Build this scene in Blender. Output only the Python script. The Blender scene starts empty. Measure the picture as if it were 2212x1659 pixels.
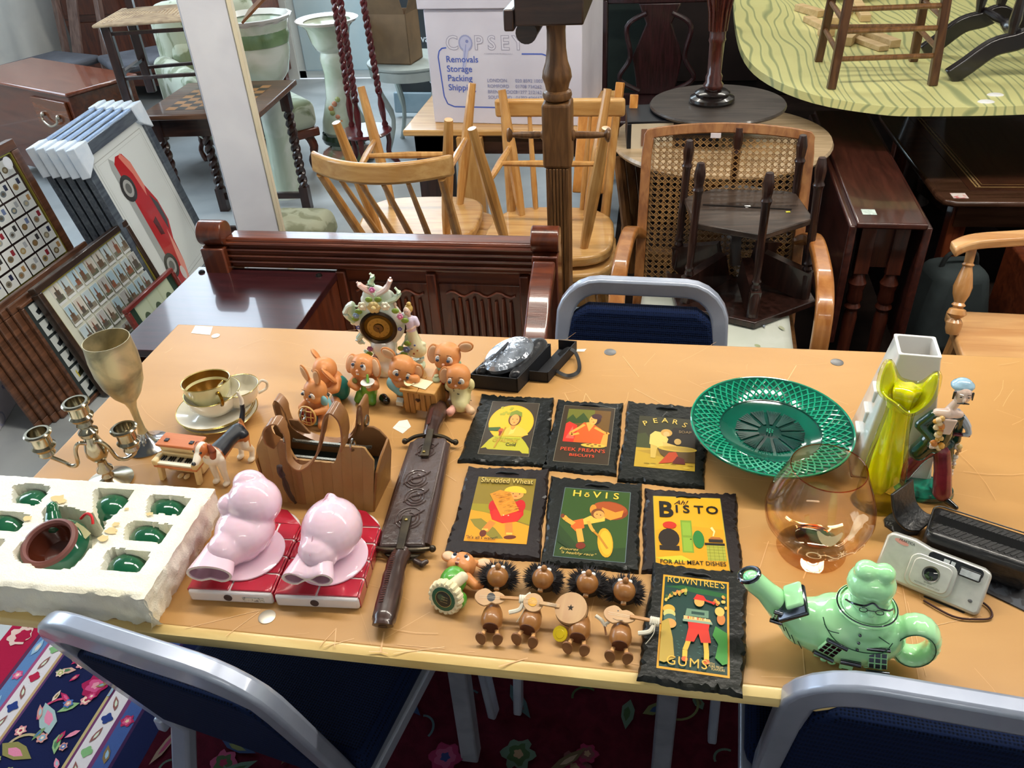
import bpy, bmesh, math, random
from mathutils import Vector as V, Matrix as M, Euler, noise
R=random.Random(7)
PI=math.pi
S=bpy.context.scene
COL=S.collection
# ---------------- camera, world, lights, exposure ----------------
FPX=1750.0; PITCH=0.609693; ROLL=-0.063189; YAW=0.193489
ZT=0.74; CZ=1.59
cw,sw=math.cos(YAW),math.sin(YAW)
_r=V((cw,sw,0)); _f=V((-sw,cw,0)); _u=V((0,0,1))
F2=_f*math.cos(PITCH)-_u*math.sin(PITCH); U2=_u*math.cos(PITCH)+_f*math.sin(PITCH)
R3=_r*math.cos(ROLL)+U2*math.sin(ROLL); U3=-_r*math.sin(ROLL)+U2*math.cos(ROLL)
cam=bpy.data.cameras.new('camera'); co=bpy.data.objects.new('camera',cam); COL.objects.link(co)
co.matrix_world=M(((R3.x,U3.x,-F2.x,0),(R3.y,U3.y,-F2.y,0),(R3.z,U3.z,-F2.z,CZ),(0,0,0,1)))
cam.sensor_fit='HORIZONTAL'; cam.sensor_width=36; cam.lens=36*FPX/2212; cam.clip_start=.02; cam.clip_end=60
S.camera=co
def at(px,py,z=ZT):
    d=F2+R3*((px-1106)/FPX)-U3*((py-829.5)/FPX); t=(z-CZ)/d.z
    return V((d.x*t,d.y*t,z))
def aty(px,py,Y):
    d=F2+R3*((px-1106)/FPX)-U3*((py-829.5)/FPX); t=Y/d.y
    return V((d.x*t,Y,CZ+d.z*t))
S.view_settings.view_transform='Standard'; S.view_settings.look='None'; S.view_settings.gamma=1
S.view_settings.use_curve_mapping=False; S.view_settings.exposure=0.3
w=bpy.data.worlds.new('world'); S.world=w; w.use_nodes=True
w.node_tree.nodes['Background'].inputs[0].default_value=(.75,.86,1,1); w.node_tree.nodes['Background'].inputs[1].default_value=1.1
def area(name,loc,look,sx,sy,power,col):
    l=bpy.data.lights.new(name,'AREA'); l.shape='RECTANGLE'; l.size=sx; l.size_y=sy; l.energy=power; l.color=col
    o=bpy.data.objects.new(name,l); COL.objects.link(o); o.location=loc
    o.rotation_euler=(V(look)-V(loc)).to_track_quat('-Z','Y').to_euler(); o['kind']='structure'
    return o
# ceiling strip lamps (see ceiling fittings below) and daylight through the shop front; last strip is added front fill
for i,(x,y,e) in enumerate(((-.9,1.6,34),(.9,1.6,40),(-.9,4.9,22),(.9,4.9,26),(2.6,1.6,34),(.5,-1.5,5))):
    area('tube_light',(x,y,2.93),(x,y,0),1.5,.16,e,(1,.93,.82))
area('window_daylight',(-4.3,2.6,1.9),(0,1.6,.5),3.2,1.9,95,(.72,.86,1))
area('window_daylight',(-1.5,6.1,1.3),(-1.3,3,.5),2.2,1.8,40,(.75,.9,1))
area('window_daylight',(-3.1,6.05,3.4),(-1,1.2,.7),2.3,1.5,80,(.74,.87,1))
# ---------------- materials ----------------
def lin(h):
    if not isinstance(h,str): return tuple(h)[:3]
    h=h.lstrip('#'); c=[int(h[i:i+2],16)/255 for i in (0,2,4)]
    return tuple(x/12.92 if x<=.04045 else ((x+.055)/1.055)**2.4 for x in c)
_M={}
def mat(h,rough=.5,metal=0.,coat=0.,trans=0.,ior=1.45,c2=None,ns=8.,st=(1,1,1),bump=0.,bs=60.,spec=.5,vc=False,sheen=0.,ramp=(.35,.65),det=3.,wave=None,sub=0.):
    k=(str(h),rough,metal,coat,trans,ior,c2,ns,st,bump,bs,spec,vc,sheen,ramp,det,wave,sub)
    if k in _M: return _M[k]
    m=bpy.data.materials.new('surface'); m.use_nodes=True; nt=m.node_tree; b=nt.nodes['Principled BSDF']; L=nt.links
    I=b.inputs; c=lin(h); I['Base Color'].default_value=(*c,1); I['Roughness'].default_value=rough; I['Metallic'].default_value=metal
    I['Coat Weight'].default_value=coat; I['Coat Roughness'].default_value=.06; I['Transmission Weight'].default_value=trans; I['IOR'].default_value=ior
    I['Specular IOR Level'].default_value=spec
    if sheen: I['Sheen Weight'].default_value=sheen
    if sub: I['Subsurface Weight'].default_value=sub; I['Subsurface Scale'].default_value=.01
    tc=mp=None
    if c2 or bump or wave:
        tc=nt.nodes.new('ShaderNodeTexCoord'); mp=nt.nodes.new('ShaderNodeMapping'); mp.inputs['Scale'].default_value=st; L.new(tc.outputs['Object'],mp.inputs[0])
    if c2:
        n=nt.nodes.new('ShaderNodeTexNoise'); n.inputs['Scale'].default_value=ns; n.inputs['Detail'].default_value=det; n.inputs['Distortion'].default_value=.6
        L.new(mp.outputs[0],n.inputs['Vector']); f=n.outputs[0]
        if wave:
            wv=nt.nodes.new('ShaderNodeTexWave'); wv.inputs['Scale'].default_value=wave; wv.inputs['Distortion'].default_value=22; wv.inputs['Detail'].default_value=2; wv.inputs['Detail Scale'].default_value=.45
            L.new(mp.outputs[0],wv.inputs['Vector']); f=wv.outputs[1]
        r=nt.nodes.new('ShaderNodeValToRGB'); r.color_ramp.elements[0].position=ramp[0]; r.color_ramp.elements[1].position=ramp[1]
        r.color_ramp.elements[0].color=(*c,1); r.color_ramp.elements[1].color=(*lin(c2),1)
        L.new(f,r.inputs[0]); L.new(r.outputs[0],I['Base Color'])
    if vc:
        a=nt.nodes.new('ShaderNodeAttribute'); a.attribute_name='paint'; L.new(a.outputs['Color'],I['Base Color'])
    if bump:
        n2=nt.nodes.new('ShaderNodeTexNoise'); n2.inputs['Scale'].default_value=bs; n2.inputs['Detail'].default_value=4; L.new(mp.outputs[0],n2.inputs['Vector'])
        bp=nt.nodes.new('ShaderNodeBump'); bp.inputs['Strength'].default_value=bump; bp.inputs['Distance'].default_value=.004; L.new(n2.outputs[0],bp.inputs['Height']); L.new(bp.outputs[0],I['Normal'])
    _M[k]=m; return m
def wood(h,c2,rough=.35,axis='x',ns=5.,coat=.2,bump=.05):
    st={'x':(1,9,9),'y':(9,1,9),'z':(9,9,1)}[axis]
    return mat(h,rough,c2=c2,ns=ns,st=st,coat=coat,bump=bump,bs=30,det=4)
# ---------------- geometry kit ----------------
def cr(P,n=6,closed=False):
    P=[V(p) for p in P]; o=[]; m=len(P); rng=range(m if closed else m-1)
    g=lambda i: P[i%m] if closed else P[max(0,min(m-1,i))]
    for i in rng:
        a,b,c,d=g(i-1),g(i),g(i+1),g(i+2)
        for k in range(n):
            t=k/n; o.append(.5*((2*b)+(c-a)*t+(2*a-5*b+4*c-d)*t*t+(3*b-a-3*c+d)*t**3))
    if not closed: o.append(P[-1].copy())
    return o
def lerp(a,b,t): return a+(b-a)*t
def rot(x=0,y=0,z=0): return Euler((math.radians(x),math.radians(y),math.radians(z))).to_matrix().to_4x4()
def tr(x,y,z): return M.Translation((x,y,z))
class G:
    def __init__(s,m=None): s.v=[]; s.f=[]; s.c=[]; s.m=m or M.Identity(4); s.col=None; s.z=0
    def add(s,vs,fs,m=None):
        k=len(s.v); T=s.m@m if m is not None else s.m
        s.v+= [T@V(p) for p in vs]; s.f+=[tuple(i+k for i in f) for f in fs]; s.c+=[s.col]*len(fs); return s
    def box(s,x0,x1,y0,y1,z0,z1,m=None,tx=1.,ty=1.):
        cx,cy=(x0+x1)/2,(y0+y1)/2
        t=lambda x,y:(cx+(x-cx)*tx,cy+(y-cy)*ty)
        vs=[(x0,y0,z0),(x1,y0,z0),(x1,y1,z0),(x0,y1,z0)]+[(*t(a,b),z1) for a,b in((x0,y0),(x1,y0),(x1,y1),(x0,y1))]
        return s.add(vs,[(3,2,1,0),(4,5,6,7),(0,1,5,4),(1,2,6,5),(2,3,7,6),(3,0,4,7)],m)
    def bar(s,a,b,w,h=None,up=(0,0,1),w2=None,h2=None):
        a,b=V(a),V(b); h=h or w; w2=w2 or w; h2=h2 or h*(w2/w); d=(b-a).normalized(); u=V(up)
        if abs(d.dot(u))>.98: u=V((0,1,0))
        x=d.cross(u).normalized(); u=x.cross(d)
        vs=[a+x*i*w/2+u*j*h/2 for i,j in((-1,-1),(1,-1),(1,1),(-1,1))]+[b+x*i*w2/2+u*j*h2/2 for i,j in((-1,-1),(1,-1),(1,1),(-1,1))]
        return s.add(vs,[(0,1,2,3),(7,6,5,4),(4,5,1,0),(5,6,2,1),(6,7,3,2),(7,4,0,3)])
    def rings(s,rs,cap=True,closed=False,m=None):
        n=len(rs[0]); vs=[p for r in rs for p in r]; fs=[]
        K=len(rs)
        for i in range(K if closed else K-1):
            for j in range(n):
                a=i*n+j; b=i*n+(j+1)%n; c=((i+1)%K)*n; fs.append((a,b,c+(j+1)%n,c+j))
        if cap and not closed: fs+=[tuple(range(n))[::-1],tuple((K-1)*n+j for j in range(n))]
        return s.add(vs,fs,m)
    def lathe(s,pr,c=(0,0,0),n=28,m=None,sx=1,sy=1,cap=True):
        c=V(c); rs=[[c+V((r*math.cos(2*PI*j/n)*sx,r*math.sin(2*PI*j/n)*sy,z)) for j in range(n)] for r,z in pr]
        return s.rings(rs,cap,m=m)
    def turn(s,a,b,pr,n=12):
        a,b=V(a),V(b); L=(b-a).length; q=(b-a).to_track_quat('Z','Y').to_matrix().to_4x4(); q.translation=a
        return s.lathe([(r,t*L) for r,t in pr],n=n,m=q)
    def cyl(s,a,b,r,r2=None,n=16): return s.turn(a,b,[(r,0),(r if r2 is None else r2,1)],n)
    def tube(s,P,r,n=8,closed=False,fl=1.,up=(0,0,1)):
        P=[V(p) for p in P]; K=len(P); rs=[]; pu=V(up)
        rr=r if isinstance(r,(list,tuple)) else None
        for i,p in enumerate(P):
            if closed: d=(P[(i+1)%K]-P[i-1])
            else: d=P[min(i+1,K-1)]-P[max(i-1,0)]
            d.normalize()
            x=d.cross(pu)
            if x.length<.05: x=d.cross(V((0,1,0.1)))
            x.normalize(); u=x.cross(d); pu=u if not fl!=1 else pu
            q=rr[min(len(rr)-1,int(i*(len(rr)-1)/max(1,K-1)+.5))] if rr else r
            rs.append([p+x*math.cos(2*PI*j/n)*q+u*math.sin(2*PI*j/n)*q*fl for j in range(n)])
        return s.rings(rs,True,closed)
    def ribbon(s,P,w,t,up=(0,0,1),side=None):
        P=[V(p) for p in P]; K=len(P); rs=[]
        for i,p in enumerate(P):
            d=(P[min(i+1,K-1)]-P[max(i-1,0)]).normalized(); x=V(side).normalized() if side else d.cross(V(up)).normalized(); u=x.cross(d).normalized()
            ww=w if not isinstance(w,(list,tuple)) else w[min(len(w)-1,int(i*(len(w)-1)/(K-1)+.5))]
            rs.append([p+x*a*ww/2+u*b*t/2 for a,b in((-1,-1),(1,-1),(1,1),(-1,1))])
        return s.rings(rs)
    def ball(s,c,r,m=None,n=16,k=10):
        r=(r,r,r) if isinstance(r,(int,float)) else r; T=tr(*c)@(m if m is not None else M.Identity(4))
        vs=[(0,0,-r[2])]; fs=[]
        for i in range(1,k):
            a=-PI/2+PI*i/k
            for j in range(n):
                b=2*PI*j/n; vs.append((r[0]*math.cos(a)*math.cos(b),r[1]*math.cos(a)*math.sin(b),r[2]*math.sin(a)))
        vs.append((0,0,r[2])); e=len(vs)-1
        for j in range(n): fs.append((0,1+(j+1)%n,1+j)); fs.append((e,e-n+j,e-n+(j+1)%n))
        for i in range(k-2):
            for j in range(n):
                a=1+i*n; fs.append((a+j,a+(j+1)%n,a+n+(j+1)%n,a+n+j))
        return s.add(vs,fs,T)
    def cap(s,a,b,r,r2=None,n=12):
        r2=r if r2 is None else r2; s.cyl(a,b,r,r2,n); s.ball(a,r,n=n,k=8); s.ball(b,r2,n=n,k=8); return s
    def chain(s,P,rs,n=12):
        for i in range(len(P)-1): s.cap(P[i],P[i+1],rs[i],rs[i+1],n)
        return s
    def prism(s,o,z0,z1,m=None,sc=1.):
        n=len(o); cx=sum(p[0] for p in o)/n; cy=sum(p[1] for p in o)/n
        vs=[(x,y,z0) for x,y in o]+[(cx+(x-cx)*sc,cy+(y-cy)*sc,z1) for x,y in o]
        return s.add(vs,[tuple(range(n))[::-1],tuple(range(n,2*n))]+[(i,(i+1)%n,n+(i+1)%n,n+i) for i in range(n)],m)
    def build(s,name,mt,par=None,smooth=35,bevel=0,sub=0,seg=2,solid=0,loc=None):
        me=bpy.data.meshes.new(name); me.from_pydata([tuple(p) for p in s.v],[],s.f)
        if any(c is not None for c in s.c):
            ca=me.color_attributes.new('paint','FLOAT_COLOR','CORNER'); buf=[]
            for f,c in zip(s.f,s.c): buf+= [*(lin(c) if c is not None else (1,1,1)),1]*len(f)
            ca.data.foreach_set('color',buf)
        else:
            bm=bmesh.new(); bm.from_mesh(me); bmesh.ops.recalc_face_normals(bm,faces=bm.faces); bm.to_mesh(me); bm.free()
        if smooth: me.shade_smooth(); 
        if smooth and smooth<180: me.set_sharp_from_angle(angle=math.radians(smooth))
        if mt: me.materials.append(mt)
        o=bpy.data.objects.new(name,me); COL.objects.link(o)
        if par: o.parent=par
        if loc: o.location=loc
        if solid: b=o.modifiers.new('s','SOLIDIFY'); b.thickness=solid; b.offset=0
        if bevel: b=o.modifiers.new('b','BEVEL'); b.width=bevel; b.segments=seg; b.limit_method='ANGLE'; b.angle_limit=math.radians(40)
        if sub: b=o.modifiers.new('u','SUBSURF'); b.levels=sub; b.render_levels=sub
        return o
    def org(s,name,mt,par=None,vox=.0015,it=6,paint=None,loc=None):
        "overlapping solids fused into one continuous skin"
        me=bpy.data.meshes.new('t'); me.from_pydata([tuple(p) for p in s.v],[],s.f)
        bm=bmesh.new(); bm.from_mesh(me); bmesh.ops.recalc_face_normals(bm,faces=bm.faces); bm.to_mesh(me); bm.free()
        o=bpy.data.objects.new('t',me); COL.objects.link(o)
        a=o.modifiers.new('r','REMESH'); a.mode='VOXEL'; a.voxel_size=vox
        if it: b=o.modifiers.new('s','SMOOTH'); b.factor=.6; b.iterations=it
        dg=bpy.context.evaluated_depsgraph_get(); dg.update(); e=o.evaluated_get(dg); nm=bpy.data.meshes.new_from_object(e,depsgraph=dg)
        bpy.data.objects.remove(o); nm.name=name; nm.materials.clear(); nm.shade_smooth(); 
        if paint:
            ca=nm.color_attributes.new('paint','FLOAT_COLOR','POINT'); buf=[]
            for p in nm.vertices: buf+= [*lin(paint(p.co)),1]
            ca.data.foreach_set('color',buf)
        if mt: nm.materials.append(mt)
        q=bpy.data.objects.new(name,nm); COL.objects.link(q)
        if par: q.parent=par
        if loc: q.location=loc
        return q
    # flat printed art: everything in metres on the local xy plane, each layer a hair higher
    def L(s,c): s.col=c; s.z+=s.dz; return s
    dz=.00004
    def poly(s,pts,c,m=None):
        s.L(c); return s.add([(x,y,s.z) for x,y in pts],[tuple(range(len(pts)))],m)
    def rect(s,x0,y0,x1,y1,c): return s.poly([(x0,y0),(x1,y0),(x1,y1),(x0,y1)],c)
    def ell(s,cx,cy,rx,ry,c,a=0,n=18):
        a=math.radians(a); ca,sa=math.cos(a),math.sin(a)
        return s.poly([(cx+rx*math.cos(t)*ca-ry*math.sin(t)*sa,cy+rx*math.cos(t)*sa+ry*math.sin(t)*ca) for t in [2*PI*i/n for i in range(n)]],c)
    def line(s,P,w,c):
        s.L(c)
        for (x0,y0),(x1,y1) in zip(P,P[1:]):
            d=math.hypot(x1-x0,y1-y0) or 1; nx,ny=-(y1-y0)/d*w/2,(x1-x0)/d*w/2
            s.add([(x0+nx,y0+ny,s.z),(x1+nx,y1+ny,s.z),(x1-nx,y1-ny,s.z),(x0-nx,y0-ny,s.z)],[(3,2,1,0)])
        return s
    def frame(s,x0,y0,x1,y1,w,c): return s.line([(x0,y0),(x1,y0),(x1,y1),(x0,y1),(x0,y0-w/2)],w,c)
    def txt(s,t,x,y,h,c,al='CENTER',a=0,bold=0.,sx=1.,shear=0.,sp=1.,fw=0.):
        vs,fs=textmesh(t,al,bold,shear,sp); k=h/.7;
        if fw: sx=fw/(k*max(1e-6,max(p[0] for p in vs)-min(p[0] for p in vs)))
        s.L(c); m=tr(x,y,s.z)@rot(0,0,a)@M.Diagonal((k*sx,k,1,1))
        return s.add([(p[0],p[1],0) for p in vs],fs,m)
_T={}
def textmesh(t,al,bold,shear,sp):
    k=(t,al,bold,shear,sp)
    if k not in _T:
        cu=bpy.data.curves.new('t','FONT'); cu.body=t; cu.align_x=al; cu.offset=bold; cu.shear=shear; cu.space_character=sp; cu.resolution_u=3
        o=bpy.data.objects.new('t',cu); COL.objects.link(o); dg=bpy.context.evaluated_depsgraph_get(); dg.update(); me=o.evaluated_get(dg).to_mesh()
        _T[k]=([tuple(v.co) for v in me.vertices],[tuple(p.vertices) for p in me.polygons]); bpy.data.objects.remove(o)
    return _T[k]
def tag(o,label=None,cat=None,group=None,kind=None):
    if label: o['label']=label
    if cat: o['category']=cat
    if group: o['group']=group
    if kind: o['kind']=kind
    return o
def thing(name,label,cat,loc=(0,0,0),rz=0,group=None,rx=0,ry=0):
    o=bpy.data.objects.new(name,None); COL.objects.link(o); o.location=loc; o.rotation_euler=(math.radians(rx),math.radians(ry),math.radians(rz)); o.empty_display_size=.05
    return tag(o,label,cat,group)
def struct(o): o['kind']='structure'; return o
def stuff(o): o['kind']='stuff'; return o
def dup(root,loc,rz,label,group=None,rx=0,ry=0):
    r=root.copy(); COL.objects.link(r); r.location=loc; r.rotation_euler=(math.radians(rx),math.radians(ry),math.radians(rz)); r['label']=label
    if group: r['group']=group
    for ch in list(root.children):
        c=ch.copy(); COL.objects.link(c); c.parent=r
        for g in list(ch.children):
            d=g.copy(); COL.objects.link(d); d.parent=c
    return r
def jit(a=1.): return R.uniform(-a,a)
def circ(r,n,cx=0,cy=0,ry=None,a0=0): return [(cx+r*math.cos(a0+2*PI*i/n),cy+(ry or r)*math.sin(a0+2*PI*i/n)) for i in range(n)]
PRINT=mat('#ffffff',.3,vc=True,coat=.3); PAINT=mat('#ffffff',.35,vc=True,coat=.4); MATTE=mat('#ffffff',.9,vc=True,spec=.1)

# ---------------- room shell ----------------
FLOOR=mat('#8f9496',.42,c2='#a6abac',ns=3,bump=.03,bs=40)
WALL=mat('#dfe0dc',.8,c2='#d2d4d2',ns=4)
struct(G().box(-4.4,4.4,-2.6,6.2,-.06,0).build('floor',FLOOR))
struct(G().box(-4.4,4.4,-2.6,6.2,4.4,4.46).build('ceiling',mat('#8f8d88',.9,c2='#84827d',ns=5)))
gw=G().box(-4.4,-2.75,6.2,6.3,0,2.6).box(-.35,4.4,6.2,6.3,0,4.4).box(-2.75,-.35,6.2,6.3,2.5,2.6).box(-1.9,-.35,6.2,6.3,2.6,4.4).box(-4.4,-1.9,6.2,6.3,4.2,4.4)
struct(gw.build('wall_back',WALL))
struct(G().box(4.4,4.5,-2.6,6.2,0,4.4).build('wall_right',WALL)); struct(G().box(-4.4,4.4,-2.7,-2.6,0,4.4).build('wall_front',WALL))
struct(G().box(-4.5,-4.4,-2.6,.9,0,4.4).box(-4.5,-4.4,4.3,6.2,0,4.4).box(-4.5,-4.4,.9,4.3,0,.85).box(-4.5,-4.4,.9,4.3,2.85,4.4).build('wall_left',WALL))
FR=mat('#e6edec',.4,c2='#dfe6e6',ns=5); GLASS=mat('#e8f4f6',.03,trans=1,ior=1.45)
def win(name,x0,x1,z0,z1,y,ax,nm=2):
    T=(lambda a,b,c,d:(a,b,y-.03,y+.03,c,d)) if ax=='x' else (lambda a,b,c,d:(y-.03,y+.03,a,b,c,d))
    g=G().box(*T(x0,x1,z0,z0+.06)).box(*T(x0,x1,z1-.06,z1))
    for i in range(nm+1): a=x0+(x1-x0-.06)*i/nm; g.box(*T(a,a+.06,z0,z1))
    o=struct(g.build(name,FR,bevel=.004))
    T=(lambda a,b,c,d:(a,b,y-.004,y+.004,c,d)) if ax=='x' else (lambda a,b,c,d:(y-.004,y+.004,a,b,c,d))
    for i in range(nm):
        a=x0+(x1-x0-.06)*i/nm+.06; G().box(*T(a,a+(x1-x0-.06)/nm-.06,z0+.06,z1-.06)).build('pane',GLASS,o,smooth=0)
    return o
win('window_1',.9,4.3,.85,2.85,-4.45,'y',3)
win('door_1',-2.75,-.35,.0,2.5,6.25,'x',2)
win('window_2',-4.4,-1.9,2.6,4.2,6.25,'x',3)
# solid pale lower panels of the glazed doors
struct(G().box(-2.69,-1.58,6.2,6.235,.06,.8).box(-1.52,-.41,6.2,6.235,.06,.8).build('trim_2',mat('#cfe3ea',.45,c2='#c2dbe4',ns=4),bevel=.01))
struct(G().box(-.35,4.4,6.17,6.2,0,.14).build('baseboard_back',FR,bevel=.004)); struct(G().box(-4.4,-4.37,-2.6,6.17,0,.14).build('baseboard_left',FR,bevel=.004))
# ceiling strip fittings, the last one added only as front fill
for i,(x,y) in enumerate(((-.9,1.6),(.9,1.6),(-.9,4.9),(.9,4.9),(2.6,1.6),(.5,-1.5))):
    t=thing('strip_light','white ceiling strip light '+['over the near left of the long table','over the long table middle','over the back doors','over the oval table','beyond the right end of the long table','added behind the viewer as weak front fill'][i],'ceiling light',(x,y,2.95),0,'ceiling strip lights')
    G().box(-.77,.77,-.1,.1,0,.05).build('housing',FR,t,bevel=.006)
    for hx_ in(-.6,.6): G().cyl((hx_,0,.05),(hx_,0,1.45),.004,n=6).build('hanger',FR,t)
    e=mat('#fff6e6',.4); 
    for dy in(-.05,.05):
        G().cyl((-.74,dy,-.012),(.74,dy,-.012),.012,n=10).build('tube',TUBE if 'TUBE' in globals() else globals().setdefault('TUBE',(lambda m:(m.node_tree.nodes['Principled BSDF'].inputs['Emission Color'].__setattr__('default_value',(1,.95,.86,1)),m.node_tree.nodes['Principled BSDF'].inputs['Emission Strength'].__setattr__('default_value',14),m)[2])(e)),t)
# white post
p=at(567,520,.55)
g=G(tr(p.x,p.y,0)@rot(0,0,24)).box(-.06,.06,-.06,.06,0,4.4); po=struct(g.build('trim_1',mat('#e4e6ee',.55,c2='#d8dae4',ns=6),bevel=.004))
G(tr(p.x,p.y,0)@rot(0,0,24)).box(.06,.072,-.062,.062,0,4.4).build('cover_strip',mat('#e9dfc4',.6,c2='#ded2b4',ns=5),po,bevel=.002)
# ---------------- rug ----------------
RUGC=['#b0305c','#cf5a86','#e08aa0','#7fa3b8','#9cb8c0','#6f8f5e','#a9b06a','#d8c4b0','#c98f86','#4c6ea8','#8c7a50']
rug=thing('rug','red and navy floral patterned wool rug under the trestle table','rug',(0,0,.0))
G().box(-1.52,2.1,-1.2,1.12,0,.003).build('pile',mat('#2e0813',.95,c2='#380c18',ns=30,spec=.05,bump=.4,bs=300),rug)  # field red darkened to carry the shade below the tabletop
a=G(); a.dz=.000004; a.z=.0032
def strip(x0,x1,c): a.rect(x0,-1.2,x1,1.12,c)
strip(-1.52,-1.43,'#a01f40'); strip(-1.435,-1.425,'#5a3350'); strip(-1.425,-1.395,'#5b7fae'); strip(-1.395,-1.387,'#9a4d74'); strip(-1.387,-1.345,'#d5cfd2'); strip(-1.345,-1.335,'#b79a72'); strip(-1.338,-1.332,'#5d3d66')
strip(-1.332,-1.165,'#1d2348'); strip(-1.165,-1.158,'#b8a877'); strip(-1.158,-1.152,'#6e3c66'); strip(-1.152,-1.11,'#d5cfd2'); strip(-1.11,-1.1,'#6e3c66'); strip(-1.10,-1.065,'#41588e'); strip(-1.065,-1.057,'#3a2546')
strip(-1.057,-1.0,'#161c3c')
Q=random.Random(3)
def lobes(x,y,r,c,n=6,k=.28,a0=0.):
    a.poly([(x+r*(1-k*.5+k*.5*math.cos(n*t+a0))*math.cos(t)*Q.uniform(.88,1.1),y+r*(1-k*.5+k*.5*math.cos(n*t+a0))*math.sin(t)*Q.uniform(.88,1.1)) for t in[2*PI*i/22 for i in range(22)]],c)
def flower(x,y,r,c,c2,c3):
    lobes(x,y,r,c); lobes(x,y,r*.66,c2,5); lobes(x,y,r*.3,c3,5)
def leaf(x,y,l,w,an,c,c2=None):
    ca,sa=math.cos(an),math.sin(an)
    for s_,cc in((1,c),(.5,c2)):
        if cc: a.poly([(x+(u*ca-v*sa)*s_,y+(u*sa+v*ca)*s_) for u,v in((-l,0),(-l*.4,w),(l*.2,w*.9+l*.1),(l,l*.25),(l*.3,-w*.5),(-l*.4,-w*.8))],cc)
def scroll(x,y,l,an,c,w=.006):
    P=[(x+l*math.cos(an+t*2.2)*(1-t*.5),y+l*math.sin(an+t*2.2)*(1-t*.5)) for t in [i/9 for i in range(10)]]; a.line(P,w,c)
for k in range(30):
    y=-1.15+k*.078
    for xb in(-1.366,-1.131):
        c=('#b02a48','#7fae78','#2d3f7c')[k%3] if 0 else ['#b02a48','#7fae78','#2d3f7c'][k%3]
        lobes(xb,y,.014,c,4); leaf(xb,y+.038,.02,.006,1.2 if k%2 else 1.9,'#8a5a56','#c9d6c0'); 
    flower(-1.41,y,.014,'#c4507e','#d884a0','#e8d0b8') if k%2 else leaf(-1.41,y,.024,.009,1.4,'#8fb0c8','#d8c4b0')
    flower(-1.082,y,.016,'#a83058','#c85a80','#d8c0a0') if k%2==0 else leaf(-1.082,y,.022,.008,1.8,'#7d6a4a','#8fb0c8')
for k in range(9):
    y=-1.1+k*.27
    for s_ in range(14): t=2*PI*s_/14; 
    lobes(-1.478,y,.034,'#d2b8ae',7); lobes(-1.470,y,.022,'#a01f40',6)
for k in range(26):                       # navy border: scrolls, blooms and leaves
    y=-1.16+k*.088; x=-1.25+.045*math.sin(k*1.9)
    scroll(x,y,.05,Q.uniform(0,6),Q.choice(['#8aa4b8','#b7a680','#c0486e']))
    (flower(x,y,.034,'#9c2450','#c4507e','#d890a0') if k%3==0 else leaf(x,y,.045,.02,Q.uniform(0,6),Q.choice(['#b03a68','#9db4b4','#c79a8c','#8a8450']),Q.choice(['#d884a0','#d8c4b0','#6f8f5e'])))
    leaf(-1.25-.05*math.sin(k*1.9),y+.03,.024,.009,Q.uniform(0,6),Q.choice(['#8db07c','#c9a090','#7fa3b8']),'#4f7a56'); flower(-1.25+.06*math.cos(k*2.7),y+.05,.014,'#cf8a90','#e8d0b8','#a02a4a')
for k in range(26):
    y=-1.12+k*.088
    for q_ in range(5): x=-1.25+Q.uniform(-.075,.075); (flower(x,y+Q.uniform(-.04,.04),Q.uniform(.008,.014),Q.choice(RUGC),Q.choice(RUGC),'#e8d0b8') if q_%2 else leaf(x,y+Q.uniform(-.04,.04),Q.uniform(.012,.022),.006,Q.uniform(0,6),Q.choice(RUGC),Q.choice(RUGC)))
RUGC=['#5c1c34','#6a3048','#4a2c30','#34464c','#3c4c44','#2c3c28','#4c5034','#6a5c50','#5c3c38','#24304c','#40382a']  # darker palette: under-table shade put into the field colours
for k in range(700):                      # crimson field, flowers dimmed to paint in the shade under the table
    x=Q.uniform(-.98,1.6); y=Q.uniform(-1.1,1.08); r=Q.random()
    if r<.22: flower(x,y,Q.uniform(.016,.04),Q.choice(RUGC[:6]),Q.choice(RUGC),Q.choice(['#6a5848','#5a1c30','#20284a']))
    elif r<.7: leaf(x,y,Q.uniform(.02,.05),Q.uniform(.008,.016),Q.uniform(0,6.3),Q.choice(RUGC),Q.choice(RUGC))
    else: scroll(x,y,Q.uniform(.03,.06),Q.uniform(0,6),Q.choice(RUGC[3:]),.005)
flower(.0,.78,.06,'#5a1028','#6c1a38','#60142e')
a.build('woven_pattern',mat('#ffffff',.95,vc=True,spec=.05,bump=.3,bs=300),rug,smooth=0)
# ---------------- trestle table ----------------
tb=thing('trestle_table','long scratched beech-coloured table covered with bric-a-brac','table',(0,0,0))
X0,X1,Y0,Y1=-.984,2.05,.595,1.356
TOPM=mat('#b3854c',.36,c2='#c4965c',ns=2.2,st=(1,2.2,1),coat=.0,bump=.02,bs=8,det=6,ramp=(.3,.7))
G().box(X0,X1,Y0+.012,Y1,.716,ZT).build('tabletop',TOPM,tb,bevel=.003)
G().prism([(0,0),(.0045,.0),(.0125,-.004),(.014,-.012),(.0125,-.02),(.0,-.026)],X0,X1,M(((0,0,1,0),(-1,0,0,Y0+.0135),(0,1,0,ZT-.0005),(0,0,0,1)))).build('edge_lipping',mat('#efd492',.4,c2='#dcb974',ns=9,st=(.6,4,4),coat=.2),tb)
STEEL=mat('#8b8f9c',.4,metal=.35,coat=.3,c2='#7c808c',ns=20)
for x,y,zz in((-.312,.90,.716),(.074,.90,.716),(1.6,.90,.716),(-.312,1.2,.716),(.074,1.2,.716),(1.6,1.2,.716)):
    G().box(x-.018,x+.018,y-.018,y+.018,0,zz).build('leg',STEEL,tb,bevel=.004)
for y in(.9,1.2): G().box(-.30,1.59,y-.012,y+.012,.66,.7).build('rail',STEEL,tb,bevel=.003)
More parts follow.
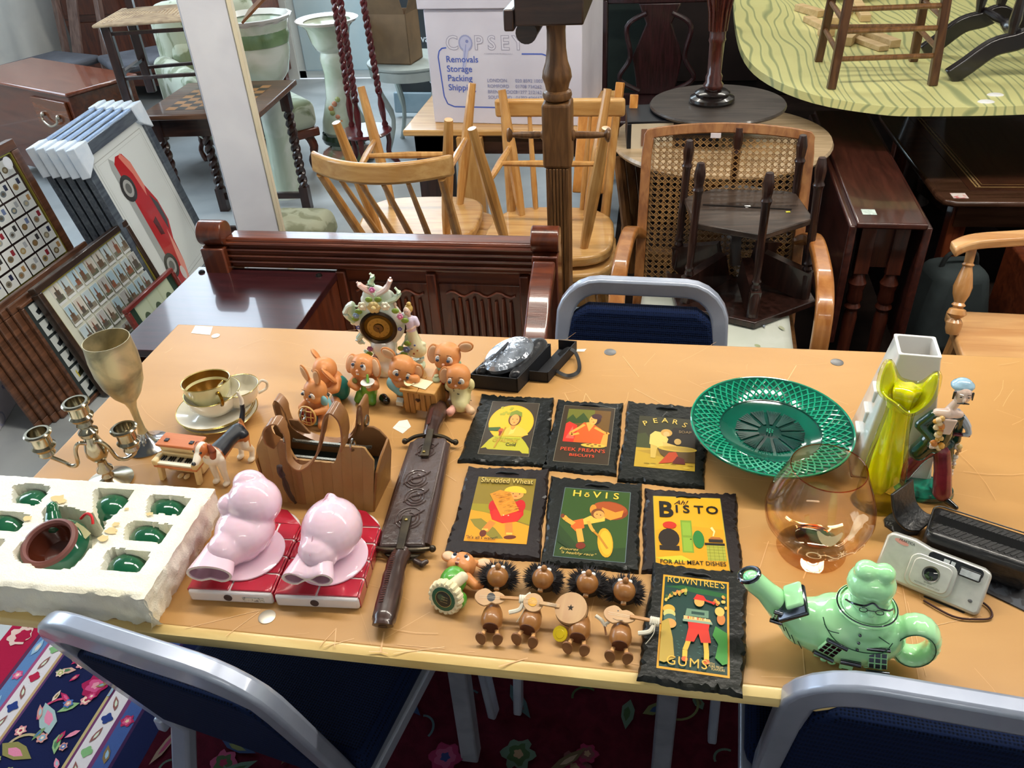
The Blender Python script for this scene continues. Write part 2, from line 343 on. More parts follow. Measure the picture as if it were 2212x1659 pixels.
for px,py in((1318,761),(1808,783),(577,1333),(1978,1487)):
    q=at(px,py); G().lathe([(.0115,0),(.0115,.0008),(.010,.0012)],(q.x,q.y,ZT),24).build('bolt_cap',mat('#8f8f90',.35,metal=.8) if py<1000 else mat('#b9b2a4',.35,metal=.7),tb)
a=G(); a.dz=.00001; a.z=ZT+.0004
Q=random.Random(11)
SC=['#e0b27a','#ddb07c','#e6bd8a','#d9a86c']
def scr(L,w,c): a.line([tuple(at(*q).xy) for q in L],w,c)
for L_,w in(([(830,1365),(822,1410)],.0022),([(823,1408),(797,1408)],.0014),([(822,1408),(838,1412)],.0012),([(727,1357),(692,1395)],.0011),([(726,1358),(723,1398)],.0010),([(765,1380),(700,1397)],.001),([(1015,1213),(1060,1232)],.0022),([(858,1393),(960,1402)],.0009),([(960,1398),(850,1412)],.0009),([(1077,1440),(1140,1422)],.0016),
 ([(400,1358),(563,1318)],.0008),([(560,1322),(487,1375)],.0009),([(1740,1480),(1733,1400)],.0014),([(1735,1250),(1747,1220)],.0016),([(1945,1240),(1990,1500)],.0008),([(2000,1460),(1960,1300)],.0006),([(1220,850),(1235,880)],.0012),([(1250,905),(1265,850),(1280,872)],.001),([(1300,870),(1240,890)],.0008),([(1370,840),(1440,878)],.0009),([(1345,770),(1380,815)],.0008),([(1090,925),(1140,960)],.0008),([(940,1010),(985,1040)],.0008),([(2000,1130),(2120,1180)],.0008),([(1660,1170),(1640,1230)],.0009),([(880,780),(900,820)],.0006),([(1690,840),(1720,790)],.001),([(1890,1380),(2120,1330)],.0006),([(2080,900),(2040,1010)],.0007),([(640,930),(760,960)],.0006),([(1005,960),(930,1000)],.0008)):
    scr(L_,w,Q.choice(SC[:3]))
for k in range(230):
    x=Q.uniform(-.95,1.0); y=Q.uniform(.60,1.34); l=Q.uniform(.015,.11); an=Q.gauss(0,.9); bn=Q.uniform(-.3,.3)
    a.line([(x+l*t*math.cos(an+bn*t),y+l*t*math.sin(an+bn*t)) for t in(0,.33,.66,1)],Q.uniform(.0002,.0005),Q.choice(SC))
a.build('scratches',mat('#ffffff',.45,vc=True),tb,smooth=0)['kind']='stuff'
# little stickers and scraps lying on the table
def scrap(name,lab,cat,P,c,z=.0006):
    P=[at(*q) for q in P]; o=thing(name,lab,cat,(P[0].x,P[0].y,ZT)); G().prism([(q.x-P[0].x,q.y-P[0].y) for q in P],.0004,z).build('paper',mat(c,.6),o,smooth=0)
scrap('sticker','white rectangular sticker at the far left corner of the table','sticker',[(413,720),(454,724),(460,706),(422,704)],'#f4f2ec')
q=at(466,726); G().lathe([(.0085,.0004),(.0085,.001)],n=20).build('round_sticker',mat('#f6f4ee',.5),loc=(q.x,q.y,ZT)); tag(COL.objects[-1],'small white round sticker beside the rectangular sticker','sticker')
scrap('torn_tape','torn piece of white tape between leather bag and knife sheath','tape',[(848,925),(862,910),(880,907),(888,922),(870,937)],'#ece6dc')
scrap('paper_scrap','narrow white paper scrap near the back edge behind the boxed ornament','paper scrap',[(1240,760),(1244,755),(1267,754),(1262,760)],'#e6dccb')

# ---------------- background furniture ----------------
MAH=wood('#4a2013','#6b331c',.28,'x',6,.5); MAHZ=wood('#4a2013','#6b331c',.28,'z',6,.5); DARK=wood('#1f100b','#38201a',.3,'z',7,.4); DARKX=wood('#1f110c','#3a241b',.32,'x',7,.4)
OAK=wood('#5a3a1c','#7d5630',.42,'z',9,.15,.2); ELM=wood('#b07c40','#c99a5c',.32,'z',5,.4); ELMX=wood('#b8874a','#cfa468',.3,'x',5,.4)
TEAL='#9ab8a0'
def helix(g,a,b,R_,r,turns,ph=0,n=8,per=14):
    a,b=V(a),V(b); d=b-a; q=d.to_track_quat('Z','Y').to_matrix(); K=int(turns*per)
    for s_ in(0,PI): g.tube([a+d*(i/K)+q@V((R_*math.cos(2*PI*turns*i/K+ph+s_),R_*math.sin(2*PI*turns*i/K+ph+s_),0)) for i in range(K+1)],r,n)
    return g
# settle / telephone bench
st=thing('hall_settle','red mahogany hall settle with linenfold back panels and table shelf at left','settle',(-1.08,1.80,0))
def P(x,y,z): return V((x+1.08,y-1.80,z))
zr=.74
G().box(0.0,.83,-.02,.035,.655,zr).build('top_rail',MAH,st,bevel=.008,seg=3)
gr=G()
for k in range(4): gr.cyl((.0,-.022,.675+k*.017),(.83,-.022,.675+k*.017),.005,n=8)
gr.build('reeding',MAH,st)
for x in(-.03,.835):
    G().box(x-.032,x+.032,-.045,.04,0,.72).build('post',MAHZ,st,bevel=.004)
    G().cyl((x-.034,-.012,.752),(x+.034,-.012,.752),.032,n=24).build('scroll_finial',MAHZ,st,bevel=.003)
G().box(-.10,.29,-.42,-.012,.632,.652).build('shelf',wood('#2a1014','#3a171a',.3,'x',6,.5,.02),st,bevel=.002)
for x,y in((-.075,-.045),(.25,-.045)): G().lathe([(.009,0),(.007,.005),(.0,.008)],(x,y,.652),16).build('screw_cap',mat('#15100f',.3,metal=.4),st)
G().box(-.09,-.07,-.40,-.008,.02,.632).box(.265,.287,-.40,-.008,.02,.632).box(-.07,.265,-.05,-.03,.3,.632).build('cupboard_side',MAHZ,st,bevel=.002)
G().box(.285,.80,-.012,.012,.30,.66).build('back_frame',MAH,st,bevel=.003)
for x0 in(.315,.555):
    G().box(x0,x0+.22,-.018,-.008,.36,.625).build('linenfold_panel',MAHZ,st,bevel=.003)
    g=G()
    for k in range(9):
        xx=x0+.035+k*.019; g.tube([(xx,-.02,.40),(xx,-.024,.5),(xx,-.022,.58+(.008 if k%2 else 0))],[.005,.0075,.004],8)
    g.tube([(x0+.02+i*.012,-.022,.598+.007*math.sin(i*1.25)) for i in range(16)],.003,6); g.build('linenfold_carving',MAHZ,st)
for x0 in(.298,.538,.778): G().box(x0-.012,x0+.014,-.026,0,.33,.655).build('stile',MAHZ,st,bevel=.004)
a=cr([(.835,-.05,.70),(.835,-.14,.665),(.835,-.25,.60),(.835,-.36,.585),(.835,-.42,.60)],6)
G().ribbon(a,.055,.035,up=(0,0,1)).build('arm',MAH,st,bevel=.008,seg=3)
G().box(.81,.86,-.40,-.36,0,.585).build('arm_post',MAHZ,st,bevel=.005)
G().box(-.15,.87,-.40,.0,.24,.30).build('seat_frame',MAH,st,bevel=.005)
cu=G().box(.29,.81,-.40,-.015,.30,.40).build('cushion',mat('#bdb8a4',.9,c2='#c9b3a4',ns=14,sheen=.3,bump=.2,bs=90),st,bevel=.02,seg=4)
cb=G()
for k in range(40):
    x=.30+k*.0125; cb.col='#b59a88' if k%2 else '#d6cbb4'; cb.cyl((x,-.02,.402),(x+.014,-.02,.402),.007,n=7)
cb.build('rope_piping',MATTE,cu)
a_=G(); a_.dz=.0001; a_.z=.4005
for k in range(7): a_.ell(.34+k*.07,-.12-.08*(k%2),.022,.03,['#b7a79a','#c7a79c','#a3aa94'][k%3]); a_.ell(.34+k*.07,-.12-.08*(k%2),.01,.016,'#cfc3b0')
for k in range(12): a_.rect(.56+k*.008,-.16,.564+k*.008,-.05,['#8f9a86','#c79c8c'][k%2])
a_.build('woven_pattern',MATTE,cu,smooth=0)['kind']='stuff'
# ---- stick-back chairs; local: seat centre at origin on floor, back at +y
def stick_chair(lab,loc,rz,group=None,cw=.21,ch=.80,rake=.17,rx=0,ry=0,bow=-.05,seat=(.19,.19,.17),sh=.43,M1=ELM,M2=ELMX,ns=5,name='stick_back_chair'):
    t=thing(name,lab,'chair',loc,rz,group,rx,ry)
    o=[]
    for i in range(28):
        a=2*PI*i/28; c,s=math.cos(a),math.sin(a); e=.62
        o.append((math.copysign(abs(c)**e,c)*seat[0]*(1-.08*s),math.copysign(abs(s)**e,s)*seat[1]))
    G().prism(o,sh-.035,sh).build('seat',M2,t,bevel=.01,seg=3)
    F=[(-.19,-.19),(.19,-.19),(-.17,.2),(.17,.2)]; T=[(-.12,-.12),(.12,-.12),(-.11,.12),(.11,.12)]
    for f,u in zip(F,T): G().turn((f[0],f[1],0),(u[0],u[1],sh-.02),[(.013,0),(.019,.45),(.017,.8),(.012,1)],10).build('leg',M1,t)
    q=lambda f,u,k:(lerp(f[0],u[0],k),lerp(f[1],u[1],k),(sh-.02)*k)
    for i in(0,1): G().turn(q(F[i],T[i],.42),q(F[i+2],T[i+2],.42),[(.008,0),(.012,.5),(.008,1)],8).build('stretcher',M1,t)
    m0=(V(q(F[0],T[0],.42))+V(q(F[2],T[2],.42)))/2; m1=(V(q(F[1],T[1],.42))+V(q(F[3],T[3],.42)))/2
    G().turn(m0,m1,[(.008,0),(.012,.5),(.008,1)],8).build('stretcher',M1,t)
    yb=seat[1]*.8; yt=yb+rake
    cp=lambda x:(x,yt+bow*((x/cw)**2)*1.0,ch-.03)
    G().turn((-seat[0]*.75,yb,sh-.02),cp(-cw*.86),[(.017,0),(.013,1)],10).build('back_post',M1,t); G().turn((seat[0]*.75,yb,sh-.02),cp(cw*.86),[(.017,0),(.013,1)],10).build('back_post',M1,t)
    for k in range(ns):
        x=(k+1)/(ns+1)*2-1; G().turn((x*seat[0]*.6,yb+.02,sh-.02),cp(x*cw*.78),[(.008,0),(.0105,.4),(.007,1)],8).build('spindle',M1,t)
    pts=[V((x*cw,yt+bow*x*x,ch)) for x in[i/8-1 for i in range(17)]]
    G().ribbon(pts,.022,.06,up=(0,0,1),side=(0,1,.1)).build('comb_rail',M2,t,bevel=.009,seg=3)
    return t
e1=stick_chair('light elm stick-back chair behind the settle with its curved back rail towards us',(-.74,2.52,0),176,'stacked elm chairs',cw=.215,ch=.80,rake=.28,bow=-.09,ns=4,seat=(.21,.2,0))
e2=stick_chair('light elm stick-back chair behind the oak post, facing us',(-.31,2.42,0),0,'stacked elm chairs',cw=.215,ch=.80,rake=.11,bow=.0,ns=4,seat=(.21,.2,0))
e3=dup(e1,(-.78,2.52,.872),4,'upturned elm chair stacked legs-up on the left stick-back chair','stacked elm chairs',rx=180)
e4=dup(e2,(-.32,2.44,.872),180,'upturned elm chair stacked legs-up on the chair behind the oak post','stacked elm chairs',rx=180)
G().box(-.11,-.07,.30,.305,.79,.812).build('paper_patch',mat('#e4e0e0',.6),e2)
# ---- tall oak lectern post
hp=thing('oak_pillar_stand','tall reeded oak pillar stand with turned pegs and a shelf on top','stand',(-.235,2.0,0))
G().lathe([(.033,0),(.033,.86)],(0,0,.02),8,sx=1,sy=1).build('reeded_post',OAK,hp,smooth=0)
g=G()
for k in range(-3,4): g.box(k*.0085-.003,k*.0085+.003,-.037,-.029,.03,.86)
g.build('reeding',OAK,hp,bevel=.001)
G().box(-.036,.036,-.036,.036,.86,1.02).build('square_block',OAK,hp,bevel=.008,seg=3)
G().lathe([(.025,1.02),(.034,1.026),(.036,1.034),(.034,1.042),(.027,1.046),(.03,1.06),(.036,1.075),(.034,1.09),(.027,1.11),(.023,1.14),(.022,1.18),(.024,1.2)],n=24).build('turned_neck',OAK,hp)
for s_ in(-1,1):
    G().turn((s_*.034,-.0,.935),(s_*.13,-.0,.935),[(.014,0),(.014,.05),(.008,.1),(.009,.15),(.0085,.6),(.006,.84),(.012,.87),(.018,.93),(.016,.98),(.005,1.0)],16).build('turned_peg',OAK,hp)
G().box(-.075,.075,-.13,.13,1.215,1.30).build('top_box',DARKX,hp,bevel=.004)
G().cyl((-.052,-.12,1.2),(-.052,.1,1.2),.024,n=18).build('roller',DARKX,hp); G().box(-.1,-.077,-.13,.0,1.205,1.25).build('bracket',DARK,hp,bevel=.004)
G().box(-.16,.16,-.16,.16,0,.03).build('base',OAK,hp,bevel=.006)
# ---- removal boxes on a small table
bt=thing('drop_leaf_side_table','small brown table carrying the white removal cartons','table',(-.52,3.2,0))
G().box(-.46,.36,-.12,.42,.575,.6).build('tabletop',ELMX,bt,bevel=.006)
for x in(-.4,.3):
    for y in(-.06,.36): G().turn((x,y,0),(x,y,.575),[(.016,0),(.018,.2),(.026,.6),(.022,1)],10).build('leg',DARK,bt)
G().box(-.42,-.30,-.1,-.08,.05,.575).build('gate_panel',DARK,bt); G().box(-.42,.32,-.1,.38,.5,.575).build('frieze',DARKX,bt)
G().box(-.24,-.14,-.14,-.1,.05,.575).build('flap_leg',ELM,bt)
CARD=mat('#d3d0dc',.75,c2='#c8c5d2',ns=4); BLU='#4a62b8'
def carton(lab,loc,rz,w,d,h,text=True):
    t=thing('removal_carton',lab,'box',loc,rz,'white removal cartons')
    G().box(-w/2,w/2,-d/2,d/2,0,h).build('carton_body',CARD,t,bevel=.004); G().box(-w/2+.002,w/2-.002,-.003,.003,h,h+.0015).build('tape_seam',mat('#c4bcb0',.4),t)
    if text:
        a=G(); W,H=w,h; T=tr(-W/2,-d/2-.0006,0)@M(((1,0,0,0),(0,0,-1,0),(0,1,0,0),(0,0,0,1))); a.m=T; g='#b4b2c2'
        X=lambda u:u*W; Z=lambda v:v*H
        P_=[(X(.13),Z(.68))]+[(X(.155-.045*math.cos(t)),Z(.77-.07+.07*math.sin(t))) for t in()]+[(X(.10),Z(.675)),(X(.08),Z(.65)),(X(.07),Z(.60)),(X(.085),Z(.25)),(X(.105),Z(.18)),(X(.15),Z(.155)),(X(.76),Z(.155)),(X(.80),Z(.175)),(X(.82),Z(.23)),(X(.815),Z(.55)),(X(.79),Z(.61)),(X(.75),Z(.63)),(X(.62),Z(.63))]
        a.line(P_,.005,BLU)
        for i,c in enumerate('CPSEY'):
            x=[.17,.345,.43,.515,.60][i]; a.txt(c,X(x),Z(.665),.050,'#9a98ac',bold=.03); a.txt(c,X(x),Z(.665),.050,'#d3d0dc',bold=-.004)
        a.ell(X(.26),Z(.72),.028,.030,'#9a9ec4'); a.ell(X(.26),Z(.72),.022,.024,'#b8bad6'); a.ell(X(.27),Z(.735),.006,.006,'#7f86b8')
        a.poly([(X(.245),Z(.69)),(X(.28),Z(.68)),(X(.245),Z(.50)),(X(.225),Z(.51))],'#b4b8d8'); a.line([(X(.262),Z(.71)),(X(.235),Z(.52))],.003,'#8f96c8')
        a.txt('A COMPANY FOR PROFESSIONALS',X(.47),Z(.625),.005,'#a9a8ba')
        for i,s_ in enumerate(('Removals','Storage','Packing','Shipping')): a.txt(s_,X(.12),Z(.555-i*.083),.0235,BLU,'LEFT',bold=.008)
        for i,(s_,n_) in enumerate((('LONDON','020 8592 1003'),('ROMFORD','01708 734262'),('BRENTWOOD','01277 212162'),('SOUTHEND','01702 436667'))):
            a.txt(s_,X(.385),Z(.385-i*.05),.0125,'#7f86b0','LEFT'); a.txt(n_,X(.57),Z(.385-i*.05),.0125,'#7f86b0','LEFT')
        a.build('printing',mat('#ffffff',.7,vc=True),t,smooth=0)
    return t
carton('white removal carton with blue printing on the small brown table',(-.55,3.40,.6),-5,.60,.5,.42)
carton('plain white carton resting on top of the printed removal carton',(-.56,3.40,1.022),-5,.62,.52,.35,False)
bx=at(60,900,0); cb_=thing('removal_carton','white removal carton on the floor left of the picture frames, lettering facing away','box',(-2.35,1.83,0),18,'white removal cartons')
G().box(-.23,.23,-.25,.25,0,.30).build('carton_body',CARD,cb_,bevel=.004)
a=G(tr(.2315,-.25,0)@M(((0,0,1,0),(1,0,0,0),(0,1,0,0),(0,0,0,1))))
for i,s_ in enumerate(('Removals','Storage','Packing','Shipping')): a.txt(s_,.34,.10+i*.03,.02,'#5a68a8','CENTER',a=180,bold=.008)
a.line([(.08,.26),(.10,.06),(.2,.05)],.004,'#a5abc8'); a.txt('C',.13,.05,.05,'#a5a8c4',a=180); a.txt('O',.20,.05,.05,'#a5a8c4',a=180)
a.build('printing',mat('#ffffff',.7,vc=True),cb_,smooth=0)
# ---- round pale table, black box, disc table, torchere column
rt=thing('round_table','pale round table behind the cane chair','table',(.24,3.0,0))
G().lathe([(.0,.572),(.36,.572),(.385,.58),(.39,.59),(.385,.6),(.0,.6)],n=48).build('tabletop',wood('#a58c6a','#c4ab8a',.35,'x',5,.3),rt,smooth=40)
G().lathe([(.05,.03),(.045,.12),(.08,.2),(.09,.3),(.05,.4),(.06,.5),(.09,.572)],n=20).build('pedestal',OAK,rt)
for k in range(4): a0=PI/4+k*PI/2; G().bar((0,0,.09),(.32*math.cos(a0),.32*math.sin(a0),.02),.05,.04).build('foot',OAK,rt)
for k in range(3): G().tube([(-.36+.03*k,-.1+.06*k,.56),(-.33+.03*k,-.12+.06*k,.35),(-.30,-.1+.06*k,.1)],.02,8).build('carved_leg',OAK,rt)
bb=thing('black_box','open black box with a cream panel under the dark round disc','box',(.06,2.98,.6),4)
G().box(-.16,-.145,-.1,.1,0,.088).box(.145,.16,-.1,.1,0,.088).box(-.16,.16,-.1,.1,.088,.097).build('shell',mat('#10131a',.4),bb,bevel=.002)
G().box(-.145,.0,-.1,-.09,.0,.088).build('cream_panel',mat('#cdc3ae',.7,c2='#c2b59c',ns=9),bb); G().box(.0,.145,-.1,-.09,.0,.088).build('dark_panel',mat('#1c1820',.5),bb)
G().box(-.11,-.09,-.1025,-.1,.01,.07).build('brown_stripe',mat('#7d5a48',.6),bb)
dt=thing('round_tripod_table','dark round pedestal tabletop raised on a black box','table',(.22,3.03,.697))
G().lathe([(0,.0),(.22,.0),(.238,.006),(.24,.012),(.236,.018),(0,.02)],n=48).build('tabletop',wood('#2c2622','#48403a',.38,'x',6,.2),dt,smooth=40)
tc_=thing('turned_column','reddish turned and reeded column standing on the dark round disc','column',(.2,3.03,.717))
G().lathe([(0,0),(.076,0),(.08,.008),(.078,.018),(.06,.026),(.062,.034),(.05,.042),(.0,.042)],n=32).build('plinth',mat('#17100f',.25,coat=.5),tc_)
G().lathe([(.026,.04),(.034,.05),(.036,.062),(.028,.072),(.03,.09),(.024,.1),(.026,.2),(.03,.21),(.027,.22),(.03,.3),(.04,.34),(.044,.37),(.036,.385),(.03,.4),(.042,.42),(.04,.44),(.03,.46),(.03,.7)],n=20).build('shaft',wood('#2e120f','#4a1e16',.25,'z',6,.6),tc_,smooth=50)
g=G()
for k in range(14): a0=2*PI*k/14; g.tube([(.028*math.cos(a0),.028*math.sin(a0),.24),(.033*math.cos(a0),.033*math.sin(a0),.3),(.043*math.cos(a0),.043*math.sin(a0),.35),(.04*math.cos(a0),.04*math.sin(a0),.375)],.005,6)
g.build('reeding',wood('#2e120f','#4a1e16',.25,'z',6,.6),tc_)
# ---- cane-back armchair
cc=thing('cane_armchair','bergere armchair with woven cane back and bentwood arms','armchair',(.20,2.12,0),-3)
W2=.235; yb,zt_=.36,.83
q=lambda x,z:V((x,.20+.17*(z-.35)/.48,z))
pts=cr([q(-W2,.2),q(-W2,.6),q(-W2+.003,.755),q(-W2+.03,.785),q(0,.80),q(W2-.03,.785),q(W2-.003,.755),q(W2,.6),q(W2,.2)],5)
G().ribbon(pts,.035,.03,side=(0,1,-.3)).build('back_frame',wood('#7a4a24','#9c6a3c',.35,'z',6,.3),cc,bevel=.005)
cane=G(); CA=mat('#a27a48',.5,c2='#7d5a30',ns=12)
nx,nz=22,28
fx=lambda i:lerp(-W2+.02,W2-.02,i/nx); fz=lambda j:lerp(.33,.775,j/nz)
for i in range(nx+1):
    for o_ in(-.0018,.0018): cane.bar(q(fx(i)+o_,.33),q(fx(i)+o_,.775),.0018,.001)
for j in range(nz+1):
    for o_ in(-.0018,.0018): cane.bar(q(-W2+.015,fz(j)+o_),q(W2-.015,fz(j)+o_),.0018,.001)
dx=(fx(1)-fx(0)); dzc=(fz(1)-fz(0))
for k in range(-nz,nx+1):
    for sg in(1,-1):
        i0=max(0,k); j0=i0-k; i1=min(nx,k+nz); j1=i1-k
        if i1<=i0: continue
        A_,B_=(fx(i0)+dx/2,fz(j0)),(fx(i1)+dx/2,fz(j1))
        if sg<0: A_,B_=(-A_[0],A_[1]),(-B_[0],B_[1])
        cane.bar(q(max(-W2+.015,min(W2-.015,A_[0])),A_[1])-V((0,.002,0)),q(max(-W2+.015,min(W2-.015,B_[0])),B_[1])-V((0,.002,0)),.0026,.001)
stuff(cane.build('cane_webbing',CA,cc,smooth=0))
G().box(-.05,-.02,.335,.338,.776,.79).build('price_label',mat('#e6dbe0',.6),cc)
for s_ in(-1,1):
    P_=cr([(s_*.24,.24,.50),(s_*.262,.15,.55),(s_*.27,.0,.55),(s_*.27,-.13,.53),(s_*.268,-.2,.45),(s_*.266,-.21,.2),(s_*.262,-.2,.0)],5)
    G().ribbon(P_,.045,.028,side=(1,0,.0)).build('bentwood_arm',wood('#9a5e2c','#b57a42',.28,'z',4,.5),cc,bevel=.007,seg=3)
    G().bar((s_*.22,.2,.0),(s_*.235,.24,.3),.035,.035).build('leg',OAK,cc)
G().box(-.24,.24,-.2,.22,.26,.30).build('seat_frame',OAK,cc,bevel=.005)
cus=G().box(-.22,.22,-.2,.18,.30,.36).build('seat_cushion',mat('#cfd3c8',.85,c2='#c2c8ba',ns=9,sheen=.3),cc,bevel=.03,seg=4)
a=G(); a.dz=.0002; a.z=.3605
for k in range(40): a.ell(Q.uniform(-.19,.19),Q.uniform(-.17,.15),Q.uniform(.006,.014),Q.uniform(.003,.007),Q.choice(['#8a94a0','#a3ab84','#b4b89c','#c4a08c']),Q.uniform(0,180))
a.build('floral_print',MATTE,cus,smooth=0)['kind']='stuff'
# ---- upturned hexagonal table
hx=thing('hexagonal_table','upturned dark hexagonal occasional table, six turned legs in the air','table',(.275,2.28,.365),8)
hexa=circ(.185,6,a0=PI/6); hexb=circ(.23,6,a0=PI/6); hext=circ(.165,6,a0=PI/6)
G().prism(circ(.235,6,a0=PI/6),0,.02).build('tabletop',DARK,hx,bevel=.003)
G().prism(circ(.19,6,a0=PI/6),.25,.268).build('lower_shelf',wood('#2a211d','#4a3c33',.35,'x',6,.3),hx,bevel=.003)
for k,(x,y) in enumerate(circ(1,6,a0=PI/6)):
    G().turn((x*.20,y*.20,.0),(x*.185,y*.185,.44),[(.017,0),(.017,.22),(.011,.24),(.014,.26),(.011,.28),(.014,.30),(.010,.32),(.012,.5),(.011,.56),(.012,.8),(.016,.83),(.012,.85),(.014,.88),(.016,.93),(.013,.97),(.010,1)],10).build('turned_leg',DARK,hx)
    G().bar((x*.2,y*.2,.06),(x*.06,y*.06,.10),.03,.09).build('bracket',DARK,hx)
G().box(-.004,.012,-.004,.01,.2685,.2695).build('white_label',mat('#eeeeee',.5),hx); G().bar((-.12,.03,.2688),(.12,-.03,.2688),.006,.002).build('dark_stripe',mat('#0d0a09',.5),hx)
G().box(.10,.112,-.05,-.042,.2685,.2695).build('yellow_label',mat('#d8d040',.5),hx)
# ---- green-stained oval table with things on it
ot=thing('oval_table','large oval table with pale green-stained wavy grain top','table',(1.2,3.9,0))
oz=.73; OL=[at(*q_,oz) for q_ in((1585,0),(1590,60),(1610,120),(1660,165),(1760,205),(1900,228),(2000,232),(2212,228))]
ol=cr([(.42,4.9,0)]+[(q_.x,q_.y,0) for q_ in OL]+[(1.6,3.0,0),(1.95,3.3,0),(2.05,4.0,0),(1.8,4.8,0),(1.2,5.2,0),(.7,5.15,0)],4,True)
GRN=mat('#9ea674',.3,c2='#d8d592',ns=2,st=(1,.22,1),wave=9,ramp=(.0,.24),coat=.4)
G().prism([(q_.x-1.2,q_.y-3.9) for q_ in ol],oz-.03,oz).build('tabletop',GRN,ot,bevel=.006)
G().lathe([(.1,.0),(.08,.1),(.06,.3),(.09,.5),(.14,.7)],n=20).build('pedestal',DARK,ot)
for k in range(4): a0=k*PI/2+.5; G().bar((0,0,.12),(.5*math.cos(a0),.5*math.sin(a0),.02),.06,.05).build('foot',DARK,ot)
# chair standing on it
ch=thing('stool','dark ladder-sided stool standing on the green oval table','stool',(.79,3.33,oz),2)
FT=[(-.175,-.19),(.175,-.17),(-.15,.2),(.2,.17)]
for x,y in FT: G().bar((x,y,0),(x*.86,y*.8,.5),.03,.03).build('leg',wood('#3a2010','#5a3a20',.4,'z',7,.2),ch,bevel=.004)
for (i,j,z) in((0,1,.1),(0,1,.19),(0,1,.26),(2,3,.13),(0,2,.12),(1,3,.12),(0,2,.22),(1,3,.22)):
    G().cyl((FT[i][0]*(1-.28*z),FT[i][1]*(1-.4*z),z),(FT[j][0]*(1-.28*z),FT[j][1]*(1-.4*z),z),.009,n=10).build('rung',OAK,ch)
G().box(-.17,.17,-.17,.17,.5,.53).build('seat',OAK,ch,bevel=.006)
# wood offcuts
CUT=mat('#cbb084',.6,c2='#b89a6c',ns=8,st=(1,6,6))
for i,(A_,B_,h_) in enumerate((((1725,15),(1775,30),.03),((1770,70),(1800,68),.03),((1828,90),(1850,70),.035),((1850,62),(1935,95),.03),((1835,78),(1910,105),.02),((1745,40),(1785,60),.025),((1870,40),(1850,5),.03),((1800,45),(1835,20),.03))):
    a0,b0=at(*A_,oz+h_/2+.001),at(*B_,oz+h_/2+.001); c0=(a0+b0)/2
    o=G().bar(a0-c0,b0-c0,.045,h_).build('wood_offcut',CUT,bevel=.002,loc=c0); tag(o,'pale sawn wood offcut '+['at the far left of the pile','with a dark end beside the stool leg','with a square end facing us','longest of the pile, pointing right','thin round-edged, under the longest one','lying flat behind the dark-ended one','standing across behind the stool rungs','small, nearest the round wood disc'][i],'wood block','wood offcuts on the green table')
dsk=at(1840,5,oz); o=G().lathe([(0,.0),(.13,0),(.13,.03),(0,.03)],n=32).build('round_wood_disc',wood('#b9a46c','#cfbc86',.4,'x'),loc=(dsk.x,dsk.y+.1,oz+.04)); tag(o,'pale round wooden disc lying over the wood offcuts','wood disc')
# black carved trestle base
tr_=thing('carved_trestle_base','black carved trestle table base standing on the green oval table','trestle base',(1.28,3.35,oz),0)
BLK=mat('#120e0f',.28,coat=.5,c2='#1e1718',ns=9)
for y,s_ in((-.12,1),(.25,.9)):
    P_=cr([(-.24,y,.01),(-.19,y,.05),(-.12,y,.11),(-.05,y,.13),(0,y,.15),(.05,y,.13),(.12,y,.11),(.19,y,.05),(.24,y,.01)],4)
    G().ribbon([V(p_) for p_ in P_],.04,.06,side=(0,1,0)).build('arched_foot',BLK,tr_,bevel=.006)
    for x in(-.07,.0,.07): G().turn((x,y,.13),(x*1.1,y,.60),[(.014,0),(.012,.05),(.02,.15),(.014,.3),(.012,.5),(.02,.8),(.014,1)],10).build('baluster',BLK,tr_)
    G().box(-.12,.12,y-.03,y+.03,.6,.64).build('top_block',BLK,tr_,bevel=.004)
G().turn((-.05,-.12,.16),(-.05,.25,.16),[(.01,0),(.014,.1),(.026,.2),(.02,.35),(.012,.4),(.016,.6),(.012,1)],14).build('turned_stretcher',BLK,tr_)
for (px,py) in((2130,220),(2150,205)): 
    q_=at(px,py,oz); o=G().lathe([(0,0),(.02,0),(.015,.004),(0,.004)],n=8,sx=1.4).build('torn_label',mat('#d8d8d8',.6),loc=(q_.x,q_.y,oz)); tag(o,'scrap of torn white label on the green table '+('front edge' if py==220 else 'behind the other scrap'),'label')
# ---- drop leaf table
DRM=wood('#331713','#4a241c',.28,'y',5,.5); DRZ=wood('#3a1a12','#55281a',.3,'z',6,.4)
dl=thing('drop_leaf_table','narrow dark red drop-leaf table between the cane chair and the leather-topped table','table',(.71,2.38,0),-1.5)
G().box(-.10,.10,-.01,1.1,.53,.55).build('tabletop',DRM,dl,bevel=.006,seg=3)
for s_ in(-1,1): G().box(s_*.105-.012,s_*.105+.012,.0,1.1,.12,.535).build('leaf',DRM,dl,bevel=.006,seg=3)
for x in(-.05,.045):
    G().box(x-.022,x+.022,.03,.07,.36,.53).build('leg_block',DRZ,dl,bevel=.002)
    G().turn((x,.05,0),(x,.05,.36),[(.02,0),(.02,.3),(.022,.55),(.018,.62),(.026,.66),(.02,.7),(.026,.74),(.022,.82),(.028,.9),(.02,.95),(.018,1)],16).build('turned_leg',DRZ,dl)
G().box(-.03,.03,.045,.055,.38,.53).build('apron',DRZ,dl)
G().box(-.075,-.035,.05,.09,.5505,.5515).build('price_label',mat('#dcebe4',.5,c2='#a8b8b0',ns=60),dl,smooth=0)
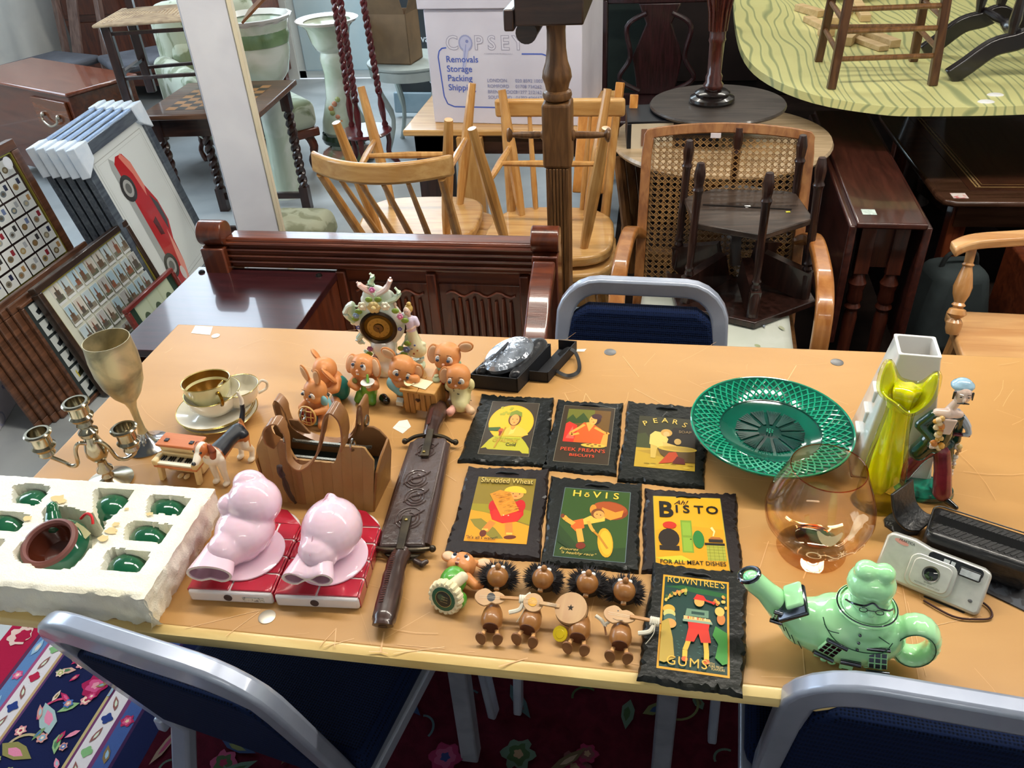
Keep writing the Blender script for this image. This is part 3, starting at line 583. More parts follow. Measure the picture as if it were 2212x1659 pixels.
# ---- leather topped coffee table
lt=thing('leather_top_table','brown leather-topped coffee table with gilt tooling, lower right of the green table','table',(1.0,2.86,0),1)
ltm=wood('#3a2418','#54382a',.2,'x',4,.6)
o_=[(0.05,0),(1.1,0),(1.1,1.05),(.05,1.05),(.01,1.02),(0,.95),(0,.06),(.012,.02)]
G().prism(o_,.395,.42).build('tabletop',ltm,lt,bevel=.009,seg=3)
G().box(.12,1.1,.10,.96,.42,.4215).build('leather_panel',mat('#3c2218',.22,c2='#4e2d1e',ns=6,coat=.5,bump=.1,bs=200),lt,smooth=0)
a=G(); a.z=.4218; a.frame(.15,.13,1.2,.93,.006,'#9a7e50'); a.frame(.175,.155,1.2,.905,.003,'#8a6e44')
for k in range(60): a.ell(.162,.14+k*.0132,.004,.005,'#b39a68')
a.build('gilt_tooling',PRINT,lt,smooth=0)
G().box(.045,.095,.03,.075,.4202,.4212).build('price_label',mat('#e8dcd8',.5,c2='#d87878',ns=40,ramp=(.5,.6)),lt,smooth=0)
for x in(.1,1.0):
    for y in(.1,.9): G().box(x-.03,x+.03,y-.03,y+.03,0,.395).build('leg',MAHZ,lt,bevel=.004)
G().box(.08,1.05,.06,.10,.30,.395).build('apron',ltm,lt)
# ---- pine captain's chair at right
wc=thing('captains_chair','pale pine captain chair with turned arm support beyond the table right end','chair',(1.03,1.86,0),0)
PINE=wood('#b98450','#cfa06a',.32,'x',4,.4); PINEZ=wood('#b0783f','#c99660',.32,'z',4,.4)
G().prism([(-.26,-.2),(.3,-.22),(.34,.2),(-.22,.22)],.395,.43).build('seat',PINE,wc,bevel=.01,seg=3)
G().ribbon(cr([(-.285,.12,.655),(-.22,.16,.66),(-.05,.2,.66),(.15,.25,.68),(.3,.24,.68)],5),.05,.026,side=(0,1,0)).build('arm_rail',PINE,wc,bevel=.01,seg=3)
for x,y,xs,ys in((-.225,.16,-.24,.09),(.05,.22,.04,.17),(.2,.25,.18,.2)):
    G().turn((xs,ys,.43),(x,y,.645),[(.014,0),(.019,.06),(.02,.14),(.012,.19),(.024,.24),(.02,.29),(.011,.31),(.017,.34),(.012,.37),(.02,.46),(.023,.55),(.016,.7),(.011,.78),(.015,.8),(.011,.82),(.012,1)],16).build('turned_support',PINEZ,wc)
for x in(-.2,.25):
    for y in(-.15,.15): G().turn((x*1.15,y*1.2,0),(x,y,.40),[(.014,0),(.02,.3),(.024,.5),(.014,.7),(.016,1)],10).build('leg',PINEZ,wc)
# ---- dark things behind: carved chair, cupboard, trunk
ca=thing('carved_hall_chair','dark carved mahogany hall chair behind the round tables','chair',(.0,4.2,0),-2)
CAR=wood('#1f0d0c','#36171a',.3,'z',9,.5,.4)
for s_ in(-1,1):
    G().box(s_*.27-.028,s_*.27+.028,-.03,.03,0,.86).build('post',CAR,ca,bevel=.006); G().box(s_*.27-.035,s_*.27+.035,-.036,.036,.86,.885).build('post_cap',mat('#8f7d74',.4,c2='#6e5a52',ns=20),ca,bevel=.006)
G().ribbon(cr([(-.27,0,.98),(-.2,0,.99),(-.1,0,1.06),(0,0,1.1),(.1,0,1.06),(.2,0,.99),(.27,0,.98)],4),.05,.09,side=(0,1,0)).build('crest_rail',CAR,ca,bevel=.01)
G().box(-.27,.27,-.015,.015,.84,.95).build('carved_rail',CAR,ca,bevel=.006)
g=G()
for k in range(9): x=-.2+k*.05; g.tube([(x-.02,-.02,.87),(x,-.025,.92),(x+.02,-.02,.88),(x+.01,-.022,.86)],.006,6)
g.build('leaf_carving',CAR,ca)
G().prism([(-.09,.42),(.09,.42),(.12,.6),(.06,.75),(.1,.84),(-.1,.84),(-.06,.75),(-.12,.6)],-.012,.012,M(((1,0,0,0),(0,0,1,0),(0,1,0,0),(0,0,0,1)))).build('carved_splat',CAR,ca,bevel=.006)
for s_ in(-1,1): G().tube(cr([(s_*.06,-.02,.8),(s_*.15,-.02,.74),(s_*.13,-.02,.6),(s_*.18,-.02,.5),(s_*.08,-.02,.44)],5),.012,8).build('scroll_carving',CAR,ca)
G().box(-.28,.28,-.45,.03,.36,.42).build('seat',CAR,ca,bevel=.01)
for s_ in(-1,1): G().box(s_*.25-.02,s_*.25+.02,-.44,-.4,0,.36).build('front_leg',CAR,ca)
cp=thing('green_cupboard','dark green cupboard behind the white cartons','cupboard',(-.16,4.62,0),0)
G().box(-.28,.2,-.15,.25,0,1.3).build('carcass',mat('#17221f',.6,c2='#1f2c28',ns=5),cp,bevel=.006); G().box(-.26,.18,-.165,-.15,.04,1.26).build('door',mat('#1a2622',.55,c2='#22302b',ns=5),cp,bevel=.004); G().ball((.14,-.18,.7),.014).build('knob',BLK,cp)
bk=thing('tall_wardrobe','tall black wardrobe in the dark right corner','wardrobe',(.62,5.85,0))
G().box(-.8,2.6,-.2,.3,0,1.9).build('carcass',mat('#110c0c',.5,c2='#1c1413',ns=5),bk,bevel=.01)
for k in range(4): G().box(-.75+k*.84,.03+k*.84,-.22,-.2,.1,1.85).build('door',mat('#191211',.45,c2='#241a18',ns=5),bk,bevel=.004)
dc=thing('low_dark_cabinet','low dark cabinet under the leather-topped table','cabinet',(1.45,2.5,0),0)
G().box(-.25,.45,-.1,.25,0,.33).build('carcass',MAH,dc,bevel=.006); G().box(-.23,.1,-.115,-.1,.03,.3).box(.12,.43,-.115,-.1,.03,.3).build('door',MAHZ,dc,bevel=.004)
gb=thing('grey_bag','dark green-grey canvas bag slumped beneath the leather-topped table','bag',(1.02,2.62,0),10)
G().box(-.14,.14,-.1,.12,0,.3,tx=.6,ty=.7).build('bag_body',mat('#20282a',.85,c2='#2c3638',ns=8,bump=.4,bs=20),gb,bevel=.04,seg=4); G().tube(cr([(-.06,0,.28),(-.04,0,.34),(.04,0,.34),(.06,0,.28)],5),.008,8).build('handle',mat('#15191a',.8),gb)
oc=thing('orange_folding_chair','orange-brown folding chair leaning beside the white cartons','chair',(-.13,2.86,0),8)
ORC=wood('#b0702a','#c98a40',.4,'z',5,.3)
G().bar((-.07,.0,.02),(.03,.2,.78),.03,.02).bar((.03,-.02,.02),(.08,.18,.74),.03,.02).build('frame',ORC,oc,bevel=.003); G().bar((-.08,.05,.42),(-.05,.17,.68),.15,.018).build('seat_board',ORC,oc,bevel=.004)

dk=thing('floor_shade_sheet','dark brown sheet painting in the shade under the crowded furniture at right','shade sheet',(0,0,0))
G().box(-.15,4.3,1.45,6.1,0,.002).build('pile',mat('#17110f',.95,c2='#221915',ns=6,spec=.05),dk)  # added dark sheet standing in for shade on the floor, no real pile

# ---------------- left side: pictures, chest, sofa, ceramics ----------------
def FM(x,y,z,lean,yaw=0):     # frame plane facing +x: local X -> world +y, local Y -> up, normal -> +x
    s_,c_=math.sin(math.radians(lean)),math.cos(math.radians(lean))
    return tr(x,y,z)@rot(0,0,yaw)@M(((0,-s_,c_,0),(1,0,0,0),(0,c_,s_,0),(0,0,0,1)))
def picture(name,lab,Mx,w,h,fw,th,fcol,mount,group=None,glass=True,corner=None,lip=None):
    t=thing(name,lab,'picture frame',(0,0,0),0,group); t.matrix_world=Mx
    fm=wood(*fcol,.35,'x',8,.4)
    for a_ in((0,w,0,fw),(0,w,h-fw,h)): G().box(a_[0],a_[1],a_[2],a_[3],0,th).build('frame_rail',fm,t,bevel=.003)
    for a_ in((0,fw),(w-fw,w)): G().box(a_[0],a_[1],fw,h-fw,0,th).build('frame_stile',fm,t,bevel=.003)
    if mount: G().box(fw,w-fw,fw,h-fw,.001,th*.55).build('mount',mat(mount,.35,c2=mount,coat=.6),t,smooth=0)
    else: G().box(fw,w-fw,fw,h-fw,.001,th*.4).build('backing',mat('#6a5030',.8),t,smooth=0)
    if lip:
        g=G()
        for a_ in((fw,w-fw,fw,fw+lip[0]),(fw,w-fw,h-fw-lip[0],h-fw),(fw,fw+lip[0],fw,h-fw),(w-fw-lip[0],w-fw,fw,h-fw)): g.box(*a_,th*.5,th*.8)
        g.build('gilt_slip',mat(lip[1],.3,metal=.5),t)
    return t
# framed album cards: rows of small pictures
PR=random.Random(5)
def minicard(a,x,y,w,h,kind):
    a.rect(x,y,x+w,y+h,'#d8dcda')
    if kind==0: # building views
        a.rect(x+.002,y+h*.12,x+w-.002,y+h-.002,PR.choice(['#b8c8cc','#a9c4cf','#c9c4b8','#b4b4b0'])); 
        b=PR.choice(['#6e5a48','#7c6a58','#5c564e','#8c5a44','#70604e']); g_=y+h*.12
        a.rect(x+.002,g_,x+w-.002,g_+h*PR.uniform(.15,.3),PR.choice(['#7a7a68','#8a8474','#6a6e5a']))
        bw=w*PR.uniform(.4,.7); bx_=x+(w-bw)*PR.random(); a.rect(bx_,g_+h*.1,bx_+bw,g_+h*PR.uniform(.35,.55),b)
        tx=bx_+bw*PR.uniform(.2,.7); a.poly([(tx-w*.1,g_+h*.3),(tx+w*.1,g_+h*.3),(tx+w*.07,g_+h*.62),(tx,g_+h*.8),(tx-w*.07,g_+h*.62)],PR.choice(['#5c4a3c','#7a5040','#64584c']))
    else:
        a.ell(x+w*.35,y+h*.42,w*.22,h*.2,PR.choice(['#8a8474','#9aa0a0','#7a6a4a','#a08a5c','#6e7a80'])); a.ell(x+w*.35,y+h*.42,w*.12,h*.1,PR.choice(['#5c564c','#b4aa8c','#8c6a44']))
        a.rect(x+w*.6,y+h*.5,x+w*.85,y+h*.85,PR.choice(['#2a2f4a','#8c2a34','#a8aeb4','#6a7aa0','#3a3a3a','#b08a5a']))
    return a
# stack of brown frames on the floor
BW=('#4a2e1e','#6e4832')
x0=-1.92
for k in range(6):
    nm='rearmost' if k==0 else 'behind' 
    picture('picture_frame','brown wooden picture frame in the leaning stack, '+['sixth','fifth','fourth','third','second','first'][k]+' behind the cream-mounted views',FM(x0-.055+k*.0135,1.83+.024*k,.0,13),.56,.40+.006*(k%3),.03,.012,BW,'#2a2420' if k else None,'stacked brown frames')
# dark frame just behind the front one, showing white cards on a dark mount
t=picture('picture_frame','brown frame with a column of white bird cards, just behind the cream-mounted views',FM(-1.895,1.975,.0,13),.60,.40,.012,.018,BW,'#343c3c','stacked brown frames')
a=G(); a.z=.0112; a.dz=.0001
for k in range(6):
    y=.02+k*.062; a.rect(.03,y,.085,y+.052,'#c9cfcc'); a.poly([(.05,y+.01),(.08,y+.015),(.082,y+.04),(.07,y+.045),(.062,y+.03),(.045,y+.025)],'#22262a' if k!=1 else '#2a2c20'); 
    if k==1: a.poly([(.045,y+.01),(.05,y+.012),(.05,y+.04),(.044,y+.035)],'#c9b840')
a.build('cards',mat('#ffffff',.3,vc=True,coat=.5),t,smooth=0)
# front frame with views
t=picture('picture_frame','dark framed sheet of small building views on a cream mount',FM(-1.86,2.03,.005,15),.55,.43,.022,.03,('#2a1c14','#3f2c20'),'#d2d4c4',None,lip=(.005,'#b8ac50'))
a=G(); a.z=.0172; a.dz=.0001
for r_ in range(4):
    for c_ in range(9 if r_<3 else 8): 
        w_,h_=(.042,.075) if r_ in(0,1,2) else (.05,.04)
        minicard(a,.062+c_*(.049 if r_<3 else .055),.33-r_*.083+(0 if r_<3 else .028),w_,h_,0)
a.build('cards',mat('#ffffff',.3,vc=True,coat=.5),t,smooth=0)
# small red frame in front
t=picture('picture_frame','small red-brown frame with green mount leaning on the cream-mounted views','',0,0,0,0,0,0) if 0 else picture('picture_frame','small red-brown frame with green mount in front of the cream-mounted views',FM(-1.75,2.22,.0,15),.33,.25,.016,.02,('#6a1f18','#84302a'),'#223c2c',None)
a=G(); a.z=.0117; a.dz=.0001; a.rect(.05,.08,.28,.24,'#b9c4a0'); 
for k in range(3): a.rect(.058+k*.075,.09,.125+k*.075,.23,'#c4ceb0'); a.ell(.09+k*.075,.16,.02,.03,'#4a5a40')
a.build('cards',mat('#ffffff',.3,vc=True,coat=.5),t,smooth=0)
# big album-card frame at top left
t=picture('picture_frame','large brown frame filled with rows of small badge cards, upper left corner',FM(-2.17,1.75,.30,10),.76,.46,.035,.03,('#4a2c1a','#6a442c'),'#3a2a28',None,lip=(.005,'#a8a048'))
a=G(); a.z=.0172; a.dz=.0001
for r_ in range(6):
    for c_ in range(10): minicard(a,.645-c_*.067,.355-r_*.062,.061,.056,1)
a.ell(.67,.40,.02,.022,'#dfe2e8'); a.build('cards',mat('#ffffff',.3,vc=True,coat=.5),t,smooth=0)
G().box(-2.45,-2.1,2.14,2.52,0,.295).build('wooden_crate',wood('#7a4a30','#9a6444',.5,'x',6,.1)); tag(COL.objects[-1],'low wooden crate carrying the badge card frame','crate')
# grey frames with protected corners
GREY=('#3c4450','#59626c')
for k in range(5):
    last=k==4
    t=picture('poster_frame',('grey framed poster of a red car with white corner protectors, front of its stack' if last else 'grey poster frame with white corner protectors, '+['rearmost','fourth','third','second'][k]+' behind the red car'),FM(-1.875-(4-k)*.042,2.55-.004*k,.0,12,8),.57,.72,.045,.026,GREY,'#dbe0de' if last else '#3a4048','wrapped grey poster frames')
    for cx,cy in((0,.72),(.57,.72)):
        s_=1 if cx==0 else -1
        G().prism([(cx-s_*.012,cy+.012),(cx+s_*.085,cy+.012),(cx+s_*.075,cy-.055),(cx+s_*.04,cy-.075),(cx-s_*.012,cy-.10)],-.004,.032).build('corner_protector',mat('#dfe8f2',.35,c2='#cfdcea',ns=14,bump=.3,bs=40),t,bevel=.004)
    G().box(.06,.51,.715,.726,.0,.022).build('plastic_wrap',mat('#8fb0e0',.2,c2='#b8d0f0',ns=12,st=(1,8,8),coat=.8),t)
    if last:
        a=G(); a.z=.0146; a.dz=.0001; a.frame(.075,.075,.495,.645,.003,'#b8bcb8'); a.frame(.09,.09,.48,.63,.0015,'#c8ccc8')
        # side view of a low red sports car, running down the picture
        T=tr(.275,.33,0)@rot(0,0,-90); a.m=T
        a.poly([(-.30,-.10),(-.26,-.115),(.27,-.12),(.31,-.10),(.29,-.08),(-.28,-.075)],'#a9adab')
        a.poly([(-.29,-.05),(-.285,.0),(-.24,.03),(-.14,.04),(-.06,.075),(.03,.078),(.10,.04),(.2,.03),(.28,.0),(.30,-.04),(.29,-.075),(-.27,-.08)],'#b8262a')
        a.poly([(-.29,-.01),(-.24,.03),(-.14,.04),(-.10,.02),(-.2,.005),(-.28,-.03)],'#e08474'); a.poly([(.05,.03),(.2,.03),(.28,.0),(.3,-.035),(.15,.0)],'#e8988a')
        a.poly([(-.10,.035),(-.05,.068),(.02,.07),(.06,.045)],'#4a4648'); a.poly([(-.02,.0),(.06,.0),(.05,-.03),(-.01,-.035)],'#5c1a1c')
        a.ell(.23,-.02,.03,.018,'#d8d0cc')
        for x in(-.17,.17): a.ell(x,-.075,.052,.052,'#3c3a3a'); a.ell(x,-.075,.034,.034,'#a8a8a4'); a.ell(x,-.075,.02,.02,'#6a6a68')
        a.build('printed_car',mat('#ffffff',.25,vc=True,coat=.7),t,smooth=0)
# mahogany chest with drawer
mc=thing('mahogany_chest','reddish mahogany drawer chest at the left edge, brass drop handle','chest',(-3.22,3.90,0),-24)
G().box(-.6,.36,-.02,.36,.10,.56).build('carcass',wood('#4a2012','#622e1a',.25,'x',5,.5),mc,bevel=.006); G().box(-.62,.38,-.04,.38,.56,.58).build('top',wood('#6a3422','#80442e',.2,'x',5,.7),mc,bevel=.008)
d=G().box(.02,.33,-.035,-.02,.34,.53).build('drawer',wood('#54280f','#6e381a',.25,'x',5,.5),mc,bevel=.004)
g=G(); g.tube(cr([(.10,-.05,.45),(.11,-.055,.42),(.17,-.06,.40),(.23,-.055,.42),(.24,-.05,.45)],5),.006,8).ball((.10,-.042,.45),.012).ball((.24,-.042,.45),.012); g.build('drop_handle',mat('#b9b0a0',.25,metal=.9),d)
for x in(-.55,.3): G().box(x,x+.05,0,.05,0,.1).box(x,x+.05,.28,.33,0,.1).build('foot',MAHZ,mc)
# chess-top table with barley twist legs
ct=thing('chess_table','dark occasional table with chequered marquetry top and barley-twist legs','table',(-1.93,3.42,0),4)
G().box(-.27,.27,-.2,.32,.60,.625).build('tabletop',wood('#4a3020','#6a4830',.35,'x',7,.4),ct,bevel=.005)
a=G(); a.z=.6255; 
for i in range(8):
    for j in range(8): a.z=.6256; a.rect(-.18+i*.045,-.13+j*.045,-.135+i*.045,-.085+j*.045,'#2c1c14' if (i+j)%2 else '#a8743c')
a.build('chequer_inlay',PRINT,ct,smooth=0)['kind']='stuff'
for x,y in((-.22,-.15),(.22,-.15),(-.22,.26),(.22,.26)):
    G().box(x-.022,x+.022,y-.022,y+.022,.50,.60).build('leg_block',DARK,ct); G().box(x-.022,x+.022,y-.022,y+.022,.0,.12).build('leg_block',DARK,ct)
    helix(G(),(x,y,.11),(x,y,.51),.011,.014,5).build('twist_leg',DARK,ct)
G().box(-.24,.24,-.165,-.15,.52,.60).build('apron',DARKX,ct); G().box(-.22,.22,-.16,-.14,.06,.09).build('stretcher',DARKX,ct); G().box(-.22,.22,.25,.27,.06,.09).build('stretcher',DARKX,ct)
# rush-seat chair standing on the chess table
rc=thing('rush_seat_chair','dark wooden chair with woven rush seat standing on the chess table','chair',(-2.13,3.46,.626),14); rc.scale=(1,1,.78)
for x,y in((-.17,-.14),(.17,-.16),(-.16,.15),(.15,.17)): G().bar((x,y,0),(x,y,.44),.04,.035).build('leg',DARK,rc,bevel=.005)
for (A_,B_,z) in(((-.17,-.14),(.17,-.16),.17),((-.16,.15),(.15,.17),.14),((-.17,-.14),(-.16,.15),.19),((.17,-.16),(.15,.17),.19),((-.17,-.14),(.17,-.16),.40)): G().bar((*A_,z),(*B_,z),.02,.016).build('stretcher',DARK,rc)
g=G(); c0=[(-.2,-.18),(.2,-.19),(.18,.19),(-.19,.18)]
for k in range(13):
    s_=1-k/13; g.tube([(x*s_,y*s_,.45+.006*(k/13)) for x,y in c0],.0085,6,closed=True)
g.build('rush_seat',mat('#c9b394',.8,c2='#a8927a',ns=20,bump=.3,bs=60),rc)
for x in(-.15,.15): G().bar((x,.17,.44),(x*1.1,.24,.86),.03,.028).build('back_post',DARK,rc)
for z in(.55,.68,.8): G().ribbon([(-.155,.19+(z-.44)*.15,z),(0,.22+(z-.44)*.15,z+.01),(.155,.19+(z-.44)*.15,z)],.02,.05,side=(0,1,0)).build('back_slat',DARK,rc)
G().bar((.18,.0,.30),(.33,.05,.42),.3,.01).build('brown_board',wood('#6a3f1c','#85552c',.4)); o=COL.objects[-1]; o.location=(-1.98,3.62,.63); tag(o,'tan board leaning behind the rush-seat chair','board')
# grey-brown chair frames at the far left
dc1=thing('dining_chair','tan splat-back dining chair at the far upper left edge','chair',(-3.85,4.9,0),-20)
TAN=wood('#5a4038','#80645a',.35,'z',6,.3)
for x in(-.2,.2): G().bar((x,.2,.0),(x*1.1,.38,1.05),.045,.035).build('back_post',TAN,dc1,bevel=.005); G().bar((x,-.2,0),(x,-.2,.45),.04,.04).build('leg',TAN,dc1)
G().ribbon(cr([(-.25,.38,1.05),(-.1,.39,1.09),(.1,.39,1.09),(.25,.38,1.05)],4),.03,.07,side=(0,1,0)).build('crest_rail',TAN,dc1,bevel=.006); G().bar((0,.22,.46),(0,.375,1.05),.1,.015).build('splat',TAN,dc1,bevel=.004)
G().box(-.23,.23,-.23,.22,.42,.47).build('seat',mat('#4a4c54',.8,c2='#5a5c64',ns=6),dc1,bevel=.02)
d2=dup(dc1,(-3.25,5.0,0),-45,'tan dining chair behind the rush-seat chair near the upper left')
fb=thing('dark_sideboard','dark red-brown sideboard behind the chairs at the upper left','sideboard',(-3.5,5.85,0),0)
G().box(-.7,.75,-.2,.25,.1,1.0).build('carcass',MAH,fb,bevel=.01); G().box(-.66,.7,-.22,-.2,.2,.55).box(-.66,.7,-.22,-.2,.6,.95).build('door',MAHZ,fb,bevel=.005)
for x in(-.65,.7): G().box(x-.03,x+.03,-.18,-.12,0,.1).box(x-.03,x+.03,.15,.21,0,.1).build('foot',MAHZ,fb)
# ---- floral sofa
FLO=mat('#b9c0ac',.85,c2='#7c8668',ns=9,ramp=(.5,.58),det=4,sheen=.3,bump=.1,bs=60)
so=thing('floral_armchair','pale green floral upholstered chair with loose cushions behind the white post','armchair',(-2.42,4.36,0),45)
G().box(-.18,.34,-.52,.25,.24,.40).build('seat_cushion',FLO,so,bevel=.05,seg=4); G().box(-.2,.38,.16,.38,.25,.86).build('back_cushion',FLO,so,bevel=.09,seg=4)
G().box(-.26,-.14,-.36,.30,.25,.60).build('arm',FLO,so,bevel=.07,seg=4)
G().box(-.14,.14,.02,.17,.38,.70,m=rot(-12,0,6)).build('throw_cushion',FLO,so,bevel=.05,seg=4)
G().box(-.18,.34,-.51,.25,.20,.25).build('seat_frame',MAH,so,bevel=.01)
for x,y in((-.14,-.45),(.28,-.45),(.28,.2),(-.14,.2)): G().tube(cr([(x,y,.22),(x+.02,y-.03,.14),(x,y-.0,.06),(x+.01,y-.03,.0)],4),[.03,.024,.014,.016],8).build('cabriole_leg',MAHZ,so)
# small draped stool / cushion on the floor
o=G().box(-.16,.16,-.13,.13,0,.13,tx=.9,ty=.9).build('floor_cushion',mat('#a9aa90',.9,c2='#86886c',ns=10,ramp=(.45,.55)),bevel=.045,seg=4,loc=(-1.62,3.32,.0)); tag(o,'small green floral cushion on the floor right of the post','cushion')
# ---- ceramic jardinieres
CER=lambda c,c2,r=(.45,.6):mat(c,.15,c2=c2,ns=5,coat=.8,ramp=r)
CG='#ccd8c4'
j=thing('jardiniere_stand','tall pale green ceramic pedestal vase with orange blossoms','vase',(-1.76,4.46,.0),0); j.scale=(.85,.85,.87)
G().lathe([(.14,0),(.17,.02),(.16,.05),(.10,.08),(.09,.12),(.13,.16),(.15,.2),(.14,.26),(.09,.4),(.075,.55),(.085,.64),(.075,.68),(.1,.7),(.12,.74),(.14,.82),(.18,.86),(.19,.87),(.17,.865),(.12,.82),(.0,.8)],n=32).build('vase_body',CER('#c2cfba','#dfe6da'),j)
G().lathe([(.155,.12),(.165,.15),(.155,.18)],n=24,cap=False).build('dark_band',mat('#26402c',.2,coat=.6),j); G().lathe([(.16,0.0),(.19,.02),(.17,.055),(.12,.08)],n=24,cap=False).build('pink_foot',CER('#c99a88','#9ab08c'),j)
G().lathe([(.185,.855),(.195,.868),(.2,.872),(.19,.876),(.15,.86)],n=32,cap=False).build('frilled_rim',mat('#e8dcd4',.2,coat=.6),j); 
for k in range(6): G().ball((.0+.03*math.cos(k*1.2),-.118-.01*k*0,.33+.028*(k-2)),(.018,.012,.018)).build('painted_blossom',mat(['#d8925c','#cf8a6a','#a8b070'][k%3],.3,coat=.5),j)
j2=thing('jardiniere','pale green ceramic jardiniere bowl beside the post, frilled rim','vase',(-1.91,3.90,.0),0); j2.scale=(.88,.88,1.04)
G().lathe([(.12,0),(.1,.05),(.07,.3),(.09,.5),(.1,.56),(.14,.6),(.17,.7),(.165,.76),(.19,.83),(.2,.835),(.17,.82),(.14,.72),(.0,.7)],n=32).build('bowl',CER('#c6d4be','#e2e8dc'),j2)
G().lathe([(.172,.73),(.182,.765),(.176,.79)],n=28,cap=False).build('green_band',mat('#5c7a54',.2,c2='#88a478',ns=8,coat=.6),j2); G().lathe([(.19,.825),(.208,.84),(.215,.85),(.2,.852),(.17,.83)],n=14,cap=False).build('frilled_rim',mat('#e6e4dc',.2,coat=.6),j2)
# ---- red barley twist plant stand
ps=thing('plant_stand','tall red mahogany barley-twist plant stand with round shelf','plant stand',(-1.54,4.20,0),20)
RED=wood('#4a1418','#6a2226',.28,'z',6,.5)
for k in range(3):
    a0=2*PI*k/3+.2; c_,s_=math.cos(a0),math.sin(a0); B=lambda r,z:(r*c_,r*s_,z)
    G().tube(cr([B(.16,0),B(.15,.04),B(.11,.1),B(.12,.17),B(.11,.24)],4),[.012,.016,.014,.018],8).build('curved_foot',RED,ps)
    G().turn(B(.11,.24),B(.10,.42),[(.014,0),(.018,.1),(.01,.2),(.016,.4),(.018,.7),(.01,.9),(.013,1)],10).build('turned_section',RED,ps)
    helix(G(),B(.10,.42),B(.085,.92),.008,.011,7).build('twist_post',RED,ps)
    G().turn(B(.085,.92),B(.075,1.3),[(.012,0),(.018,.05),(.01,.1),(.018,.3),(.02,.5),(.011,.55),(.012,1)],10).build('turned_section',RED,ps)
G().lathe([(0,.225),(.13,.225),(.14,.235),(.13,.245),(0,.245)],n=32).build('round_shelf',RED,ps,smooth=40); G().lathe([(0,1.3),(.17,1.3),(.175,1.31),(.17,1.32),(0,1.32)],n=32).build('round_top',RED,ps,smooth=40)
# ---- white round metal table + box
WT=mat('#bcc8c6',.5,c2='#a9b6b4',ns=8)
wt=thing('garden_table','pale grey cast-metal round garden table','table',(-1.37,4.64,0),0)
G().lathe([(0,.48),(.24,.48),(.25,.49),(.25,.5),(.235,.505),(0,.5)],n=36).build('tabletop',WT,wt,smooth=40); G().lathe([(.24,.43),(.245,.48)],n=36,cap=False).build('fretted_apron',WT,wt)
for k in range(4):
    a0=PI/4+k*PI/2; c_,s_=math.cos(a0),math.sin(a0); G().tube(cr([(.22*c_,.22*s_,.48),(.23*c_,.23*s_,.38),(.16*c_,.16*s_,.2),(.22*c_,.22*s_,.02),(.24*c_,.24*s_,.0)],4),[.02,.018,.013,.014],8).build('scrolled_leg',WT,wt)
cbx=thing('cardboard_box','small open brown cardboard box on the garden table','box',(-1.44,4.60,.505),-8); cbx.scale=(.8,.8,.95)
KR=mat('#8a7358',.85,c2='#7a6650',ns=7)
G().box(-.15,.15,-.11,-.105,0,.27).box(-.15,.15,.105,.11,0,.27).box(-.15,-.145,-.11,.11,0,.27).box(.145,.15,-.11,.11,0,.27).box(-.15,.15,-.11,.11,0,.006).build('carton_body',KR,cbx)
G().bar((.0,-.108,.27),(.0,-.16,.36),.28,.004,up=(0,1,0)).bar((.148,0,.27),(.2,0,.38),.2,.004).build('flap',KR,cbx); G().box(-.08,.0,-.06,.05,.2,.29).build('red_packet',mat('#c46a60',.6,c2='#e0d0c8',ns=8),cbx)
# ---- black notice board
sb=thing('notice_board','black auction notice board with white lettering behind the cartons','sign',(-1.22,5.2,0),-3,rx=-8)
G().box(-.44,.5,-.015,.015,.16,1.35).build('board',mat('#20262e',.45,c2='#2a323a',ns=4,coat=.4),sb,bevel=.004); G().box(-.47,.53,-.03,.03,.03,.16).build('base_rail',mat('#7f9aac',.35,c2='#93acbc',coat=.4),sb,bevel=.01)
a=G(tr(0,-.017,0)@M(((1,0,0,0),(0,0,-1,0),(0,1,0,0),(0,0,0,1))))
for i,(s_,x,z,h) in enumerate((('room is',-.33,.98,.066),('closed while',-.36,.84,.062),('we set up our',-.36,.71,.062),('auction',-.08,.575,.058),('For valuations',-.36,.46,.042),('& design please ask',-.36,.37,.038),('a member of the team',-.36,.29,.036),('or office now',-.22,.215,.034))): a.txt(s_,x,z,h,'#cfdbe6','LEFT',bold=.014)
stuff(a.build('lettering',mat('#ffffff',.5,vc=True),sb,smooth=0))

# ---------------- blue stacking chairs ----------------
CH=mat('#a2a9ba',.3,metal=.3,coat=.5,c2='#969eb0',ns=14)
def mesh_fabric(h1,h2):
    m=bpy.data.materials.new('surface'); m.use_nodes=True; nt=m.node_tree; b=nt.nodes['Principled BSDF']; L=nt.links
    tc=nt.nodes.new('ShaderNodeTexCoord'); v=nt.nodes.new('ShaderNodeTexVoronoi'); v.inputs['Scale'].default_value=230; v.inputs['Randomness'].default_value=.15
    L.new(tc.outputs['Object'],v.inputs['Vector']); r=nt.nodes.new('ShaderNodeValToRGB'); r.color_ramp.elements[0].color=(*lin(h2),1); r.color_ramp.elements[1].color=(*lin(h1),1); r.color_ramp.elements[0].position=.15; r.color_ramp.elements[1].position=.5
    L.new(v.outputs['Distance'],r.inputs[0]); L.new(r.outputs[0],b.inputs['Base Color']); b.inputs['Roughness'].default_value=.85; b.inputs['Specular IOR Level'].default_value=.1; b.inputs['Sheen Weight'].default_value=.0
    bp=nt.nodes.new('ShaderNodeBump'); bp.inputs['Strength'].default_value=.5; bp.inputs['Distance'].default_value=.002; L.new(v.outputs['Distance'],bp.inputs['Height']); L.new(bp.outputs[0],b.inputs['Normal'])
    return m
FAB=mesh_fabric('#101d3c','#04070f')
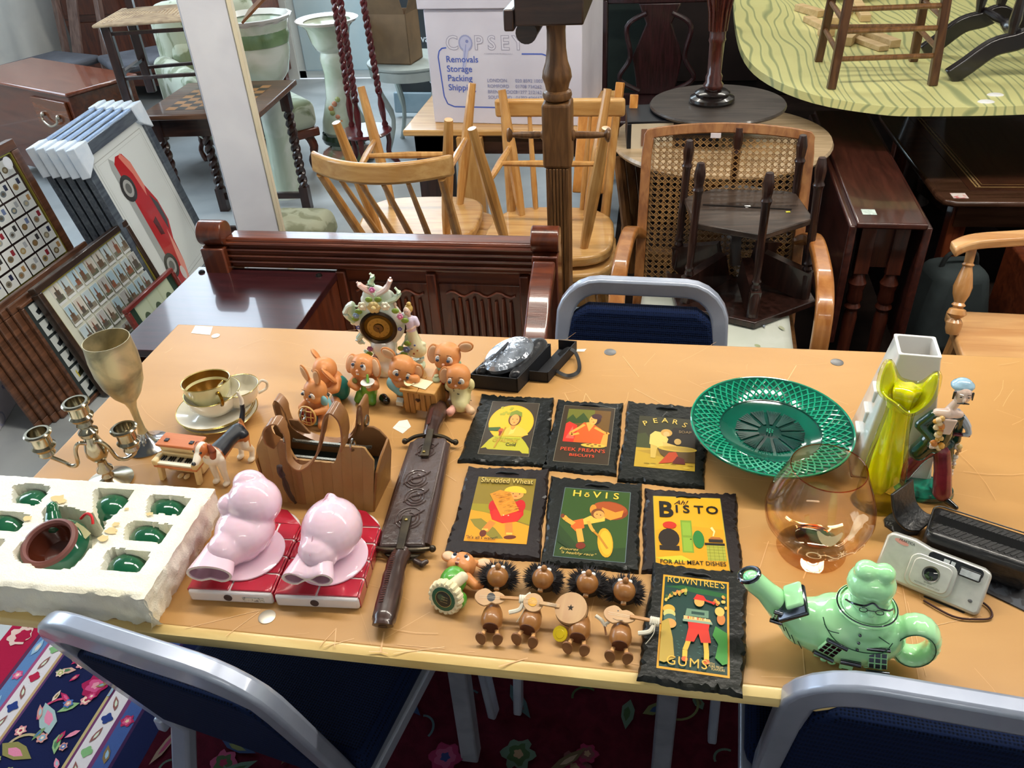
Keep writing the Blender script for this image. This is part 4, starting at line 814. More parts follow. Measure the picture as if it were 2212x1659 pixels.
def blue_chair(lab,loc,rz,top=.80):
    t=thing('stacking_chair',lab,'chair',loc,rz)
    w=.163; B=lambda x,z:(x,.0+.09*(z-.48)/.32,z)      # back leans away at +y; seat towards -y
    r_=.075
    pts=[B(-w*.97,.40),B(-w,.5)]+[B(-w,top-r_-.03)]+[B(-w+r_*(1-math.cos(a_)),top-r_+r_*math.sin(a_)) for a_ in[PI/2*i/6 for i in range(1,7)]]
    pts+= [B(w-r_*(1-math.cos(a_)),top-r_+r_*math.sin(a_)) for a_ in[PI/2*(6-i)/6 for i in range(0,6)]]+[B(w,top-r_-.03),B(w,.5),B(w*.97,.40)]
    full=[(-w-.01,.10,.0),(-w,.03,.25)]+pts+[(w,.03,.25),(w+.01,.10,.0)]
    G().ribbon(full,.027,.036,side=(0,1,0.0)).build('back_frame',CH,t,bevel=.006,seg=3)
    y_=lambda z:.09*(z-.48)/.32
    o=[(-w+.01,.46),(w-.01,.46),(w-.01,.67),(w-.018,.715),(w-.05,.735),(-w+.05,.735),(-w+.018,.715),(-w+.01,.67)]
    sh=M(((1,0,0,0),(0,.28,1,-.135),(0,1,0,0),(0,0,0,1)))
    G().prism(o,-.018,.016,sh).build('back_pad',FAB,t,bevel=.010,seg=3)
    G().box(-.19,.19,-.40,-.02,.42,.47).build('seat_pad',FAB,t,bevel=.02,seg=3)
    G().box(-.18,.18,-.39,-.03,.40,.42).build('seat_pan',mat('#15171c',.6),t)
    for s_ in(-1,1):
        G().ribbon([(s_*.185,.0,.41),(s_*.19,-.34,.41),(s_*.195,-.40,.36),(s_*.205,-.43,.0)],.018,.03,side=(1,0,0)).build('front_leg',CH,t,bevel=.004)
    return t
blue_chair('blue mesh stacking chair at the far side of the table, grey rounded back frame',(-.01,1.435,0),-2,.775)
blue_chair('blue mesh stacking chair at the near left corner, angled back towards us',(-.565,.615,0),169,.80)
blue_chair('blue mesh stacking chair at the near right corner, grey frame catching the light',(.362,.655,0),175,.80)

# ---------------- things on the table: left half ----------------
def ET(P,yaw=0): return P,yaw
# polystyrene tray with cups and a pot
TH=.068
def tray():
    t=thing('polystyrene_tray','crumbly cream polystyrene packing tray holding green cups and a pot','packing tray',(0,0,ZT))
    zt=ZT+TH; A,B,C=at(7,1023,zt),at(463,1052,zt),at(325,1251,zt)
    ux=V((B.x-A.x,B.y-A.y,0)).normalized(); uy=V((-ux.y,ux.x,0)); O=V((B.x,B.y,0))
    W=.50; D=.205
    inv=lambda P:(-(V((P.x,P.y,0))-O).dot(ux),-(V((P.x,P.y,0))-O).dot(uy))
    rec=[[(30,1050),(58,1044),(106,1052),(84,1090),(28,1086)],[(203,1060),(215,1056),(288,1060),(262,1098),(226,1128),(203,1118)],[(321,1076),(335,1068),(411,1076),(388,1112),(318,1108)],[(-15,1106),(0,1104),(62,1112),(36,1148),(-30,1142)],
         [(95,1098),(140,1094),(200,1112),(226,1132),(214,1160),(176,1206),(148,1230),(88,1226),(38,1210),(30,1190),(70,1150),(96,1128)],[(273,1134),(290,1126),(371,1134),(346,1172),(270,1164)],[(226,1196),(244,1186),(325,1194),(300,1236),(222,1228)],[(-60,1170),(-20,1160),(10,1168),(-20,1200),(-60,1196)]]
    polys=[[inv(at(*q,zt)) for q in r_] for r_ in rec]
    def inside(x,y,P):
        c=False; j=len(P)-1
        for i in range(len(P)):
            if (P[i][1]>y)!=(P[j][1]>y) and x<(P[j][0]-P[i][0])*(y-P[i][1])/(P[j][1]-P[i][1])+P[i][0]: c=not c
            j=i
        return c
    nx,ny=170,72; g=G(); vs=[]; fs=[]
    for j in range(ny+1):
        for i in range(nx+1):
            x=W*i/nx; y=D*j/ny; n=noise.noise(V((x*45,y*45,0)))*.0012+noise.noise(V((x*160,y*160,3)))*.0008
            z=TH+n; xj=x+noise.noise(V((x*90,y*90,9)))*.0022; yj=y+noise.noise(V((x*90,y*90,17)))*.0022
            if any(inside(xj,yj,P) for P in polys): z=TH-.046+n
            e=min(x,y,W-x,D-y)
            if e<.006: z-=.004*(1-e/.006)
            p=O-ux*x-uy*y; ru=noise.noise(V((x*60,z*60,5)))*.004 if j==ny else 0; rv=noise.noise(V((y*60,z*60,7)))*.002 if i==0 else 0
            vs.append((p.x-uy.x*ru+ux.x*rv,p.y-uy.y*ru+ux.y*rv,z))
    for j in range(ny):
        for i in range(nx): a=j*(nx+1)+i; fs.append((a,a+1,a+nx+2,a+nx+1))
    def side(idx,dirv):
        K=9; base=len(vs)
        for k in range(1,K+1):
            for q in idx:
                x,y,z=vs[q]; zz=z*(1-k/K); r_=noise.noise(V((x*70,y*70,zz*70)))*.005+noise.noise(V((x*200,y*200,zz*200)))*.002
                inn=.0 if k<K else 0
                vs.append((x+dirv.x*(r_-.002-.008*(k/K)**3),y+dirv.y*(r_-.002-.008*(k/K)**3),zz))
        rows=[idx]+[[base+(k*len(idx))+i for i in range(len(idx))] for k in range(K)]
        for a_,b_ in zip(rows,rows[1:]):
            for i in range(len(idx)-1): fs.append((a_[i],a_[i+1],b_[i+1],b_[i]))
    side([ny*(nx+1)+i for i in range(nx+1)],-uy); side([j*(nx+1) for j in range(ny+1)],ux); side([i for i in range(nx+1)],uy); side([j*(nx+1)+nx for j in range(ny+1)],-ux)
    g.add(vs,fs); g.build('foam_block',mat('#fff8de',.85,c2='#f6f2e4',ns=10,bump=.35,bs=420,spec=.2,sub=0.),t,smooth=50)
    a=G(); a.z=TH+.002; a.dz=.0001
    for px,py,rr in((125,1078,.012),(135,1085,.009),(60,1122,.009),(240,1150,.012),(225,1165,.010),(250,1135,.007),(325,1113,.006),(275,1102,.005)):
        q=at(px,py,zt); P=[(q.x+rr*Q.uniform(.5,1.1)*math.cos(2*PI*k/12),q.y+rr*.7*Q.uniform(.5,1.1)*math.sin(2*PI*k/12)) for k in range(12)]; a.poly(P,'#dcc48e')
    stuff(a.build('yellow_stains',mat('#ffffff',.9,vc=True),t,smooth=0))
    return O,ux,uy,zt
O_,ux_,uy_,zt_=tray()
GG=mat('#0f5236',.1,c2='#2a6a48',ns=14,coat=1.,ramp=(.4,.7)); BRO=mat('#4a2014',.2,coat=.7,c2='#5c2c1c',ns=9)
def cup(px,py,lab,sc=1.):
    q=at(px,py,ZT+.05); t=thing('green_cup',lab,'cup',(q.x,q.y,ZT+.023),R.uniform(0,90),'green cups in the polystyrene tray')
    G().lathe([(0,.038),(.010*sc,.0375),(.019*sc,.034),(.027*sc,.026),(.031*sc,.015),(.032*sc,.0),(.029*sc,.0),(.028*sc,.010),(.0,.022)],n=32,cap=False).build('bowl',GG,t)
for a_ in((66,1083,'upturned dark green glazed cup in the far left recess of the tray'),(240,1092,'upturned green glazed cup in the far middle recess beside the red tag'),(360,1098,'upturned green glazed cup in the far right corner recess'),(10,1132,'upturned pale green glazed cup at the left edge recess'),(318,1158,'upturned green cup in the right middle recess of the tray'),(272,1222,'upturned green cup in the near right recess of the tray')): cup(*a_)
q=at(135,1180,ZT+.045); t=thing('green_teapot','green glazed pot lying mouth-up with brown unglazed rim in the tray centre','teapot',(q.x-.004,q.y-.002,ZT+.022),0,ry=0,rx=14)
G().lathe([(.0,.0),(.03,.0),(.045,.015),(.047,.028),(.040,.042),(.034,.046)],n=40,cap=False).build('body',GG,t)
G().lathe([(.041,.038),(.037,.047),(.033,.049),(.030,.046),(.030,.040)],n=40,cap=False).build('bare_rim',mat('#7a4a44',.5,c2='#6a3e38',ns=12),t); G().lathe([(.031,.044),(.030,.03),(.02,.016),(.0,.012)],n=36,cap=False).build('brown_inside',BRO,t)
G().chain([(-.02,.035,.03),(-.028,.05,.034),(-.03,.058,.04)],[.013,.010,.008]).build('spout',GG,t)
G().ribbon([(.022,.03,.044),(.033,.026,.040),(.044,.02,.034)],.010,.0006,side=(.4,1,0)).build('paper_label',mat('#b8b486',.7,c2='#a8a478',ns=30),t); G().tube(cr([(.02,.045,.036),(.03,.05,.043),(.042,.045,.045),(.046,.036,.04)],5),.002,6).build('red_ribbon',mat('#d01c20',.5),t)
# ---- candelabra
def cnd(z0=0,s=1.): return [(0,z0),(.010*s,z0),(.013*s,z0+.004),(.011*s,z0+.010),(.0165*s,z0+.015),(.018*s,z0+.019),(.0145*s,z0+.023),(.0145*s,z0+.038),(.0195*s,z0+.041),(.0205*s,z0+.044),(.018*s,z0+.046),(.0145*s,z0+.046),(.0135*s,z0+.03),(.0,z0+.03)]
SIL=mat('#b9b09c',.18,metal=1.,c2='#8a8068',ns=18,ramp=(.4,.8)); SILB=mat('#c2c4cc',.15,metal=1.,c2='#9a9a9a',ns=10)
q=at(250,1042); cd=thing('candelabra','small tarnished silver three-branch candelabra behind the polystyrene tray','candelabra',(q.x-.009,q.y,ZT),18)
G().lathe([(0,0),(.036,0),(.037,.003),(.030,.006),(.022,.009),(.010,.014),(.007,.02),(.007,.024),(.013,.027),(.012,.031),(.008,.036),(.007,.046),(.012,.052),(.017,.062),(.016,.074),(.012,.088),(.010,.096),(.014,.1),(.015,.106),(.009,.112),(.007,.118)],n=24).build('stem',SIL,cd)
G().lathe(cnd(.116),n=28,cap=False).build('candle_cup',SIL,cd)
for s_,ex,ez in((-1,-.072,.058),(1,.052,.046)):
    G().tube(cr([(0,-.005,.082),(s_*.014,-.012,.093),(s_*.024,-.012,.08),(s_*.030,-.010,.054),(s_*.042,-.006,.047),(s_*.054,0,.052),(ex,0,ez+.010)],6),.0032,8).build('scroll_arm',SIL,cd)
    G().lathe(cnd(ez+.012),c=(ex,0,0),n=28,cap=False).build('candle_cup',SIL,cd)
# ---- goblet
q=at(312,960); gb_=thing('goblet','tarnished silver goblet leaning slightly, base beside the piano ornament','goblet',(q.x+.006,q.y,ZT),30)
G().lathe([(0,0),(.036,0),(.0365,.002),(.030,.005),(.018,.010),(.010,.02),(.0065,.035),(.0055,.06),(.0065,.080),(.010,.092),(.022,.108),(.032,.130),(.037,.155),(.038,.18),(.0355,.212),(.0345,.212),(.037,.18),(.036,.156),(.031,.132),(.02,.110),(.006,.098),(0,.096)],n=40,cap=False).build('bowl_and_stem',mat('#d6c69c',.4,metal=.55,c2='#8d866c',ns=16,det=6,ramp=(.42,.62)),gb_)
G().lathe([(0,0.0005),(.0368,0.0005),(.0372,.0022),(.031,.0056),(.019,.0105),(.0105,.0205),(.0075,.03)],n=40,cap=False).build('bright_foot',SILB,gb_)
# ---- cup in cup on saucers
q=at(466,912); sc=thing('saucer_stack','stack of pearly white gilt-edged saucers','saucer',(q.x,q.y+.012,ZT))
PRL=mat('#e9e2cc',.12,coat=1.,c2='#d9d4c8',ns=6,sheen=.2); GILT=mat('#d9c070',.2,metal=.9)
for k in range(3):
    z=k*.0045; G().lathe([(0,z+.002),(.028,z),(.032,z+.004),(.052,z+.010),(.066,z+.016),(.066,z+.0175),(.05,z+.012),(.03,z+.006),(0,z+.005)],n=48,cap=False,c=(.006*(k==0),.004*(k==1),0)).build('saucer',PRL,sc); G().tube([(.0662*math.cos(2*PI*i/48)+.006*(k==0),.0662*math.sin(2*PI*i/48)+.004*(k==1),z+.0168) for i in range(48)],.0009,5,closed=True).build('gilt_rim',GILT,sc)
def teacup(name,lab,loc,m,r_,h,rz,mi,tilt=0,hm=None,tx=0):
    t=thing(name,lab,'cup',loc,rz,ry=tilt,rx=tx)
    G().lathe([(0,.003),(.016,.0),(.018,.003),(r_*.72,h*.25),(r_*.93,h*.6),(r_,h),(r_-.0012,h),(r_*.9,h*.6),(r_*.68,h*.28),(0,.006)],n=44,cap=False).build('bowl',m,t)
    G().lathe([(r_-.0014,h-.0003),(r_*.905,h*.62),(r_*.69,h*.30),(0,.0075)],n=44,cap=False).build('inside',mi,t)
    G().tube([(r_*math.cos(2*PI*i/44),r_*math.sin(2*PI*i/44),h) for i in range(44)],.0008,5,closed=True).build('gilt_rim',GILT,t)
    G().tube(cr([(r_*.96,0,h*.75),(r_*1.18,0,h*.85),(r_*1.38,0,h*.65),(r_*1.28,0,h*.38),(r_*.85,0,h*.28)],5),.0026,7).build('handle',hm or m,t)
    return t
teacup('pearl_cup','pearly white teacup on the saucer stack, holding the gold-lined cup',(q.x+.002,q.y+.014,ZT+.015),PRL,.048,.044,70,PRL)
o=teacup('gold_cup','pale yellow cup with gold inside and handle, nested in the pearly cup',(q.x-.003,q.y+.010,ZT+.033),mat('#e2dc9c',.2,coat=.8,c2='#e9e6c4',ns=5),.041,.047,-38,mat('#7a5010',.3,metal=.6,c2='#9a6c20',ns=14),hm=mat('#8a6414',.25,metal=.9),tilt=-5,tx=-4)
o=teacup('pearl_cup','second pearly white teacup behind the gold-lined cup',(q.x+.040,q.y+.035,ZT+.017),PRL,.036,.040,40,PRL)
# ---- toy piano ornament
q=(at(352,1032)+at(447,1042))/2; pn=thing('piano_ornament','miniature cream upright piano ornament with orange lid','ornament',(q.x-.002,q.y+.020,ZT),-4); pn.scale=(.93,.93,.93)
CRM=mat('#e6cf9c',.45,c2='#d8bb80',ns=14,coat=.2,bump=.1,bs=120); ORG=mat('#bf6a3c',.4,c2='#cc7c4a',ns=9,st=(1,5,5),coat=.2)
G().box(-.035,.035,-.008,.02,.006,.062).build('case',CRM,pn,bevel=.002); G().box(-.040,.040,-.012,.023,.062,.067).build('lid',ORG,pn,bevel=.002)
G().box(-.042,.042,-.030,-.006,.030,.036).build('key_bed',ORG,pn,bevel=.002)
for s_ in(-1,1): G().box(s_*.038-.005,s_*.038+.005,-.030,-.006,.034,.045).build('cheek',CRM,pn,bevel=.002); G().prism([(-.030,.0),(-.020,.0),(-.014,.03),(-.026,.03)],s_*.036-.004,s_*.036+.004,M(((0,0,1,0),(1,0,0,0),(0,1,0,0),(0,0,0,1)))).build('leg',CRM,pn,bevel=.0015)
k_=G().box(-.033,.033,-.028,-.010,.036,.0395).build('keys',mat('#f0ead8',.4),pn); g=G()
for i in range(14):
    if i%7 not in(2,6): g.box(-.031+i*.0046,-.029+i*.0046,-.020,-.010,.0395,.042)
stuff(g.build('black_keys',mat('#16120f',.4),k_)); G().box(-.030,.030,-.012,-.008,.048,.052).box(-.02,.02,-.010,-.008,.015,.024).build('carved_panel',CRM,pn,bevel=.001)
for s_ in(-1,1): G().ball((s_*.006,-.016,.004),(.005,.007,.0025)).build('pedal',CRM,pn); 
for s_ in(-1,1): G().box(s_*.024-.004,s_*.024+.004,-.002,.006,.067,.069).build('black_latch',mat('#2a2a30',.4),pn,bevel=.001)
# ---- beagle
q=(at(480,1048)+at(520,1036))/2
dg_=thing('beagle_figurine','beagle dog figurine with white-tipped tail standing behind the piano ornament','dog figurine',(q.x-.008,q.y+.018,ZT),-103)
# local: head towards +x
g=G(); 
g.chain([(-.040,0,.060),(-.015,0,.060),(.014,0,.056),(.026,0,.058)],[.0135,.0125,.016,.014]); g.chain([(.024,0,.062),(.034,.003,.076),(.040,.004,.086)],[.012,.009,.010])
g.ball((.043,.004,.089),(.0125,.0115,.011)); g.chain([(.050,.005,.086),(.064,.008,.080)],[.0075,.0055])
for s_ in(-1,1):
    g.chain([(.020,s_*.009,.052),(.022,s_*.010,.03),(.021,s_*.010,.006)],[.009,.0055,.0042]); g.ball((.024,s_*.010,.0045),(.0075,.0055,.0045))
    g.chain([(-.038,s_*.008,.055),(-.034,s_*.011,.038),(-.046,s_*.011,.020),(-.042,s_*.011,.006)],[.0115,.009,.005,.0042]); g.ball((-.039,s_*.011,.0045),(.0075,.0055,.0045))
g.chain([(-.050,0,.066),(-.062,.0,.085),(-.066,0,.105),(-.062,0,.122)],[.005,.0042,.0036,.002])
def dogc(p):
    x,y,z=p
    if x<-.05 and z>.098: return '#efe6d4'
    if x<-.052 and z>.066: return '#161a22'
    if x>.034 and z>.066: return '#f0e4d0' if (abs(y-.006)<.0034 and x>.036) or x>.056 or z<.079 and x>.05 else '#bd6a34'
    if z>.056 and -.046<x<.016: return '#141a24'
    if z>.048 and -.05<x<.018 : return '#a8602c' if z>.051 or x<-.03 else '#d8c8ac'
    if x<-.036 and z>.034: return '#c07a3c'
    return '#e6dcc8'
g.org('body',mat('#ffffff',.4,vc=True,coat=.25),dg_,vox=.0013,it=4,paint=dogc)
for s_ in(-1,1):
    G().chain([(.037,.004+s_*.011,.092),(.037,.004+s_*.0145,.083),(.039,.004+s_*.014,.074)],[.004,.0055,.005]).build('ear',mat('#96482a',.45,c2='#8a4022',ns=20,coat=.2),dg_); G().ball((.053,.005+s_*.0065,.0905),.0021,n=10,k=6).build('eye',mat('#0c0a0a',.1,coat=1),dg_)
G().ball((.0695,.009,.0815),(.0034,.0036,.0032),n=10,k=6).build('nose',mat('#0e0c0c',.15,coat=1),dg_)
# ---- leather bag
bl,br_=at(600,1082),at(826,1107); d=(br_-bl); yaw=math.degrees(math.atan2(d.y,d.x)); Wb=d.length
bl=bl-V((.014,0,0)); br_=br_-V((.014,0,0)); bag=thing('leather_bag','small open brown leather handbag with strap handles and grooved panels','handbag',((bl.x+br_.x)/2,(bl.y+br_.y)/2,ZT),yaw)
LE=[mat(a_,.5,c2=b_,ns=12,bump=.25,bs=90,coat=.1,det=5) for a_,b_ in(('#9c7440','#ac844c'),('#a67c44','#96703c'),('#8c6034','#9a6c3a'))]; LEI=mat('#7c5430',.6,c2='#8e643c',ns=12,bump=.3,bs=80)
hw=Wb/2; tw=hw-.008; Hb=.092; Db=.075   # front panel leans back; local front at y=0
F_=lambda u,v:(u*hw*(1+.16*min(v,.75)),.018*v,v*Hb)
def topv(u):   # dip in the panel's top edge between the two tabs
    a_=abs(u); 
    return 1.17 if .46<a_<.86 else (.84 if a_<=.34 else (lerp(.84,1.17,(a_-.34)/.12) if a_<=.46 else lerp(1.17,.95,(a_-.86)/.14)))
NP=11
for k in range(NP):
    u0,u1=-1+2*k/NP,-1+2*(k+1)/NP; g=G(); vs=[]
    K=4
    for side in(0,1):
        for i in range(K+1):
            u=lerp(u0+.0012,u1-.0012,i/K); bulge=.0011*(1-((i/K)*2-1)**2)
            tp=V(F_(u*.98 if True else u,topv(u))); bt_=V(F_(u,0)); 
            for P_ in((bt_,),(tp,)): vs.append(P_[0]+V((0,-bulge if side==0 else .003,0)))
    n=2*(K+1); fs=[]
    for i in range(K): a0=2*i; fs.append((a0,a0+2,a0+3,a0+1)); fs.append((n+a0,n+a0+1,n+a0+3,n+a0+2)); fs.append((a0+1,a0+3,n+a0+3,n+a0+1)); fs.append((a0,n+a0,n+a0+2,a0+2))
    fs+=[(0,1,n+1,n),(n-2,n-2+n,n-1+n,n-1)]
    g.add(vs,fs).build('front_panel_strip',LE[(0,0,2,2,0,1,1,0,1,1,0)[k]],bag,smooth=60)
for s_ in(-1,1):   # gussets
    o=[(0,0),(Db,0),(Db+.003,.06),(Db*.85,.095),(.03,.085),(.012,.07)]
    G().prism(o,-.002,.002,tr(s_*hw,0,0)@rot(0,s_*9,0)@M(((0,0,1,0),(1,0,0,0),(0,1,0,0),(0,0,0,1)))).build('gusset',mat('#8f5e22',.45,c2='#7c5024',ns=10,bump=.3,bs=50,coat=.2),bag,bevel=.001)
bp=[]
for i in range(21):
    u=-1+i/10; bp.append((u*hw*1.1,topv(u)*Hb*.97))
G().prism([(-hw,0),(hw,0)]+bp[::-1],-.002,.002,M(((1,0,0,0),(0,.0,1,Db),(0,1,0,0),(0,0,0,1)))).build('back_panel',LEI,bag,bevel=.001)
G().box(-hw,hw,.002,Db,0,.003).build('base',LEI,bag); G().box(-hw+.004,hw-.004,.022,Db-.006,.045,.05).build('lining',mat('#1d211e',.8,c2='#2a302c',ns=9),bag)
for yy in(.024,.060): 
    G().tube(cr([(-hw+.03,yy+.0,.078),(-hw*.4,yy,.072),(hw*.4,yy,.072),(hw-.012,yy+(-.0),.078)],6),.0016,6).build('zip_tape',mat('#5a564e',.5,metal=.3),bag)
    g=G()
    for i in range(56): x=lerp(-hw+.03,hw-.014,i/55); g.box(x-.0009,x+.0009,yy-.0022,yy+.0022,.0735,.0765)
    stuff(g.build('zip_teeth',mat('#b8b4a8',.3,metal=.9),bag,smooth=0))
G().tube(cr([(-hw*.55,-.006,.08),(-hw*.56,-.007,.07),(-hw*.54,-.006,.06)],4),.0045,8).build('knotted_cord',mat('#2c1c18',.5,c2='#5a4a48',ns=60),bag); G().tube(cr([(-hw*.54,-.006,.06),(-hw*.50,-.008,.03),(-hw*.42,-.008,.008)],4),[.003,.0045,.0035,.002],8).build('hanging_tassel',mat('#3a261a',.6),bag)
RG=mat('#a8a29a',.2,metal=1.)
for s_ in(-1,1):
    for yy,b_ in((.016,0),(Db,1)):
        c0=(s_*hw*.61,yy+.004,.112); G().tube([(c0[0]+.012,c0[1]+.008*math.cos(2*PI*i/16),c0[2]+.009*math.sin(2*PI*i/16)) for i in range(16)],.0017,6,closed=True).build('metal_ring',RG,bag)
ST=mat('#9c6c3e',.45,c2='#85562c',ns=14,coat=.25,bump=.15,bs=60)
G().ribbon(cr([(-hw*.61,.012,.108),(-hw*.68,.004,.125),(-hw*.64,.004,.148),(-hw*.46,.012,.152),(-hw*.36,.008,.128),(-hw*.30,-.008,.098),(-.008,-.012,.086),(hw*.16,-.002,.102),(hw*.34,.006,.14),(hw*.46,.008,.172),(hw*.6,.01,.186),(hw*.72,.012,.17),(hw*.70,.014,.14),(hw*.61,.014,.112)],7),[.022,.022,.018,.013,.011,.013,.017,.024,.024,.022],.003,side=(.15,1,.25)).build('front_strap',ST,bag,bevel=.0008)
G().ribbon(cr([(-hw*.85,Db,.09),(-hw*.92,Db+.006,.115),(-hw*.92,Db+.008,.138),(-hw*.78,Db+.004,.13),(-hw*.66,Db,.09),(0,Db-.006,.072),(hw*.5,Db,.09),(hw*.68,Db+.004,.14),(hw*.76,Db+.006,.146),(hw*.72,Db,.105)],6),[.024,.024,.016,.012,.012,.016,.024,.024],.003,side=(.1,1,.2)).build('rear_strap',ST,bag,bevel=.0008)
# ---- pink pig bookends
PIN=mat('#f5d2e4',.12,coat=1.,c2='#f6d6e4',ns=3,sub=.15); PINI=mat('#c89cae',.3,c2='#b88c9e',ns=8,coat=.4); CW=mat('#ece6e6',.2,coat=.8,c2='#e2dadc',ns=9); BR=mat('#b41f34',.14,coat=1.,c2='#a81a30',ns=4,st=(1,4,1))
def pig(lab,A,B_,L_,front):
    a,b=at(*A),at(*B_); d=b-a; W=d.length; t=thing('pig_bookend',lab,'bookend',((a.x+b.x)/2,(a.y+b.y)/2,ZT),math.degrees(math.atan2(d.y,d.x)))
    H=.021; hw=W/2
    arch=lambda k:[(-hw*k,0.0),(hw*k,0.0),(hw*k,L_-.045)]+[(hw*k*math.cos(x),L_-.045+.045*k*math.sin(x)) for x in[PI*i/12 for i in range(1,12)]]+[(-hw*k,L_-.045)]
    G().prism(arch(1),0,H-.001).build('base_slab',CW,t,bevel=.004,seg=3)
    rows=[(0.004,.034),(.037,.066),(.069,.098),(.101,.130),(.133,.17)]
    import itertools
    for j,(y0,y1) in enumerate(rows):
        cuts=[-hw,0,hw] if j%2==0 else [-hw,-hw*.45,hw*.45,hw]
        for x0,x1 in zip(cuts,cuts[1:]):
            x0+=.0016;x1-=.0016
            pts=[]
            for x,y in((x0,y0),(x1,y0),(x1,y1),((x0+x1)/2,y1),(x0,y1)):
                ym=L_-.045+.045*math.sqrt(max(0,1-(min(1,abs(x)/hw))**2))-.001 if True else 0
                pts.append((x,min(y,ym) if y>L_-.05 else y))
            if y0<L_-.004: G().prism(pts,H-.003,H+.0012).build('brick',BR,t,bevel=.001)
            if x0<-hw+.01 or x1>hw-.01:
                if y1<L_-.03: sx=hw if x1>hw-.01 else -hw; G().box(sx-.0012,sx+.0012,y0,y1,.001,H-.001).build('side_brick',BR,t,bevel=.0006)
    G().cyl((-.003,-.0008,H*.5),(-.003,.004,H*.5),.0058,n=20).build('vent_hole',mat('#4a3a3c',.6),t)
    yc=.068; G().lathe([(0,0),(.046,0),(.05,.001),(.05,.003),(.044,.005),(0,.005)],(0.004,yc,H+.0012),44).build('pink_disc',PIN,t)
    g=G(); z0=H+.005
    if front:
        g.ball((.002,yc+.012,z0+.032),(.041,.044,.035),n=24,k=14); g.chain([(.0,yc-.0,z0+.028),(-.012,yc-.022,z0+.028)],[.034,.026],n=20)
        g.ball((.014,yc+.036,z0+.062),(.038,.036,.036),n=24,k=14); g.ball((-.016,yc+.026,z0+.064),(.019,.017,.018)); g.ball((.006,yc+.052,z0+.084),(.024,.019,.018)); 
        mouth=V((-.022,yc-.062,z0+.022)); fl=(.032,.0165)
    else:
        g.ball((.006,yc+.018,z0+.036),(.042,.046,.042),n=24,k=14); g.chain([(.0,yc+.01,z0+.03),(-.004,yc-.018,z0+.028)],[.036,.028],n=20); g.ball((.002,yc+.046,z0+.066),(.008,.008,.008))
        mouth=V((-.008,yc-.060,z0+.022)); fl=(.035,.0155)
    n=28; 
    def ring(c,sx,sz,y,notch=0.):
        return [(c.x+sx*math.cos(2*PI*i/n),c.y+y,c.z+sz*math.sin(2*PI*i/n)*(1-.0*i)+ (notch*math.exp(-((2*PI*i/n-3*PI/2)/.35)**2)) - (notch*1.1*math.exp(-((2*PI*i/n-PI/2)/.45)**2) if not front else 0)) for i in range(n)]
    nt_=.007 if front else .013
    gm=G().rings([ring(mouth,fl[0]*.7,fl[1]*1.25,.042,0),ring(mouth,fl[0]*.82,fl[1]*1.12,.024,nt_*.3),ring(mouth,fl[0]*.98,fl[1],.006,nt_*.8),ring(mouth,fl[0],fl[1],0,nt_),ring(mouth,fl[0]-.004,fl[1]-.004,.0,nt_),ring(mouth,fl[0]-.006,fl[1]-.005,.01,nt_*.8),ring(mouth,fl[0]*.6,fl[1]*.5,.02,nt_*.3)],cap=False)
    g.org('pig_body',PIN,t,vox=.0018,it=10)
    gm.build('flared_opening',PIN,t,smooth=80)
    G().rings([ring(mouth,fl[0]-.0035,fl[1]-.0035,-.0004,nt_),ring(mouth,fl[0]-.0003,fl[1]-.0003,-.0006,nt_)],cap=False).build('white_rim',CW,t)
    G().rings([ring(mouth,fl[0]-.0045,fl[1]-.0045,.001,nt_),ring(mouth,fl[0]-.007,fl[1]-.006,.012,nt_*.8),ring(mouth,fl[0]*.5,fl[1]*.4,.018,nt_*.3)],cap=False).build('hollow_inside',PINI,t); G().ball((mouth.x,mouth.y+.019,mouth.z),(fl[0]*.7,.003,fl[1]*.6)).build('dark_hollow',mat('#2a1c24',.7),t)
    if not front: G().tube(cr([(.0,yc+.062,z0+.058),(-.002,yc+.045,z0+.0735),(-.004,yc+.01,z0+.071),(-.006,yc-.02,z0+.056),(-.006,yc-.04,z0+.044)],6),.0012,6).build('centre_seam',PINI,t)
    else: G().box(hw-.042,hw-.012,-.0012,.001,.006,.013).build('printed_label',mat('#d8d4cc',.5,c2='#8a8480',ns=220,ramp=(.55,.6)),t,smooth=0)
    return t
pig('pink pig bookend, left of the pair, rounded head and ears up, on red bricks',(412,1298),(592,1307),.165,True)
pig('pink pig bookend, right of the pair, smooth rump with seam, on red bricks',(598,1310),(778,1318),.17,False)

# ---- double-ended knife sheath
a,b=at(829,1372),at(951,889); d=b-a; L_=d.length; ks=thing('knife_sheath','carved dark leather double sheath holding two wooden-gripped knives','knife set',(a.x,a.y,ZT),math.degrees(math.atan2(d.y,d.x))-90)
